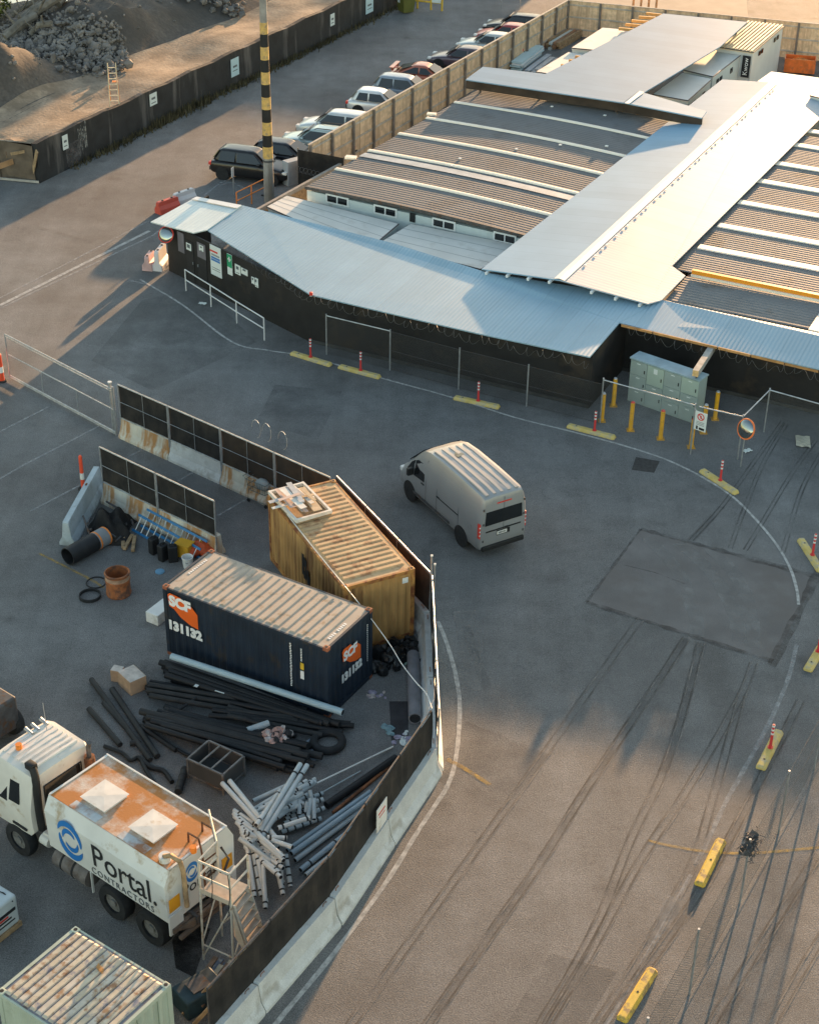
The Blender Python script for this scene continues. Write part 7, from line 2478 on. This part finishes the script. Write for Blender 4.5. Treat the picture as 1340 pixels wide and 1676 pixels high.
# heap of taped conduit
gH = 'taped conduit lengths in the grey heap'
heap = [((364, 1282), (428, 1352), .5, .62, 'long pale conduit sticking out to the upper left of the heap', 0), ((376, 1278), (452, 1372), .55, .7, 'pale conduit with a bent tip at the upper left of the heap', 0),
        ((492, 1250), (416, 1376), 1.25, .75, 'steep conduit bundle length pointing up over the heap, left one', 2), ((503, 1252), (424, 1378), 1.2, .72, 'steep conduit bundle length pointing up over the heap, right one', 2), ((484, 1280), (410, 1388), 1.0, .65, 'steep lower conduit across the middle of the heap', 0),
        ((422, 1365), (464, 1404), .85, .9, 'pale conduit stub crossing toward the fence', 0)]
for (a, b_, z0, z1, lb, tp) in heap:
    pipe(G(*a, z0), G(*b_, z1), .07, lb, m_gpipe2 if z0 < .8 else m_gpipe, gH, tape=tp)
hl = {'left': 'taped grey conduit in the left layer of the heap', 'top': 'grey conduit in the upper layer of the heap', 'right': 'taped grey conduit at the right side of the heap', 'low': 'taped conduit hanging down the near side of the heap'}
for k in range(13):
    a = (380 + k * 2 + rnd(-3, 3), 1326 + k * 5); pipe(G(*a, .45), G(a[0] + 62 + rnd(-6, 6), a[1] + 46 + rnd(-6, 6), .40 + .03 * k), .062, hl['left'], m_gpipe2, gH + ', left layer', tape=3)
for k in range(22):
    a = (410 + rnd(0, 50), 1322 + rnd(-14, 26)); L_ = rnd(40, 72); pipe(G(*a, rnd(.3, .6)), G(a[0] + L_, a[1] - L_ * rnd(.45, .75), rnd(.35, .6)), .062, hl['top'], m_gpipe if k % 3 else m_gpipe2, gH + ', upper layer', tape=rnd(0, 1) > .4 and 3 or 0)
for k in range(7):
    a = (466 + rnd(-6, 6), 1362 - k * 7); pipe(G(*a, .16 + .05 * (k % 3)), G(a[0] + 58 + rnd(-10, 8), a[1] - 22 + rnd(-4, 4), .16 + .06 * (k % 3)), .066, hl['right'], m_gpipe2 if k % 2 else m_gpipe, gH + ', right side', tape=5)
for k in range(10):
    a = (404 + k * 7 + rnd(-3, 3), 1392 + rnd(-10, 14)); pipe(G(*a, .65), G(a[0] + 10 + rnd(-16, 16), a[1] + rnd(46, 84), .16), .062, hl['low'], m_gpipe if k % 2 else m_gpipe2, gH + ', near side', tape=4 if k % 2 else 2)
for k in range(8):
    a = (392 + k * 9, 1372 + rnd(-24, 10)); pipe(G(*a, .75 + rnd(0, .3)), G(a[0] + rnd(30, 62), a[1] + rnd(-66, 40), .6 + rnd(0, .4)), .066, 'long conduit thrown across the middle of the heap', m_gpipe2 if k % 2 else m_gpipe, gH + ', thrown across', tape=2 * (k % 2))
for k in range(7):
    a = (488 + rnd(-4, 26), 1292 + rnd(-14, 22)); pipe(G(*a, .55), G(a[0] + rnd(-10, 14), a[1] + rnd(16, 34), .35), .06, 'short conduit elbow piece on the right of the heap', m_gpipe, gH + ', short pieces', tape=0)

# ------------------------------------------------------------------ access platform behind the truck
pc_ = [at(326, 1410, 3.2), at(352, 1377, 3.2), at(404, 1398, 3.2), at(377, 1432, 3.2)]
c = sum(pc_, Vector()) / 4
t = thing('access_platform', 'white tube access platform with steps at the back of the tanker', 'platform', (c.x, c.y, 0), az(pc_[0], pc_[3]))
m_tube = M('off_white_tube', (.50, .48, .43), .55, .1, var=.15, scale=4, stain=(.3, .2, .12), stain_amt=.3, stain_scale=4)
m_deck = M('dusty_deck', (.40, .34, .28), .8, var=.15, scale=5)
w, l = (pc_[3] - pc_[0]).length, (pc_[1] - pc_[0]).length
DZ = 2.15
b = MB()
for z in (3.2, 2.72):
    for (x0_, y0_, x1_, y1_) in ((-w / 2, -l / 2, w / 2, -l / 2), (-w / 2, l / 2, -w / 2, -l / 2), (w / 2, -l / 2, w / 2, l / 2)):
        b.cyl((x0_, y0_, z), (x1_, y1_, z), .028, 8)
for x in (-w / 2, w / 2):
    for y in (-l / 2, l / 2): b.cyl((x, y, DZ), (x, y, 3.2), .028, 8)
b.cyl((-w / 2, l / 2, 3.2), (-w / 2 - .75, l / 2 + .75, 3.3), .028, 8)
b.build('guard_rail', m_tube, t, smooth=True)
b = MB(); b.box((0, 0, DZ + .02), (w, l, .05)); b.box((0, -l / 2, DZ + .09), (w, .03, .15)); b.build('deck', m_deck, t)
for (x0_, y0_, x1_, y1_) in ((-w / 2, -l / 2, -w / 2 + .05, -l / 2 - .12), (w / 2, -l / 2, w / 2 + .05, -l / 2 - .12), (-w / 2, l / 2, -w / 2, l / 2), (w / 2, l / 2, w / 2 + .05, l / 2)):
    b = MB(); b.cyl((x0_, y0_, DZ), (x1_, y1_, .0), .030, 8); b.build('leg', m_tube, t, smooth=True)
for (p0_, p1_) in (((-w / 2 + .06, -l / 2 - .11, .12), (w / 2, -l / 2 - .02, DZ - .05)), ((-w / 2 + .03, -l / 2 - .09, .5), (w / 2 + .04, -l / 2 - .09, .5)), ((w / 2 + .03, -l / 2, .5), (w / 2 + .02, l / 2, 1.7)), ((-w / 2, l / 2, .4), (w / 2, l / 2, 1.7)), ((-w / 2, -l / 2, .6), (-w / 2, l / 2, 1.8))):
    b = MB(); b.cyl(p0_, p1_, .022, 7); b.build('brace', m_tube, t, smooth=True)
# stair flight descending away from the truck
run = .62
sl_ = math.atan2(DZ, run)
for y in (-l / 2 + .05, l / 2 - .05):
    b = MB(); b.box((w / 2 + run / 2, y, DZ / 2), (math.hypot(run, DZ), .04, .15), rot=Matrix.Rotation(sl_, 3, 'Y')); b.build('stringer', m_tube, t)
for k in range(8):
    f = (k + .6) / 8.5
    b = MB(); b.box((w / 2 + run * f, 0, DZ * (1 - f)), (.20, l - .15, .03)); b.build('tread', m_deck, t)
b = MB(); b.extrude([(w / 2 + .03, -l / 2 - .01, DZ - .02), (w / 2 + run * .8, -l / 2 - .01, DZ * .25), (w / 2 + .05, -l / 2 - .01, DZ * .55)], (0, .012, 0)); b.build('side_plate', m_deck, t)
for x in (-.1, .4):
    b = MB(); b.tube(smooth_path([Vector((x, -l / 2, 3.2)), Vector((x + .12, -l / 2 - .12, 2.7)), Vector((x + .03, -l / 2 - .1, 2.0))], 5), .012, 5); b.build('dangling_cord', m_dark, t)
# board pile at its foot
p, q = at(330, 1618, .7), at(372, 1560, .7)
t = thing('board_pile', 'stack of blue grey and cream boards at the foot of the platform', 'board pile', ((p.x + q.x) / 2 + .12, (p.y + q.y) / 2, 0), az(p, q))
b = MB()
for x in (-.6, .6): b.box((x, 0, .12), (.12, 1.0, .24))
b.build('bearer', m_wood, t)
bm_ = [M('board_navy', (.10, .13, .19), .7, var=.2, scale=5, stain=(.3, .28, .24), stain_amt=.3, stain_scale=6), M('board_cream', (.42, .37, .28), .75, var=.2, scale=5), M('board_brown', (.20, .13, .09), .8, var=.3, scale=5)]
for k in range(22):
    b = MB(); b.box((rnd(-.14, .14), -.46 + (k % 8) * .132, .28 + .05 * (k // 8)), (rnd(1.1, 1.75), .122, .042), rz=rnd(-.03, .03)); b.build('board', bm_[(k * 7 + k // 3) % 3], t)
p = at(320, 1640); t = thing('tarp_box', 'dark teal covered box below the board pile at the bottom', 'box', (p.x + .1, p.y, 0), R(40)); b = MB(); b.box((0, 0, .3), (1.1, .7, .6), bev=.05); b.build('cover', M('dark_teal_cover', (.02, .045, .06), .6, var=.3, scale=4), t)
b = MB(); b.box((0, 0, .61), (.5, .4, .05)); b.build('lid', m_dsteel, t)
for (a, b_, lb) in (((300, 1660), (345, 1612), 'brown plank leaning near the board pile, left one'), ((318, 1676), (352, 1640), 'brown plank leaning near the board pile, right one'), ((385, 1572), (404, 1545), 'orange tinted plank between the pile and the screen')):
    p, q = at(*a, .1), at(*b_, .75); d = q - p; b = MB(); b.box((0, 0, 0), (.1, .04, d.length), rot=d.to_track_quat('Z', 'X').to_matrix()); o = b.build('plank', m_wood); o.location = (p + q) / 2; tag(o, lb, 'plank', 'planks by the board pile')
b = MB()
for k in range(30):
    a = rnd(0, 6.28); r_ = rnd(.5, 1.0)
q = W([(300, 1505), (345, 1520), (318, 1600), (288, 1585), (282, 1540)])
b.face([Vector((v.x, v.y, .0046)) for v in q]); b.build('oil_stain', M('oil_stain', (.012, .012, .013), .5, var=.3, scale=2, alpha=(.45, 1), alpha_scale=1.5), kind='structure')
